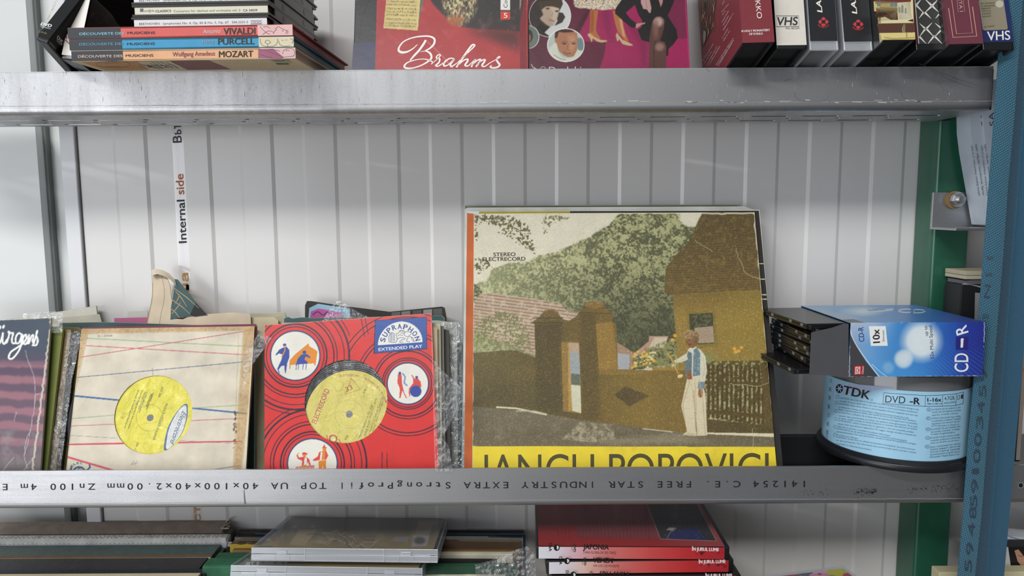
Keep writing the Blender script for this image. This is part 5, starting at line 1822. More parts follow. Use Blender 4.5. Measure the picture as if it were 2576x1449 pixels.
# blue tape with hologram sticker
root, g = tape((2472, 127), (2553, 125.5), 'dark blue videotape case with silver sticker and white letters, beside the strap')
mb = MB()
A, u, v, b, W, D, H = g
S = facet(g, 'f')
wrap(mb, g, 7.4, 187, '26305f')
mb.sheet(S, C6((1915, 20), (1945, -60), (2270, -60), (2340, 410), (2325, 430), (1995, 442), (1975, 425)), .5, '8e8672')
mb.disc(S, 2130 + 2220 / 5.776, 58 / 5.776, 10, 9, .58, 'b9b5a2')
for i, tx in enumerate(('SC 0278402', 'A 00000002', 'MESSAGGIO', 'VISTATO', 'VIDEO', 'MILANO')):
    mb.text(S, tx, C6((1948 + i * 5, 62 + i * 38))[0], C6((2150 - (i > 1) * 60 + i * 2, 50 + i * 38))[0], 3.4, .58, '55503f', 0, .01)
mb.text(S, 'LM CARDS', C6((1995, 402))[0], C6((2145, 385))[0], 3.4, .58, '55503f', 0, .01)
mb.text(S, 'VHS', C6((2042, 590))[0], C6((2378, 575))[0], 22.5, .58, 'e8e6e4', 0, .012)
mb.build('cover_insert', M_GLOSS, root)

# ---- leaning cases at the left end
pl1 = Plane(PT.P0 + np.array([0, -8, 3]), PT.N)
A, u, v, b, W, D, H = g = spine_box((87, 97), (119, 109), D=130, H=190, tilt=27)
root = thing('disc_case', A + u * W / 2 + b * 60, 'black disc case with gold lettering leaning right, at the far left of the top shelf', 'disc case')
mb = MB()
mb.obox(A, u * W, b * D, v * H, '161719', 0, 1.6, 3)
mb.obox(A + v * 7 + b * 12 - u * .1, u * .2, b * (D - 20), v * 4, '2a2b2d')
mb.build('case', M_PLAST, root)
mb = MB()
mb.obox(A + v * 3.6 - b * .3 + u * .5, u * (W - 1), b * .2, v * (H - 8), '1d1e20')
mb.obox(A + v * 3.6 + u * W + b * 1.5, u * .25, b * (D - 8), v * (H - 8), '131416')
S = Plane(A - b * .35, -b)
C1 = lambda *p: [(x / 5.152, y / 5.152) for x, y in p]
mb.text(S, 'DVD', C1((522, 325))[0], C1((668, 355))[0], 7.2, .15, 'e9e9e9', 0, .045, .2)
mb.text(S, 'VIDEO', C1((520, 350))[0], C1((655, 378))[0], 2.6, .15, 'd4d4d4', 0, .03)
mb.text(S, '2 dvds', C1((490, 415))[0], C1((605, 445))[0], 5.4, .15, '8f7f5c', 0, -.004, .2)
mb.text(S, '0940 3 28573 9 1', C1((628, 265))[0], C1((745, 15))[0], 5, .15, 'a98d4c', 0, -.004, up=(-1, -.45))
R_ = Plane(A + u * (W + .3), u)
mb.text(R_, 'DVD', C1((735, 500))[0], C1((815, 590))[0], 9, .1, 'c9c9c9', 0, .04, up=(.35, -1))
mb.text(R_, 'VIDEO', C1((728, 530))[0], C1((800, 600))[0], 4, .1, 'a9a9a9', 0, .04, up=(.35, -1))
mb.build('cover_insert', M_DARK, root)
A, u, v, b, W, D, H = g = spine_box((152, 148), (189, 151), D=122, H=64)
pl2 = Plane(A, PT.N)
v = pl2.hit(182, 0) - pl2.hit(152, 140)
v = v / np.linalg.norm(v)
u = u - v * (u @ v)
u = u / np.linalg.norm(u)
W = 15.0
root = thing('disc_case', A + u * W / 2 + b * 60, 'white spined box with dark painting cover leaning behind the music books', 'disc case')
mb = MB()
mb.obox(A, u * W, b * D, v * H, '1a1a1c', 0, 1.2, 3)
mb.build('case', M_PLAST, root)
mb = MB()
mb.obox(A + v * 4 - b * .3, u * W, b * .2, v * (H - 8), 'ddd9d2')
S = Plane(A - b * .35, -b)
for pts in (((862, 500), (855, 450), (880, 430), (905, 440)), ((850, 520), (905, 575))):
    mb.stroke(S, C1(*pts), [2.5] * len(pts), .1, 'a0455c', smooth=4)
R_ = Plane(A + u * (W + .2), u)
pp = Pic(190, -40, 360, 80, 1.6, '1d1512')
n_ = pp.noise(24, 90, 4)
pp.put(np.clip((n_ - .48) * 3, 0, 1), '3a2318', .9)
pp.put(np.clip((pp.noise(10, 91, 3) - .6) * 5, 0, 1) * pp.mell(255, 30, 40, 40, 20), '5d3a22', .9)
pp.put(pp.mell(275, 10, 22, 22, 10), '120e0c', .9)
for i in range(8):
    pp.line([(245 + i * 4, 60 - i * 2), (262 + i * 3, 48 + (i % 3) * 6)], .8, '6d4c33', .6)
mb.grid(A + u * (W + .25) + v * 4 + b * 2, b * (D - 8), v * (H - 8), 150, 70, pp)
mb.build('cover_insert', M_GLOSS, root)

# ---- three music books lying in a stack
ZB = LIP
zp = zplane(ZB)
a0, a1 = zp.hit(181, 155.5), zp.hit(744, 147.5)
bu = (a1 - a0)
BWD = np.linalg.norm(bu)
bu = bu / BWD
bb = np.array([-bu[1], bu[0], 0])
FB = Plane(a0, -bb)
th = [float(FB.hit(300, y)[2]) for y in (152.8, 126.0, 98.0, 69.8)]
th = [ZB, ZB + 9.6, ZB + 19.0, ZB + 28.9]
BD = 182.0
C2 = lambda *p: [(400 + x / 5.152, y / 5.152) for x, y in p]
MIN = 0
books = [('MOZART', 'Wolfgang Amadeus', 'e3ad80', 'e3c3a8', '8b3e58', (2230 - 2060 + 170, 0), 'apricot', 'd5d0c4', 0.0),
         ('PURCELL', 'Henry', '3d98c4', '2a6f82', 'a39fb0', 0, 'blue', 'b9cfc9', -1.2),
         ('VIVALDI', 'Antonio', 'd8625c', '9a3531', 'd5cfd6', 0, 'coral red', 'd9b4b0', -1.8)]
book_roots = []
ys = ((128.5, 155.5), (100.5, 125.5), (71.5, 99))
for i, (nm, fn, colr, brd, fcol, _, word, pgc, dx) in enumerate(books):
    z0, z1 = th[i], th[i + 1] - .25
    O = a0 + bu * dx
    O[2] = z0
    lab = '%s spined music book, %s of the stack of three under the jewel cases' % (word, ('bottom', 'middle', 'top')[i])
    root = thing('book', O + bu * 97 + bb * 90, lab, 'book', 'music books in a stack')
    mb = MB()
    zz = np.array([0, 0, 1.0])
    mb.obox(O, bu * BWD, bb * BD, zz * 1.6, brd if i else 'd3c09a', 0, .3)
    mb.obox(O + zz * (z1 - z0 - 1.6), bu * BWD, bb * BD, zz * 1.6, brd, 0, .3)
    mb.obox(O, bu * BWD, bb * 1.8, zz * (z1 - z0), colr, 0, .5)
    S = Plane(O, -bb)
    # spine print, mapped from where it stands in the picture
    dyl = ys[i]
    L0 = lambda f, h: ((181 + dx * 2.9) + f * 563, dyl[1] - (dyl[1] - dyl[0]) * h - f * 8.3)
    xs_ = (1620 / 5.152 - 181) / 563 if i else (1605 / 5.152 - 181) / 563
    mb.obox(O + zz * .4 - bb * .12, bu * BWD * xs_, bb * .1, zz * (z1 - z0 - .8), '37383c')
    mb.obox(O + zz * .4 - bb * .12 + bu * BWD * .846, bu * BWD * .154, bb * .1, zz * (z1 - z0 - .8), ('dcb6b4', 'd9cfae', 'e2b8b4')[i])
    ybase = ((752, 752), (590, 588), (455, 450))[i]
    x0s = (1012, 1028, 1030)[i] / 5.152
    by = (748, 590, 455)[i] / 5.152
    mb.text(S, 'DÉCOUVERTE DES', (x0s, by), ((1588, 1605, 1610)[i] / 5.152, by - 1.6), 6.0, .2, ('e3c7b4', '58a5c8', '8fd0e6')[i], 0, .008)
    mb.text(S, 'MUSICIENS', ((1628, 1645, 1650)[i] / 5.152, (736, 585, 442)[i] / 5.152), ((1985, 2005, 2008)[i] / 5.152, (733, 580, 439)[i] / 5.152), 6.0, .2, '2a2629', 0, .008)
    a_, b_, h_ = (((775, 742), (1222, 735), 15), ((765, 578), (1240, 572), 15), ((835, 448), (1250, 440), 16))[i]
    mb.text(S, nm, C2(a_)[0], C2(b_)[0], h_, .2, '2b2c28', 0, .03)
    a_, b_, h_ = (((175, 732), (725, 718), 11), ((568, 562), (718, 555), 8.5), ((575, 435), (800, 425), 10))[i]
    mb.text(S, fn, C2(a_)[0], C2(b_)[0], h_, .2, fcol, 0, .01)
    # pen drawings at the right end of the spine
    for pts in ((((1290, 640), (1400, 660), (1480, 690), (1560, 720), (1600, 750)), ((1300, 700), (1380, 730), (1470, 745)), ((1600, 700), (1620, 650), (1680, 625), (1740, 640), (1760, 690), (1740, 730)), ((1640, 660), (1660, 650), (1690, 660)), ((1580, 740), (1680, 735), (1750, 725)), ((1420, 640), (1540, 655), (1570, 670))),
                (((1310, 500), (1320, 560), (1370, 600), (1480, 598), (1530, 560), (1540, 500)), ((1370, 545), (1400, 520), (1445, 545), (1410, 570), (1370, 545)), ((1550, 530), (1570, 580), (1630, 600), (1700, 590)), ((1700, 500), (1740, 520), (1720, 560)), ((1590, 520), (1610, 525)), ((1640, 520), (1660, 515)), ((1405, 575), (1405, 600))),
                (((1310, 345), (1340, 380), (1400, 430), (1440, 440)), ((1350, 350), (1400, 345), (1440, 370)), ((1500, 380), (1545, 345), (1580, 365), (1650, 400), (1640, 440)), ((1590, 400), (1605, 395), (1610, 410)), ((1650, 395), (1670, 400), (1665, 440)), ((1480, 440), (1500, 400), (1530, 380)), ((1340, 450), (1420, 400), (1490, 420))))[i]:
        mb.stroke(S, C2(*pts), 1.0, .22, '4a3f4c', smooth=4)
    if i == 0:
        mb.sheet(S, C2((1285, 640), (1480, 630), (1620, 745), (1580, 760), (1285, 755)), .18, '9c5a74')
        U_ = Plane(O, (0, 0, -1))
        for P_, c_ in ((((1045, 800), (1780, 795), (1930, 905), (1370, 912)), 'c08a4c'), (((1780, 795), (2220, 790), (2420, 900), (1930, 906)), 'c9bca0'), (((2205, 790), (2710, 785), (2990, 898), (2430, 906)), '7c4038')):
            mb.sheet(U_, C1(*P_), .1, c_)
        mb.ring(U_, 285, 162, 43, 8.5, .9, .16, '2d2418')
        mb.scribble(U_, (262, 159.5), (304, 158.5), 2.2, .16, '2d2418')
        mb.scribble(U_, (264, 168), (304, 168.5), 2.2, .16, '2d2418')
        rr = np.random.RandomState(12)
        for k_ in range(16):
            x_ = 1790 + 380 * rr.rand()
            mb.stroke(U_, C1((x_, 800 + 60 * rr.rand()), (x_ + 90, 840 + 50 * rr.rand()), (x_ + 160, 870 + 30 * rr.rand())), [1.2, .6, 1], .16, '2b221c', smooth=3)
        mb.sheet(U_, C2((1505, 815), (1670, 818), (1688, 838), (1540, 840)), .16, '2f6a45')
        mb.sheet(U_, C2((1440, 782), (1610, 782), (1640, 800), (1500, 800)), .16, '77736a')
        for y_ in (775, 787, 800, 815):
            mb.stroke(U_, C2((1600 + (y_ - 775) * 1.2, y_), (1690 + (y_ - 775), y_)), .6, .16, '8a8272')
    mb.build('cover', M_PAPER, root)
    mb = MB()
    mb.obox(O + zz * 1.7 + bb * 2 + bu * 3, bu * (BWD - 6), bb * (BD - 6), zz * (z1 - z0 - 3.4), pgc)
    mb.build('pages', M_PAGES, root)

# ---- stack of disc jewel cases on the books
zc = th[3]
FC = Plane(a0 + bb * 10, -bb)
c0 = FC.hit(331, 72)
CWD = 121.5
cds = [('BEETHOVEN · Symphonien No. 4, Op. 60 & No. 5, Op. 67   506.2255-2', 'e4e4e6', '44444a', 0), ('CLASSICS', 'dcd8c6', '44424e', 1.2), ('BEETHOVEN · Symphonien No. 2, Op. 36 & No. 7, Op. 92   506.2257-2', 'e4e4e6', '44444a', 1.0), ('', 'd9d6cc', '', 2), ('', 'd4d4d6', '', .4), ('', 'd9d6cc', '', 1.6)]
labs = ['jewel disc case with white spine lettered Symphonien No. 4, lowest of the stack', 'jewel disc case with cream spine lettered CLASSICS, second from the bottom of the stack', 'jewel disc case with white spine cut by the top of the frame, third up',
        'grey edged jewel disc case fourth from the bottom of the stack', 'grey edged jewel disc case fifth from the bottom of the stack', 'grey edged jewel disc case sixth from the bottom of the stack']
for i, (tx, sc_, tc_, dx) in enumerate(cds):
    O = c0 + bu * dx
    O[2] = zc + 10.3 * i
    zz = np.array([0, 0, 1.0])
    root = thing('jewel_case', O + bu * 60 + bb * 70, labs[i], 'disc case', 'jewel cases on the music books')
    mb = MB()
    mb.obox(O, bu * CWD, bb * 140, zz * 2.0, '33332f', 0, .3)
    mb.obox(O + zz * 8.1, bu * CWD, bb * 140, zz * 2.0, '33332f', 0, .3)
    mb.obox(O + bb * 1.2 + zz * 1.8 + bu * 1.6, bu * (CWD - 4.4), bb * 137, zz * 6.6, '4a4944', 0, .3)
    mb.obox(O + bu * (CWD - 2) + bb * 14 + zz * 1, bu * 2, bb * 112, zz * 8.2, '5f5e58', 0, .3)
    for yy2 in (34, 92):
        mb.obox(O + bu * (CWD - .3) + bb * yy2 + zz * 3, bu * .5, bb * 6, zz * 4, '252522', 0, .1)
    mb.build('case', M_PLAST, root)
    mb = MB()
    mb.obox(O + bu * 2.2 + bb * .7 + zz * 2.1, bu * (CWD - 3.8), bb * .5, zz * 5.9, sc_)
    S = Plane(O + bb * .7, -bb)
    if i == 0:
        mb.text(S, 'BEETHOVEN · Symphonien No. 4, Op. 60 & No. 5, Op. 67', (350, 63), (575, 58.6), 5.4, .1, tc_, 0, .002)
        mb.text(S, '506.2255-2', (583.5, 58.6), (624, 57.6), 5.4, .1, tc_, 0, .002)
        mb.stroke(S, [(630.5, 51.5), (659, 51), (659, 60.5), (630.5, 61)], .7, .1, tc_, closed=True)
        for k_ in range(3):
            mb.text(S, 'D', (633 + k_ * 9.3, 60), (639 + k_ * 9.3, 59.8), 7, .1, tc_, 0, -.01)
            if k_:
                mb.stroke(S, [(630.4 + k_ * 9.4, 51.4), (630.4 + k_ * 9.4, 60.7)], .6, .1, tc_)
    elif i == 1:
        mb.sheet(S, [(352, 21.5), (360.5, 21.3), (361, 29.6), (352.5, 30)], .1, '6a6466')
        mb.text(S, 'am@do', (363, 29.8), (388.5, 29.2), 5.2, .1, '6a6472', 0, -.008)
        mb.text(S, 'CLASSICS', (391, 31), (430.5, 30), 5.6, .1, '4a4656', 0, .02)
        mb.text(S, 'Concertos for clarinet and orchestra vol. 2', (436, 30.8), (604.5, 28), 5.6, .1, '8fa07e', 0, .012)
        mb.text(S, 'CA 34039', (611.5, 28.8), (647, 28.2), 5.6, .1, '55525a', 0, .012)
    elif i == 2:
        mb.text(S, tx, (350, 4.5), (622, -.6), 5.4, .1, tc_, 0, .002)
        mb.stroke(S, [(631, -8), (660, -8.5), (660, 1.5), (631, 2)], .7, .1, tc_, closed=True)
    mb.build('spine_label', M_PAPER, root)


# ---- upright cases in the trough of the top shelf
def upright(Lp, Rp, yb, tilt, T, H, zb=TOPZ + 2.3):
    zb += T * math.sin(math.radians(tilt)) + .1
    pl = lean(yb, zb, tilt)
    A, B = pl.hit(*Lp), pl.hit(*Rp)
    W = np.linalg.norm(B - A)
    u = (B - A) / W
    v = np.cross(u, -pl.N)
    v = v if v[2] > 0 else -v
    O = A - v * ((A[2] - zb) / v[2])
    if u[2] < 0:
        O = O + v * (-u[2] * W)
    return pl, O, u, v, W


pl, O, u, v, W = upright((890, 100), (1130, 98.5), 24, 15, 14, 190)
mb = MB()
mb.obox(O + -pl.N * 9, u * W, pl.N * 9, v * 200, '1c1d22', 0, .8)
mb.sheet(pl, [(889, 107), (960, 106), (955, 260), (880, 260)], .1, '232a52')
mb.stroke(pl, [(935, -10), (912, 40), (903, 105)], 1, .1, '0e0e10', smooth=4)
mb.sheet(pl, [(895, 5), (930, -10), (912, -30), (894, -30)], .12, '35353a')
tag(mb.build('disc_box', M_GLOSS), 'black and navy disc box standing behind the red composer disc set', 'disc box')

pl, O, u, v, W = upright((945.5, 100), (1327.5, 97.8), 5, 15.5, 12, 190)
pb = Pic(925, -130, 1345, 260, 2.0, 'ab3739')
C3 = lambda *p: [(900 + x / 5.8545, y / 5.8545) for x, y in p]
nb = pb.noise(60, 95, 4)
pb.put(np.clip((nb - .45) * 2, 0, 1), '9a2f33', .8)
dk = pb.mpoly(C3((1070, -400), (1075, 10), (1130, 85), (1200, 160), (1280, 240), (1400, 335), (1550, 395), (1800, 430), (2100, 440), (2400, 470), (2400, -400)), 1.5)
pb.put(dk, '35312f')
pb.put(pb.blur(pb.mpoly(C3((1550, 400), (2400, 430), (2400, 760), (2100, 640), (1800, 520))), 12), '4a2b2a', .85)
beard = pb.mell(*C3((1500, 60))[0], 40, 50, 16)
nbd = pb.noise(7, 96, 3, .5)
pb.put(np.clip(beard * 1.4, 0, 1) * np.clip((nbd - .25) * 2.4, 0, 1), '9a8a62')
pb.put(np.clip(beard * 1.2, 0, 1) * np.clip((nbd - .55) * 4, 0, 1), 'd9cfa0')
pb.put(pb.mell(*C3((1440, 300))[0], 20, 12, 9), 'a8643a', .8)
pb.poly(C3((925, -20), (975, -20), (905, 290), (885, 440), (880, 440)), '5c6a58')
pb.poly(C3((440, -200), (935, -200), (884, 450), (377, 415)), 'd2bf7c')
pb.put(pb.mpoly(C3((440, -200), (935, -200), (884, 450), (377, 415))) * np.clip((nb - .5) * 2.5, 0, 1), 'bda863', .7)
rr = np.random.RandomState(21)
for y0 in (-30, 15, 60, 118, 165, 210, 275, 330, 370):
    for k_ in range(5):
        pb.line(C3((425 - y0 * .08, y0 + k_ * 6 - 6), (880 - y0 * .05, y0 + k_ * 6 + 12)), .45, '7d6f45', .55)
    for k_ in range(26):
        x_ = 430 + 430 * rr.rand()
        y_ = y0 + (x_ - 430) * .035 + 20 * rr.rand() - 6
        pb.ell(*C3((x_, y_))[0], .9, .8, '463c22', .8)
        if k_ % 3 == 0:
            pb.line(C3((x_, y_), (x_ + 2, y_ - 18)), .5, '463c22', .7)
pb.poly(C3((2105, -200), (2245, -200), (2245, 146), (2105, 146)), 'dcdad6')
pb.poly(C3((2105, 170), (2245, 168), (2245, 288), (2105, 290)), 'c6402f')
pb.poly(C3((2388, -300), (2480, -300), (2495, 1500), (2392, 1500)), '7d262c')
pb.poly(C3((2388, -300), (2480, -300), (2420, 200), (2390, 330)), '3f3231', .8)
pb.poly(C3((2385, -300), (2440, -300), (2400, 100), (2386, 150)), 'a7a39d', .7)
pb.put(np.clip((pb.noise(30, 97, 4) - .6) * 4, 0, 1) * (pb.X < 1305), 'd88a86', .25)
for k_ in range(40):
    x_, y_ = 940 + 360 * rr.rand(), 175 * rr.rand()
    a_ = rr.rand() * 3
    l_ = 2 + 12 * rr.rand() ** 3
    pb.line([(x_, y_), (x_ + l_ * math.cos(a_), y_ + l_ * math.sin(a_))], .6, 'd9b9b4', .5)
pb.line(C3((1000, 590), (1200, 780), (1270, 850), (1400, 1010)), 1.6, 'd7a09c', .7)
mb = MB()
mb.obox(O - pl.N * 12, u * W, pl.N * 12, v * 190, '8a3438', 0, .8)
mb.grid(O + pl.N * .06, u * W, v * 120, 300, 200, pb)
mb.text(pl, '5', C3((2150, 262))[0], C3((2205, 260))[0], 12, .16, 'efe9e4', 0, -.006)
mb.text(pl, 'Colecția', C3((2205, 112))[0], C3((2195, -190))[0], 9.5, .16, '45423f', 0, -.012)
WB = 'f3ece6'
for pts, w_ in ((((1002, 590), (965, 655), (900, 745), (835, 815), (770, 888)), (5, 5.4, 5, 5, 3)),
                (((878, 655), (820, 710), (740, 758), (660, 772), (605, 748), (612, 690), (680, 610), (800, 558), (930, 535), (1050, 535), (1125, 570), (1125, 640), (1070, 705), (985, 750), (915, 765)), (1.6, 2.5, 4, 6, 5.5, 4, 3, 3, 3.5, 4, 5, 5, 4, 2.5, 1.6)),
                (((915, 765), (1000, 752), (1065, 785), (1085, 850), (1035, 905), (940, 960), (820, 1000), (720, 1005), (685, 975), (735, 920), (860, 880), (980, 870), (1060, 890), (1105, 920), (1080, 945)), (1.6, 3, 5, 5, 4, 3, 3, 5, 5, 3, 2, 2, 3, 3, 2)),
                (((1105, 925), (1170, 870), (1218, 815), (1185, 808), (1155, 850), (1205, 865), (1195, 920), (1148, 965), (1190, 972), (1275, 915)), (1.5, 2, 3, 3, 3, 4, 4, 4, 3, 2)),
                (((1415, 862), (1350, 862), (1275, 920), (1270, 968), (1330, 955), (1425, 865), (1365, 950), (1385, 978), (1460, 930)), (3, 3, 4.5, 4.5, 2.5, 3, 4.5, 4, 2)),
                (((1460, 930), (1570, 825), (1680, 720), (1722, 668), (1680, 668), (1590, 790), (1520, 890), (1452, 992)), (1.6, 2, 3, 4, 4.5, 5, 5, 4)),
                (((1475, 965), (1560, 890), (1618, 872), (1615, 905), (1580, 960), (1625, 970), (1680, 920)), (2, 3, 4, 4.5, 4.5, 3, 2)),
                (((1680, 920), (1735, 878), (1700, 930), (1672, 988)), (2, 4, 4.5, 4)), (((1685, 960), (1760, 890), (1812, 876), (1780, 930), (1740, 985)), (2, 3, 4, 4.5, 4)),
                (((1755, 955), (1830, 890), (1875, 880), (1860, 915), (1830, 965), (1870, 978), (1950, 925), (2060, 865), (2095, 838), (2075, 838), (2045, 880), (2070, 925), (2090, 955), (2060, 988), (1990, 1000), (1950, 985), (1975, 962)), (2, 3, 4, 4.5, 4.5, 3, 2, 2, 3, 3.5, 4, 5, 5, 4.5, 4, 4, 2))):
    mb.stroke(pl, C3(*pts), np.array(w_, float), .16, WB, 0, smooth=6)
tag(mb.build('disc_box', M_FOIL), 'red film wrapped disc set with large white script title and sheet music picture', 'disc box')

pl, O, u, v, W = upright((1330.5, 100), (1732, 98), 7, 16, 14, 190)
pk = Pic(1310, -130, 1760, 260, 2.0, '931a4e')
C4 = lambda *p: [(1310 + x / 5.8545, y / 5.8545) for x, y in p]
pk.put(pk.mpoly(C4((100, -300), (1100, -300), (1040, 120), (960, 280), (870, 480), (850, 612), (1250, 614), (1245, 720), (1215, 860), (1160, 1010), (1080, 1400), (100, 1400)), 1), '57192f')
pk.put(pk.blur(pk.mpoly(C4((100, 380), (420, 400), (420, 1200), (100, 1200))), 20), '4a1426', .6)
pk.put(pk.blur(pk.mpoly(C4((1020, 120), (960, 280), (850, 450), (790, 500), (880, 330), (960, 180))), 4), '2a0f18', .9)
pk.poly(C4((2290, -300), (2450, -300), (2455, 566), (2300, 570), (2230, 480), (2170, 230), (2230, 40)), '6d1f40')
pk.line(C4((850, 614), (1880, 616)), 1, '7d1743', .8)
for P_ in (C4((1180, 150), (1300, 150), (1320, 500), (1390, 620), (1340, 600), (1270, 470)), C4((1480, 200), (1700, 420), (1850, 600), (1840, 1000), (1780, 1000), (1760, 640))):
    pk.put(pk.blur(pk.mpoly(P_), 6), '6d1640', .7)
# two round portraits
pk.ell(*C4((430, 235))[0], 53, 53.5, 'd9d6d0')
pk.ell(*C4((428, 235))[0], 51.5, 52, 'bfc0be')
cl_ = pk.mell(*C4((428, 235))[0], 51.5, 52)
pk.put(cl_ * pk.mpoly(C4((100, -200), (560, -200), (620, 60), (560, 180), (620, 190), (655, 250), (610, 330), (500, 380), (545, 300), (500, 260), (430, 400), (350, 480), (420, 530), (300, 560), (110, 560)), .8), '2c241c')
pk.put(cl_ * pk.mpoly(C4((300, 130), (350, 95), (450, 80), (565, 110), (555, 200), (530, 290), (490, 370), (430, 395), (370, 360), (300, 300), (280, 270), (330, 220)), 1), 'a6907c')
pk.put(cl_ * pk.mpoly(C4((440, 100), (565, 110), (555, 200), (530, 290), (490, 370), (450, 300), (470, 220)), 2), 'bba692', .8)
pk.put(cl_ * pk.mpoly(C4((260, 20), (600, -10), (615, 60), (560, 120), (470, 95), (370, 95), (310, 140), (280, 130)), .8), '3d3122')
for P_ in (((365, 125), (400, 112), (428, 130), (395, 140)), ((500, 158), (540, 152), (560, 172), (525, 178))):
    pk.put(pk.mpoly(C4(*P_), .5), '2a2018')
pk.line(C4((465, 170), (475, 215), (445, 228)), .9, '7d6654')
pk.poly(C4((390, 285), (440, 280), (500, 305), (485, 325), (430, 310)), '9a6e60', 1, .5)
pk.put(cl_ * pk.mpoly(C4((280, 330), (350, 380), (400, 400), (360, 450), (345, 480), (420, 535), (280, 560), (190, 500))), '191512')
pk.ell(*C4((110, 545))[0], 28, 29.5, 'cfcac2')
pk.ell(*C4((105, 545))[0], 27, 28.5, '5f6a62')
pk.ell(*C4((120, 530))[0], 10, 16, '2b1f17')
pk.ell(*C4((115, 560))[0], 6, 10, '8a5d42', 1, 2)
pk.ell(*C4((663, 665))[0], 47, 42.5, 'e0dcd2')
pk.ell(*C4((663, 665))[0], 45, 40.5, 'a9b3aa')
cl_ = pk.mell(*C4((663, 665))[0], 45, 40.5)
pk.put(cl_ * pk.mpoly(C4((820, 560), (930, 560), (930, 740), (840, 740)), 1), '66797a')
pk.put(cl_ * pk.mpoly(C4((420, 700), (520, 620), (560, 780), (620, 860), (760, 850), (830, 720), (930, 790), (880, 920), (430, 920)), 1), 'c3c4b4')
pk.put(cl_ * pk.mpoly(C4((500, 560), (520, 470), (580, 430), (740, 430), (830, 490), (840, 600), (830, 740), (780, 830), (700, 845), (620, 810), (560, 750), (530, 640), (505, 620)), .8), 'a06c4e')
pk.put(cl_ * pk.mpoly(C4((680, 520), (800, 520), (815, 640), (760, 760), (700, 760), (720, 640)), 3), 'b98666', .8)
pk.put(cl_ * pk.mpoly(C4((500, 560), (505, 480), (560, 430), (740, 425), (790, 470), (640, 480), (560, 470), (535, 560)), .6), '3d211a')
for P_ in (((600, 640), (640, 628), (680, 645), (640, 655)), ((740, 645), (780, 630), (815, 645), (780, 655))):
    pk.put(pk.mpoly(C4(*P_), .5), '3a2118')
pk.line(C4((595, 622), (650, 608), (690, 625)), 1, '5d3724')
pk.line(C4((740, 625), (785, 612), (818, 628)), 1, '5d3724')
pk.line(C4((700, 650), (690, 720), (715, 745), (745, 735)), .9, '6d422c')
pk.line(C4((630, 765), (680, 795), (740, 780)), 1.6, '5b2c22')
pk.line(C4((490, 810), (590, 870), (660, 880)), 1, '4d4a3a')
# the skirt, legs and shoes
sk = pk.mpoly(C4((765, -200), (780, 60), (800, 100), (870, 125), (950, 120), (1040, 142), (1120, 135), (1200, 152), (1300, 140), (1400, 135), (1500, 70), (1580, -20), (1600, -200)), .6)
pk.put(sk, 'cdbfa6')
sw = np.sin(pk.noise(14, 98, 3) * 34)
pk.put(sk * (sw > .72), '5c4c40', .85)
pk.put(sk * np.clip((pk.X - 1540) / 40, 0, 1), '9a8f78', .5)
for P_, c_ in ((((1022, 148), (1142, 148), (1118, 330), (1108, 440), (1130, 500), (1185, 575), (1120, 560), (1060, 530), (1012, 495), (1020, 330)), 'a5622f'), (((1350, 150), (1440, 190), (1490, 270), (1510, 400), (1560, 540), (1592, 612), (1540, 600), (1490, 540), (1430, 470), (1390, 350)), 'a5683a')):
    pk.poly(C4(*P_), c_, 1, .5)
pk.poly(C4((1035, 160), (1080, 160), (1070, 450), (1030, 480)), '7f4520', .7, 1.5)
pk.poly(C4((1450, 260), (1490, 280), (1540, 560), (1500, 520)), 'd0a07a', .8, 1.5)
for P_ in (((985, 495), (1020, 490), (1080, 540), (1180, 588), (1262, 592), (1275, 612), (1200, 628), (1130, 615), (1060, 565), (1048, 622), (1040, 622), (1020, 560), (992, 535)), ((1398, 520), (1420, 475), (1445, 520), (1500, 585), (1580, 620), (1645, 655), (1650, 675), (1580, 672), (1500, 650), (1450, 580), (1430, 610), (1420, 608))):
    pk.poly(C4(*P_), 'b5a274', 1, .4)
# seated figure in black
pk.poly(C4((1560, -100), (2290, -100), (2240, 60), (2165, 230), (2230, 340), (2290, 430), (2312, 560), (2250, 650), (2175, 720), (2172, 822), (2130, 825), (1960, 680), (1890, 620), (1780, 590), (1720, 440), (1780, 400), (1790, 300), (1740, 230), (1680, 70), (1545, 190), (1620, 280), (1705, 345), (1685, 410), (1620, 400), (1500, 300), (1390, 200), (1400, 120)), '181312', 1, .5)
pk.poly(C4((1765, -50), (1890, -50), (1925, 120), (1912, 195), (1885, 185), (1860, 140), (1800, 130), (1790, 90), (1770, 50)), 'b08c86', 1, .5)
pk.line(C4((1840, 0), (1860, 120)), 1, '7d5f5a')
pk.poly(C4((2025, -20), (2095, -20), (2090, 40), (2060, 110), (2050, 60)), 'a77f74', 1, .5)
pk.poly(C4((1700, 348), (1760, 340), (1838, 330), (1830, 350), (1770, 370), (1720, 410), (1690, 408)), 'a98878', 1, .5)
lg = pk.mpoly(C4((1945, 300), (1990, 248), (2060, 240), (2118, 290), (2112, 400), (2080, 520), (2050, 600), (2120, 620), (2145, 690), (2138, 1100), (1880, 1100), (1890, 820), (1895, 560), (1920, 400)), .8)
pk.put(lg, '54352f')
pk.put(pk.mell(*C4((2025, 320))[0], 12, 12, 9) * lg, 'b59a90', .9)
pk.put(pk.mell(*C4((2045, 690))[0], 11, 10, 8) * lg, '8f6d62', .9)
pk.put(pk.mell(*C4((1990, 430))[0], 7, 22, 7) * lg, '7a564c', .8)
pk.line(C4((1990, 600), (1960, 700), (1965, 1000)), 2, '2f1c19', .8)
pk.line(C4((2418, -100), (2455, 560), (2485, 1000)), 1.6, 'c02468')
pk.a = np.clip(pk.a + (np.random.RandomState(2).rand(*pk.X.shape)[..., None] - .5) * .03, 0, 1)
mb = MB()
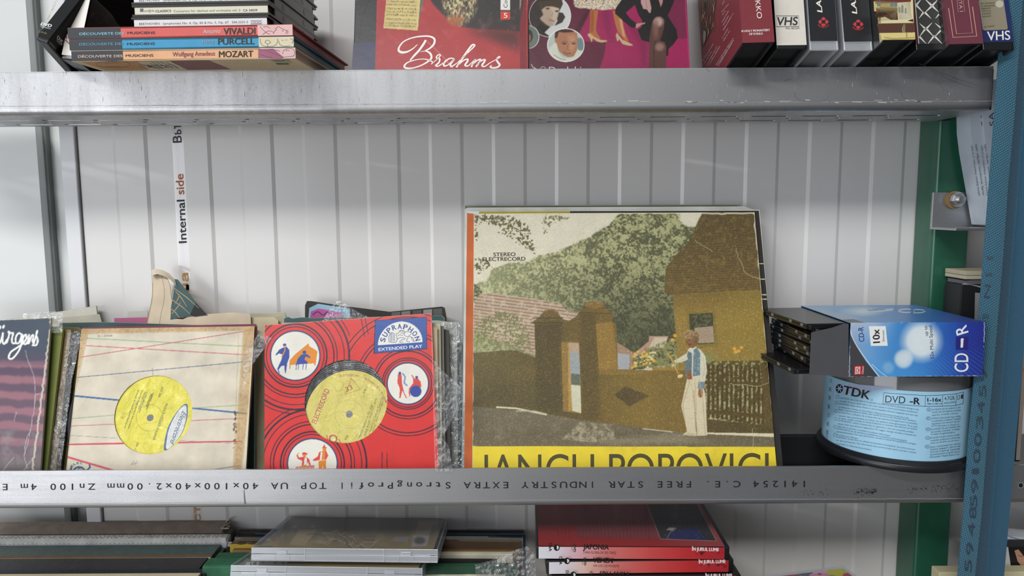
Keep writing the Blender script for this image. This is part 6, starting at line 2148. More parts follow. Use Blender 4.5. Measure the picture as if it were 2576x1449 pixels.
mb.obox(O - pl.N * 14, u * W, pl.N * 14, v * 190, 'a82460', 0, .8)
mb.grid(O + pl.N * .06, u * W, v * 120, 320, 210, pk)
mb.text(pl, 'Duelul i', (1381, 184), (1462, 183.4), 16, .16, 'cfc0b8', 0, -.01)
mb.stroke(pl, C4((155, 945), (180, 985), (230, 1010)), [2, 2, 1], .16, 'b9a8a4', smooth=3)
mb.stroke(pl, C4((160, 965), (190, 1000), (240, 1020)), [2, 2, 1], .16, 'b9a8a4', smooth=3)
mb.ring(pl, 1366, 173, 6, 5, 1.5, .16, 'b9a8a4')
tag(mb.build('disc_box', M_GLOSS), 'magenta disc box with round portraits and two dressed figures', 'disc box')


# ------------------------------------------------------------------ recordable disc spindle and box, right end of the middle shelf
def lathe(mb, cx, cy, prof, col, n=96, mat=0, smooth=True):
    """surface of revolution, prof = [(radius, z), ...]"""
    t = np.linspace(0, 2 * math.pi, n, endpoint=False)
    V = np.concatenate([np.c_[cx + r * np.cos(t), cy + r * np.sin(t), np.full(n, z)] for r, z in prof])
    F = [[k * n + i, k * n + (i + 1) % n, (k + 1) * n + (i + 1) % n, (k + 1) * n + i] for k in range(len(prof) - 1) for i in range(n)]
    mb.add(V, F, col, mat, smooth=smooth)


SR = 75.0
sc_y = -23 + SR
SCX = float(yplane(sc_y).hit(2246, 1130)[0])
LR = 70.0
cyl = Cyl(SCX, sc_y, LR)
BXF = yplane(-28)
zbox0 = float(BXF.hit(2300, 947)[2])
zbox1 = float(BXF.hit(2300, 811)[2])
root = thing('disc_spindle', (SCX, sc_y, 40), 'round tub of recordable discs with light blue lettered label on a black base', 'disc tub')
mb = MB()
lathe(mb, SCX, sc_y, [(1, 40.2), (SR - 1, 40.2), (SR, 41), (SR, 46.5), (SR - .8, 47.3), (SR - 2.6, 47.6), (SR - 2.8, 50.5), (LR - .4, 51), (LR - .6, 49.4), (1, 49.4)], '1d1e22')
for a0_ in (-112, -78):
    t = np.radians(np.linspace(a0_, a0_ + 13, 10))
    P = np.r_[np.c_[SCX + (SR - .6) * np.cos(t), sc_y + (SR - .6) * np.sin(t), np.full(10, 47.4)], np.c_[SCX + (SR - .6) * np.cos(t), sc_y + (SR - .6) * np.sin(t), np.full(10, 49.6)]]
    mb.add(P, [[i, i + 1, i + 11, i + 10] for i in range(9)], '2a2b30', smooth=True)
mb.build('base', M_PLAST, root)
mb = MB()
zl0 = float(cyl.hit(2250, 1174)[2])
lathe(mb, SCX, sc_y, [(2, zl0 + 1), (60, zl0 + 1), (60, zbox0 - 16), (8, zbox0 - 16)], '6f7378')
mb.build('disc_stack', M_PLAST, root)
mb = MB()
zl1 = float(cyl.hit(2250, 983)[2])
lathe(mb, SCX, sc_y, [(LR - .8, 50), (LR - .8, zbox0 - 5), (LR - 2, zbox0 - 1.5), (LR - 5, zbox0 - .4), (2, zbox0 - .4)], 'ffffff')
mb.build('clear_lid', M_CLEAR, root)
# paper label wound round the tub; lower and upper edges swing as in a loosely wrapped sleeve
mb = MB()
n = 120
t = np.radians(np.linspace(-205, 20, n))
top = np.array([zl1 + 1.0] * n)
V = np.r_[np.c_[SCX + LR * np.cos(t), sc_y + LR * np.sin(t), np.full(n, zl0)], np.c_[SCX + LR * np.cos(t), sc_y + LR * np.sin(t), top]]
mb.add(V, [[i, i + 1, i + 1 + n, i + n] for i in range(n - 1)], '9cc9e2', smooth=True)
Q7 = lambda *p: [(1900 + x / 2.5872, 700 + y / 2.5872) for x, y in p]
# pale diagonal corner behind the maker's mark
for i_ in range(12):
    xa_, xb_ = 470 + i_ * 36, 506 + i_ * 36
    mb.sheet(cyl, Q7((xa_, 672 + (xa_ - 470) * .092), (xb_, 672 + (xb_ - 470) * .092), (xb_, 770 - (xb_ - 470) * .128), (xa_, 770 - (xa_ - 470) * .128)), .06, 'a6b6d6')
K = '22252b'
mb.text(cyl, 'TDK', Q7((566, 752))[0], Q7((742, 790))[0], 21, .12, K, 0, .03)
mx, my = Q7((547, 718))[0]
for k_ in range(6):
    a = math.radians(60 * k_ + 30)
    mb.sheet(cyl, [(mx + 2.5 * math.cos(a), my + 2.5 * math.sin(a)), (mx + 9.5 * math.cos(a - .42), my + 11 * math.sin(a - .42)), (mx + 9.5 * math.cos(a + .42), my + 11 * math.sin(a + .42))], .12, K)
mb.ring(cyl, mx, my, 8.4, 10.4, 1.4, .12, K)
mb.ring(cyl, *Q7((758, 792))[0], 2.4, 2.4, .6, .12, K)
bx = Q7((836, 746), (1108, 764), (1220, 760), (1310, 752), (1356, 740), (1353, 815), (1305, 828), (1218, 833), (1106, 834), (830, 815))
mb.stroke(cyl, bx, 1.1, .12, '2b3a52', closed=True)
for a_, b_ in (((1108, 764), (1106, 834)), ((1220, 760), (1218, 833)), ((1310, 752), (1305, 828))):
    mb.stroke(cyl, Q7(a_, b_), 1, .12, '2b3a52')
mb.text(cyl, 'DVD', Q7((845, 808))[0], Q7((975, 816))[0], 17.5, .12, K, 0, -.015)
mb.text(cyl, '-R', Q7((1004, 818))[0], Q7((1072, 822))[0], 16, .12, K, 0, .03)
mb.text(cyl, '1-16x', Q7((1120, 804))[0], Q7((1212, 802))[0], 9.5, .12, K, 0, .03)
mb.text(cyl, 'VERS. 2.1 REV. 6.0', Q7((1118, 822))[0], Q7((1214, 820))[0], 3.2, .12, K, 0, .02)
mb.text(cyl, '4.7GB', Q7((1232, 795))[0], Q7((1298, 789))[0], 9, .12, K, 0, -.005)
mb.text(cyl, 'SINGLE SIDED', Q7((1230, 818))[0], Q7((1303, 810))[0], 4, .12, K, 0, .002)
mb.stroke(cyl, Q7((1318, 765), (1332, 762), (1331, 785), (1316, 788)), 1, .12, K, closed=True)
mb.sheet(cyl, Q7((1340, 758), (1352, 754), (1351, 782), (1338, 784)), .12, K)
paras = [('CAUTION: Use of this disc in incompatible recorders may lead to permanent damage to the', 548, 783, 1062, 860), ('recorder. For more details refer to the writer manual or contact your hardware manufacturer.', 548, 803, 1058, 878),
         ('ACHTUNG: Wenn dieses Medium in nicht kompatiblen Brennern eingesetzt wird, kann dies', 543, 821, 1058, 899), ('zu bleibenden Schäden am Gerät führen. Weitere Informationen finden Sie in der', 543, 842, 998, 915), ('Bedienungsanleitung Ihres Geräts, oder wenden Sie sich an den Hersteller Ihrer Hardware.', 543, 858, 1048, 935),
         ("ATTENTION: L'utilisation de ce disque dans des systèmes d'enregistrement incompatibles", 540, 877, 1055, 953), ('causant dans permanents au niveau du système d’enregistrement. Pour plus', 540, 898, 1056, 972), ('de détails, veuillez consulter le manuel d’utilisation ou contacter votre fabricant de matériel.', 540, 915, 1054, 988),
         ('ATTENZIONE: L’utilizzo di questo disco in registratori o drive non compatibili potrebbe', 536, 930, 1030, 1007), ('causare danni permanenti al registratore. Per maggiori dettagli consultare il manuale del', 536, 950, 1044, 1028), ('dispositivo in possesso o contattare il produttore dell’hardware.', 536, 967, 880, 1030),
         ('ATENCIÓN: El uso de este disco en grabadoras incompatibles podría estropearlas', 530, 983, 985, 1063), ('permanentemente. Para más información, consulte el manual de la grabadora o póngase', 530, 1002, 1046, 1084), ('en contacto con su fabricante.', 530, 1022, 668, 1048),
         ('ATENÇÃO: Se este disco for utilizado em gravadores incompatíveis, isso poderá provocar', 527, 1038, 1040, 1120), ('um dano permanente. Para informações mais pormenorizadas queira consultar o manual', 527, 1058, 1044, 1140), ('do gravador ou o fabricante da sua hardware.', 527, 1078, 757, 1122)]
for tx, x0, y0, x1, y1 in paras:
    mb.text(cyl, tx, Q7((x0, y0))[0], Q7((x1, y1))[0], 4.1, .12, '3c5266', 0, -.004)
for x_, y_ in ((535, 772), (530, 810), (526, 864), (524, 915), (520, 967), (518, 1018)):
    mb.ring(cyl, *Q7((x_, y_))[0], 3.4, 4, .7, .12, '3c5266')
right = [('ATTENTIE: Als dit medium in een', 1150, 862, 1335, 845), ('schade aan het apparaat ontstaan', 1150, 878, 1340, 862), ('apparaat, of wendt u zich tot', 1150, 896, 1320, 882), ('UWAGA: Zastosowanie tego nośnika', 1148, 918, 1338, 902), ('do uszkodzenia urządzenia. Szczegóły', 1148, 935, 1338, 918),
         ('nagrywarki lub zwrócić się do', 1148, 952, 1330, 936), ('03-715 Warszawa, ul. Okrzei 1A', 1147, 968, 1325, 956), ('FIGYELEM: Ha ezt a lemezt nem', 1145, 990, 1335, 968), ('károsodást okozhat. További', 1143, 1006, 1330, 986), ('forduljon forgalmazójához', 1142, 1022, 1300, 1006),
         ('POZOR: Použití tohoto média', 1140, 1046, 1330, 1022), ('následek poškození přístroje', 1140, 1062, 1332, 1040), ('nebo se obraťte na výrobce', 1140, 1078, 1325, 1058), ('Диск с возможностью записи', 1140, 1105, 1335, 1080), ('Запись данного диска на', 1138, 1122, 1334, 1096), ('За более полной информацией', 1138, 1138, 1332, 1114),
         ('производителю устройства по', 1138, 1154, 1330, 1132), ('Рекординг Медиа Юроп С.А.', 1137, 1170, 1328, 1150)]
for tx, x0, y0, x1, y1 in right:
    mb.text(cyl, tx, Q7((x0, y0))[0], Q7((x1, y1))[0], 4.1, .12, '3c5266', 0, -.004)
for tx, x_, y_ in (('NL', 1131, 855), ('PL', 1128, 912), ('H', 1125, 983), ('CZ', 1122, 1039), ('RU', 1120, 1096)):
    x_, y_ = Q7((x_, y_))[0]
    mb.ring(cyl, x_, y_, 6, 4, .8, .12, '3c5266')
    mb.text(cyl, tx, (x_ - 3, y_ + 2), (x_ + 3, y_ + 1.7), 4, .12, '3c5266')
for i, (x_, y_) in enumerate(((492, 668), (487, 722), (484, 778), (478, 835), (477, 890), (472, 948), (468, 1000), (466, 1028))):
    x_, y_ = Q7((x_, y_))[0]
    if i in (0, 4, 7):
        mb.ring(cyl, x_, y_, 2.2, 4.5, .8, .12, '4a6078')
    else:
        mb.stroke(cyl, [(x_ - 3, y_ - 6), (x_ + 3, y_ + 6)], .9, .12, '4a6078')
        mb.stroke(cyl, [(x_ + 3, y_ - 6), (x_ - 3, y_ + 6)], .9, .12, '4a6078')
        mb.ring(cyl, x_, y_, 2, 3.5, .6, .13, '4a6078')
mb.build('label', M_GLOSS, root)

# ---- the opened card box of slim cases on top
bx0 = float(BXF.hit(2137, 880)[0])
bx1 = float(BXF.hit(2475, 880)[0])
BDEP = 118.0
y0b = -28.0
root = thing('disc_carton', ((bx0 + bx1) / 2, y0b + BDEP / 2, zbox0), 'blue opened card box lettered CD-R lying on the disc tub', 'box')
mb = MB()
c_ = .6
BLU = '2b55a8'
mb.box(bx0, bx1, y0b, y0b + c_, zbox0, zbox1, '3f86cc')
mb.box(bx0, bx1, y0b + BDEP - c_, y0b + BDEP, zbox0, zbox1, BLU)
mb.box(bx0, bx1, y0b + c_, y0b + BDEP - c_, zbox0, zbox0 + c_, '48484c')
mb.box(bx0, bx1, y0b + c_, y0b + BDEP - c_, zbox1 - c_, zbox1, '7fb2dc')
mb.box(bx1 - c_, bx1, y0b + c_, y0b + BDEP - c_, zbox0 + c_, zbox1 - c_, '2a3f8f')
pf_ = Pic(2125, 795, 2490, 960, 2.2, '3b84cb')
hg = pf_.hgrad([(2135, '8fa6c8'), (2190, '6ea2d6'), (2250, '4a8fd0'), (2330, '3a78c4'), (2400, '2c55ad'), (2430, '2a3c98'), (2480, '262f86')])
pf_.put(np.ones_like(pf_.X), hg)
pf_.put(np.clip((870 - pf_.Y) / 70, 0, 1) * np.clip((2260 - pf_.X) / 60, 0, 1), 'c3cede', .8)
pf_.put(np.clip((pf_.Y - 890) / 60, 0, 1) * np.clip((2400 - pf_.X) / 120, 0, 1), '4aa0de', .5)
rays = np.clip(np.sin(np.arctan2(pf_.Y - 700, pf_.X - 2150) * 260), 0, 1)
pf_.put(rays * np.clip((pf_.Y - 850) / 60, 0, 1), '63aee4', .22)
for x_, y_, r_, s_, a_ in ((2318, 858, 46, 26, .95), (2318, 858, 30, 26, .8), (2273, 903, 23, 8, .75), (2272, 903, 15, 10, .7), (2235, 925, 14, 10, .3)):
    pf_.put(pf_.mell(x_, y_, r_, r_, s_), 'dfe9ec', a_)
pf_.poly(Q7((608, 296), (622, 370), (660, 445), (720, 540), (800, 640), (800, 655), (608, 655)), '454549', 1)
pf_.line(catmull(np.array(Q7((612, 300), (632, 385), (680, 470), (745, 560), (808, 642))), np.ones(5), 6)[0], 1.8, 'e6edf2')
pf_.line(catmull(np.array(Q7((760, 560), (815, 610), (868, 648))), np.ones(3), 6)[0], 1.4, 'cfe2f0')
pf_.poly(Q7((740, 312), (848, 312), (862, 440), (752, 440)), 'eef0ee')
pf_.poly(Q7((642, 568), (708, 565), (706, 628), (640, 630)), 'a8232c')
pf_.poly(Q7((650, 577), (684, 575), (683, 622), (649, 623)), 'e4d4cf')
pf_.poly(Q7((656, 582), (678, 581), (677, 617), (655, 618)), 'b02630')
pf_.line(Q7((662, 584), (662, 616)), 1.6, 'efe6e2')
pf_.line(Q7((676, 584), (664, 599), (676, 616)), 1.6, 'efe6e2')
pf_.poly(Q7((1306, 380), (1388, 380), (1386, 466), (1304, 466)), '2b2a78')
pf_.poly(Q7((1338, 392), (1356, 392), (1352, 452), (1336, 452)), 'e9eaf0')
rw = np.random.RandomState(31)
for e_ in ([(2135 + 345 * i / 70, 812 - 5 * i / 70) for i in range(71)], [(2135 + 342 * i / 70, 949 - 3 * i / 70) for i in range(71)], [(2476, 808 + 138 * i / 30) for i in range(31)], [(2137, 815 + 136 * i / 30) for i in range(31)]):
    pf_.line(np.array(e_) + rw.randn(len(e_), 2) * .7, 1.8, 'd5d6d8', .8)
mb.grid((bx0, y0b - .06, zbox0), (bx1 - bx0, 0, 0), (0, 0, zbox1 - zbox0), 340, 146, pf_)
WH = 'eceef0'
mb.text(BXF, 'CD-R', Q7((710, 412))[0], Q7((703, 316))[0], 13, .15, '26407c', 0, .012)
mb.text(BXF, '10x', Q7((812, 420))[0], Q7((806, 330))[0], 17, .15, '27272b', 0, .022)
mb.text(BXF, 'Slimcase', Q7((842, 412))[0], Q7((838, 338))[0], 5.4, .15, '37373b')
mb.text(BXF, 'Classic', Q7((704, 624))[0], Q7((706, 572))[0], 4.6, .15, 'e8d6d4', 0, .015)
mb.text(BXF, 'up to', Q7((1124, 374))[0], Q7((1118, 308))[0], 8.2, .15, '26303f')
mb.text(BXF, '52x Multi Speed', Q7((1162, 524))[0], Q7((1150, 308))[0], 8.2, .15, '26303f')
mb.text(BXF, 'CD', Q7((1386, 610))[0], Q7((1386, 488))[0], 34, .15, WH, 0, .01)
mb.text(BXF, 'R', Q7((1388, 352))[0], Q7((1372, 300))[0], 30, .15, WH, 0, .012)
# top face print
TF = zplane(zbox1)
pt_ = Pic(1975, 750, 2490, 830, 1.6, '6ea0cf')
pt_.put(np.ones_like(pt_.X), pt_.hgrad([(1990, '9fbdd8'), (2120, '86b0d6'), (2230, '5f97cf'), (2330, '3f74ba'), (2420, '2e4f9c'), (2480, '2a3b85')]))
pt_.poly(Q7((245, 195), (390, 195), (720, 290), (560, 300), (440, 255)), '5d5d62')
pt_.poly(Q7((245, 195), (390, 192), (690, 262), (560, 270)), '9fb6cf')
pt_.poly(Q7((820, 200), (905, 195), (890, 212), (760, 222)), 'cfdfe8', .8)
pt_.put(pt_.mell(*Q7((700, 215))[0], 38, 9, 12), 'dfe9ec', .8)
mb.grid((bx0, y0b, zbox1 + .05), (bx1 - bx0, 0, 0), (0, BDEP, 0), 220, 100, pt_)
mb.ring(TF, *Q7((985, 212))[0], 20, 4.2, 3.2, .15, 'c7d8e4', a0=60, a1=300)
mb.stroke(TF, Q7((1040, 202), (1090, 206), (1108, 216), (1080, 224), (1030, 225), (1036, 203)), 3, .15, 'c7d8e4')
mb.text(TF, '52x Multi Speed', Q7((735, 212))[0], Q7((845, 205))[0], 4, .15, '3a5a86', up=(-.6, -1))
cbx = mb.build('card_box', M_GLOSS, root)
mb = MB()
flp = Q7((608, 297), (580, 296), (500, 322), (366, 352), (362, 420), (352, 628), (470, 632), (606, 652))
mb.prism(BXF.hit(*np.array(flp).T), (0, .6, 0), '515155')
fl_ = mb.build('end_flap', M_GLOSS, root)
fl_['label'] = 'dark grey folded out end flap'
# slim cases sliding out of the open left end
nC = 9
rw = random.Random(5)
for i in range(nC):
    z_ = zbox0 + c_ + .2 + i * (zbox1 - zbox0 - 2 * c_ - .6) / nC
    hgt = (zbox1 - zbox0 - 2 * c_ - .6) / nC - .25
    off = [-20, -2, -10, -6, -9, -3, -8, 2, -12][i]
    yaw = math.radians([5, 1, -2, 2, 0, 3, -1, 2, 4][i])
    xL = float(yplane(40).hit(1992, 850)[0]) + off
    u = np.array([math.cos(yaw), math.sin(yaw), 0])
    w = np.array([-math.sin(yaw), math.cos(yaw), 0])
    O = np.array([xL, y0b + 2.5 + max(0, -off * .1) + (4 if i == 0 else 0) + max(0.0, math.sin(-yaw) * 112), z_])
    places = ['lowest', 'second from the bottom', 'third from the bottom', 'fourth from the bottom', 'middle', 'fourth from the top', 'third from the top', 'second from the top', 'topmost']
    root = thing('slim_disc_case', O + u * 60 + w * 55, 'black slim disc case in the open blue box, %s of its pile' % places[i], 'disc case', 'slim disc cases in the blue box')
    mb = MB()
    Ln = 112.0
    mb.obox(O, u * Ln, w * 106, (0, 0, hgt * .55), '131417', 0, .4)
    mb.obox(O + u * 3, u * 2, w * 106, (0, 0, hgt * .8), '3a3c40', 0, .2)
    mb.build('tray', M_PLAST, root)
    mb = MB()
    mb.obox(O + np.array([0, 0, hgt * .6]), u * Ln, w * 106, (0, 0, hgt * .38), '1c1d21', 0, .3)
    for yy2 in (6, 30, 72, 96):
        mb.obox(O + w * yy2 - u * .3 + np.array([0, 0, hgt * .3]), u * 5, w * 5, (0, 0, hgt * .55), '6d7278', 0, .2)
    mb.build('lid', M_PLAST, root)

# ---- books on the bracket and things of the next bay seen past the post
BK = lean(88, 268, 2)
for i, (TL, TR, BR, BL, lab) in enumerate((((2449, 318), (2474, 296), (2492, 566), (2478, 567), 'pale blue white paperback spine leaning on the green post bracket, nearest the post'), ((2466, 296), (2496, 296), (2512, 560), (2492, 566), 'pale blue white paperback spine on the green post bracket, beside the strap'))):
    P0_ = yplane(66 - i * 3)
    up_ = lambda p: p
    pts = [TL, TR, BR, BL] if i == 0 else [TL, (2512, 296), (2518, 560), BL]
    pts = [(2466 - 26 * 1, 200), (2466, 200)] + [(2474, 330), (2500, 566), (2480, 566), (2448, 380), (2442, 330)] if i == 0 else [(2468, 200), (2510, 200), (2516, 330), (2530, 562), (2501, 566), (2476, 330)]
    mb = MB()
    mb.prism(P0_.hit(*np.array(pts, float).T), (0, 24, 0), 'c9d3de')
    S_ = Plane(P0_.P0 + np.array([0, -.1, 0]), P0_.N)
    dx = i * 21
    x_ = 2474 + dx
    mb.text(S_, 'SA', (x_ + 8, 316), (x_ + 5, 282), 13, .1, '3c465a', 0, -.012)
    mb.text(S_, 'elena bates, maureen o’crean', (2465 + dx, 492), (2444 + dx + (6 if i else 2), 366), 5.4, .1, '4a505c', 0, .002, up=(-1, .1))
    mb.text(S_, 'molly thompson, carilyn valle', (2476 + dx, 490), (2455 + dx + (4 if i else 2), 362), 5.4, .1, '4a505c', 0, .002, up=(-1, .1))
    tag(mb.build('paperback_book', M_PAPER), lab, 'book', 'paperbacks on the bracket')

YB = 60.0
S60 = yplane(YB)
a_, b_ = S60.hit(2419, 714), S60.hit(2560, 735)
mb = MB()
mb.box(a_[0], a_[0] + 62, YB, YB + 30, 40.3, float(S60.hit(2440, 716)[2]), '202326', r=1)
zt_ = float(S60.hit(2440, 716)[2])
mb.sheet(S60, [(2420, 716), (2440, 716), (2468, 724), (2468, 720), (2425, 712)], .1, 'b8b5ac')
mb.sheet(S60, [(2453, 736), (2475, 738), (2475, 820), (2451, 820)], .1, 'a3a5a8')
tag(mb.build('book', M_MATT), 'black book with a silver spine label, upright behind the strap beside the green post', 'book')
mb = MB()
z2 = float(S60.hit(2450, 703)[2])
mb.prism([(a_[0] + 3, YB, zt_ + .4), (a_[0] + 62, YB, zt_ + .4), (a_[0] + 62, YB, zt_ + 3), (a_[0] + 12, YB, z2), (a_[0] + 3, YB, zt_ + 4)], (0, 30, 0), '6d6a70')
tag(mb.build('book', M_PAGES), 'thin white edged book lying on the black book behind the strap', 'book')
for i, (ya, yb2, c) in enumerate(((693, 704, 'c9c0a8'), (681, 692.5, 'c4b99e'))):
    za, zb_ = float(S60.hit(2450, yb2)[2]), float(S60.hit(2450, ya)[2])
    za = max(za, z2 + .3) if i == 0 else za
    mb = MB()
    mb.box(a_[0] + 2, a_[0] + 66, YB - 2, YB + 34, za + .1, zb_ - .1, c, r=.4)
    tag(mb.build('paperback_book', M_PAGES), ['cream page edged paperback lying flat behind the strap, lower of two', 'cream page edged paperback lying flat behind the strap, upper of two'][i], 'book', 'paperbacks lying behind the strap')

x0_ = float(yplane(8).hit(2543, 1000)[0])
zt2, zb2 = float(yplane(8).hit(2560, 885)[2]), 40.4
root = thing('disc_case', (x0_ + 8, 60, zb2), 'glossy black disc case standing right of the strap with pink band', 'disc case')
mb = MB()
mb.box(x0_, x0_ + 14, 8, 96, zb2, zt2 + 60, '121214', r=1.2)
mb.build('case', M_PLAST, root)
mb = MB()
mb.box(x0_ + 9, x0_ + 13, 7.4, 8.1, zb2 + 2, zt2 + 58, '8c8278', r=.2)
mb.build('cover_insert', M_GLOSS, root)
zr = float(yplane(8).hit(2560, 932)[2])
mb = MB()
for d_, e_ in (((x0_ - .7, 6.8, zr), (15.4, 0, 0)), ((x0_ - .7, 96.4, zr), (15.4, 0, 0)), ((x0_ - .8, 6.8, zr), (0, 90.6, 0)), ((x0_ + 14.1, 6.8, zr), (0, 90.6, 0))):
    e_ = np.array(e_, float)
    w_ = np.array((0, .7, 0) if e_[0] else (.7, 0, 0))
    mb.obox(d_, e_, w_, (0, 0, 2.4), 'a8685c')
tag(mb.build('rubber_band', M_MATT), 'pink rubber band round the glossy black case right of the strap', 'rubber band')


# ------------------------------------------------------------------ lowest row: albums, sleeves and disc cases
LZ = LOWZ + 2.4


def album(yb, yf, py_b, py_f, xr, label, col, mat, lip=0.0, edge=None, group='tall albums at the lower left', px=300, art=None):
    """upright album, its rounded spine edge up; depth range yb..yf, top edges seen at py_b / py_f"""
    zb_, zf = float(yplane(yb).hit(px, py_b)[2]), float(yplane(yf).hit(px, py_f)[2])
    zf = min(zf, zb_ - .5)
    x1 = float(yplane((yb + yf) / 2).hit(xr, (py_b + py_f) / 2)[0])
    pr_ = [(yb, LZ), (yb, zb_ - 2)]
    for a in np.linspace(0, 1, 9):
        y_ = yb + (yf - yb) * (a ** .85)
        z_ = zb_ + (zf - zb_) * (a ** 1.7)
        pr_.append((y_, z_))
    pr_ += [(yf, zf - 2), (yf, LZ)]
    mb = MB()
    mb.prism([(-740, y, z) for y, z in pr_], (x1 + 740, 0, 0), col)
    if art:
        art(mb, yb, yf, zb_, zf, x1)
    return tag(mb.build('album', mat), label, 'album', group)


def brown_art(mb, yb, yf, zb_, zf, x1):
    rr = random.Random(2)
    mb.box(-735, x1 - 4, yf - 1.4, yf + .3, zf - 30, zf - 4, 'c9bfae', r=.5)
    for k_ in range(14):                                  # frayed torn end of the cloth
        a = np.array([x1 - 2, yf + (yb - yf) * rr.random(), zf + (zb_ - zf) * rr.random()])
        b = a + np.array([rr.uniform(3, 12), rr.uniform(-3, 3), rr.uniform(-8, 6)])
        mb.obox(a, b - a, (0, .8, 0), (0, 0, .8), ['d9d2c4', 'a09484', 'c4bcae'][k_ % 3])
    mb.box(x1 - 1, x1 + 9, yf + 2, yb - 3, LZ, zf - 2, '6d6258', r=1)


def white_art(mb, yb, yf, zb_, zf, x1):
    rr = random.Random(3)
    mb.box(-736, x1 - 1, yf + 3, yb - 1, zf + 1, zb_ + 1.2, 'dcdcd8', r=1)
    x = -700.0
    while x < x1 - 6:                                     # sewn binding: loops of white thread over gauze
        for k_ in range(2):
            a = np.array([x + rr.uniform(-1, 1), yf + 5 + k_ * 4, zb_ + .6])
            mb.obox(a, (rr.uniform(1.5, 3.5), rr.uniform(-1, 1), 0), (0, 1.0, 0), (0, 0, 1.2), 'f0f0ec')
        mb.obox((x + 2, yf + 3, zf + 2.5), (.8, 0, 0), (0, 7, 0), (0, 0, .8), '8d9092')
        x += 5.2
    for k_ in range(10):
        a = np.array([x1 - 2, yf + 2 + 10 * rr.random(), zf - 4 + 8 * rr.random()])
        mb.obox(a, (rr.uniform(4, 14), rr.uniform(-3, 3), rr.uniform(-7, 2)), (0, 1, 0), (0, 0, 1), 'd6d6d0')


def green_art(mb, yb, yf, zb_, zf, x1):
    rr = random.Random(6)
    mb.box(-736, x1 - 3, yf - .8, yf + .2, zf - 5, zf - 1.5, '5d8a7c', r=.2)
    mb.prism([(x1 - 1, yb, LZ), (x1 - 1, yb, zb_ - 4), (x1 - 1, yf, zf - 4), (x1 - 1, yf, LZ)], (6, 0, 0), '243633')


def black_art(mb, yb, yf, zb_, zf, x1):
    rr = random.Random(8)
    for k_ in range(140):
        x_ = -690 + (x1 + 685) * rr.random()
        mb.obox((x_, yf - .4, zf - 2.5 - 1.5 * rr.random()), (rr.uniform(1, 7), 0, 0), (0, .5, 0), (0, 0, rr.uniform(.3, 1.1)), 'c9c4b4')


album(134, 112, 1311.5, 1342, 566, 'grey brown cloth album, rearmost of the tall albums at the lower left', '9c8c80', M_CLOTH, art=brown_art)
album(110, 95, 1346, 1376, 575, 'album with exposed white sewn binding, just in front of the grey brown one', 'b5babf', M_CLOTH, art=white_art)
album(93, 67, 1371, 1398, 545, 'dark green leather grained album between the sewn one and the black ones', '465855', M_LEATH, art=green_art)
album(65, 59, 1397, 1406, 532, 'thin cream edged brown album in front of the dark green one', '6d5138', M_OLD, art=lambda mb, yb, yf, zb_, zf, x1: mb.box(-736, x1, yf - .6, yf + 1.2, zf - 3, zf + .6, 'd8ceb0', r=.2))
album(57, 33, 1404, 1432, 512, 'black album with worn corner, middle of the lower left row', '323234', M_LEATH, art=black_art)
album(31, 20, 1432, 1441, 522, 'navy black album with scuffed pale edge in front of the plain black one', '22252e', M_LEATH, art=black_art)
album(18, 4, 1442.5, 1452, 497, 'cream page block album at the very bottom left', 'cfc2a0', M_PAGES)

# ---- sleeves and books standing right of the albums
LWG = 'upright record sleeves in the lowest row'


def standing(x0p, x1p, ptop, y, T, col, label, mat=None, edge=None, nm='record_sleeve', cat='record sleeve', art=None, rag=0.0, grp=LWG):
    S = yplane(y)
    A, B = S.hit(x0p, ptop[0]), S.hit(x1p, ptop[1])
    mb = MB()
    P_ = [(A[0], y, LZ), (B[0], y, LZ), (B[0], y, B[2])]
    rr = random.Random(int(y * 10))
    for i in range(7, 0, -1):
        P_.append((A[0] + (B[0] - A[0]) * i / 8, y, A[2] + (B[2] - A[2]) * i / 8 + rr.uniform(-rag, rag)))
    P_.append((A[0], y, A[2]))
    mb.prism(P_, (0, T, 0), col)
    if edge:
        mb.obox((A[0] + 1, y + T * .2, A[2]), (B[0] - A[0] - 2, 0, B[2] - A[2]), (0, T * .6, 0), (0, 0, .7), edge)
    if art:
        art(mb, A, B, y, T)
    return tag(mb.build(nm, mat or M_OLD), label, cat, grp)


standing(598, 1318, (1338, 1340), 126, 6, '77706a', 'thick dark topped record sleeve, rearmost right of the clear disc cases', None, '3b3a3a', rag=.8)
standing(640, 1322, (1345, 1346), 117, 3, '2d4a66', 'record sleeve with a thin blue top, second row from the wall behind the clear cases', None, '4a7396')
standing(590, 1316, (1352, 1354), 108, 4, 'aaa59a', 'record sleeve with grey white worn top behind the clear disc cases', None, '3a3734', rag=1.2)
standing(586, 1312, (1362, 1364), 98, 4, '5d4a3a', 'brown record sleeve with torn dark top behind the clear disc cases', None, '8a7a62', rag=1.0)
standing(578, 690, (1370, 1372), 87, 5, 'c2a73f', 'record sleeve with a yellow corner left of the clear disc cases', None, '54422f', rag=.8)
standing(585, 1302, (1384, 1386), 76, 4, '8f7348', 'tan brown record sleeve with black streaked top right of the clear cases', None, '6b4b26')
standing(1080, 1290, (1396, 1397), 62, 8, 'c9c4b0', 'cream record sleeve with a broad pale top right of the clear cases', None, 'd5d0bd')
standing(1080, 1250, (1409, 1410), 50, 4, '24221f', 'black record sleeve between the cream sleeve and the green folder', None)


def folder_art(mb, A, B, y, T):
    mb.box(A[0] + 2, B[0] - 14, y - 3.2, y - .2, LZ, A[2] - 9, 'd9d4bf', r=.2)
    mb.box(A[0] + 2, B[0] - 8, y - 6.2, y - 3.4, LZ, A[2] - 16, 'cdc8b2', r=.2)


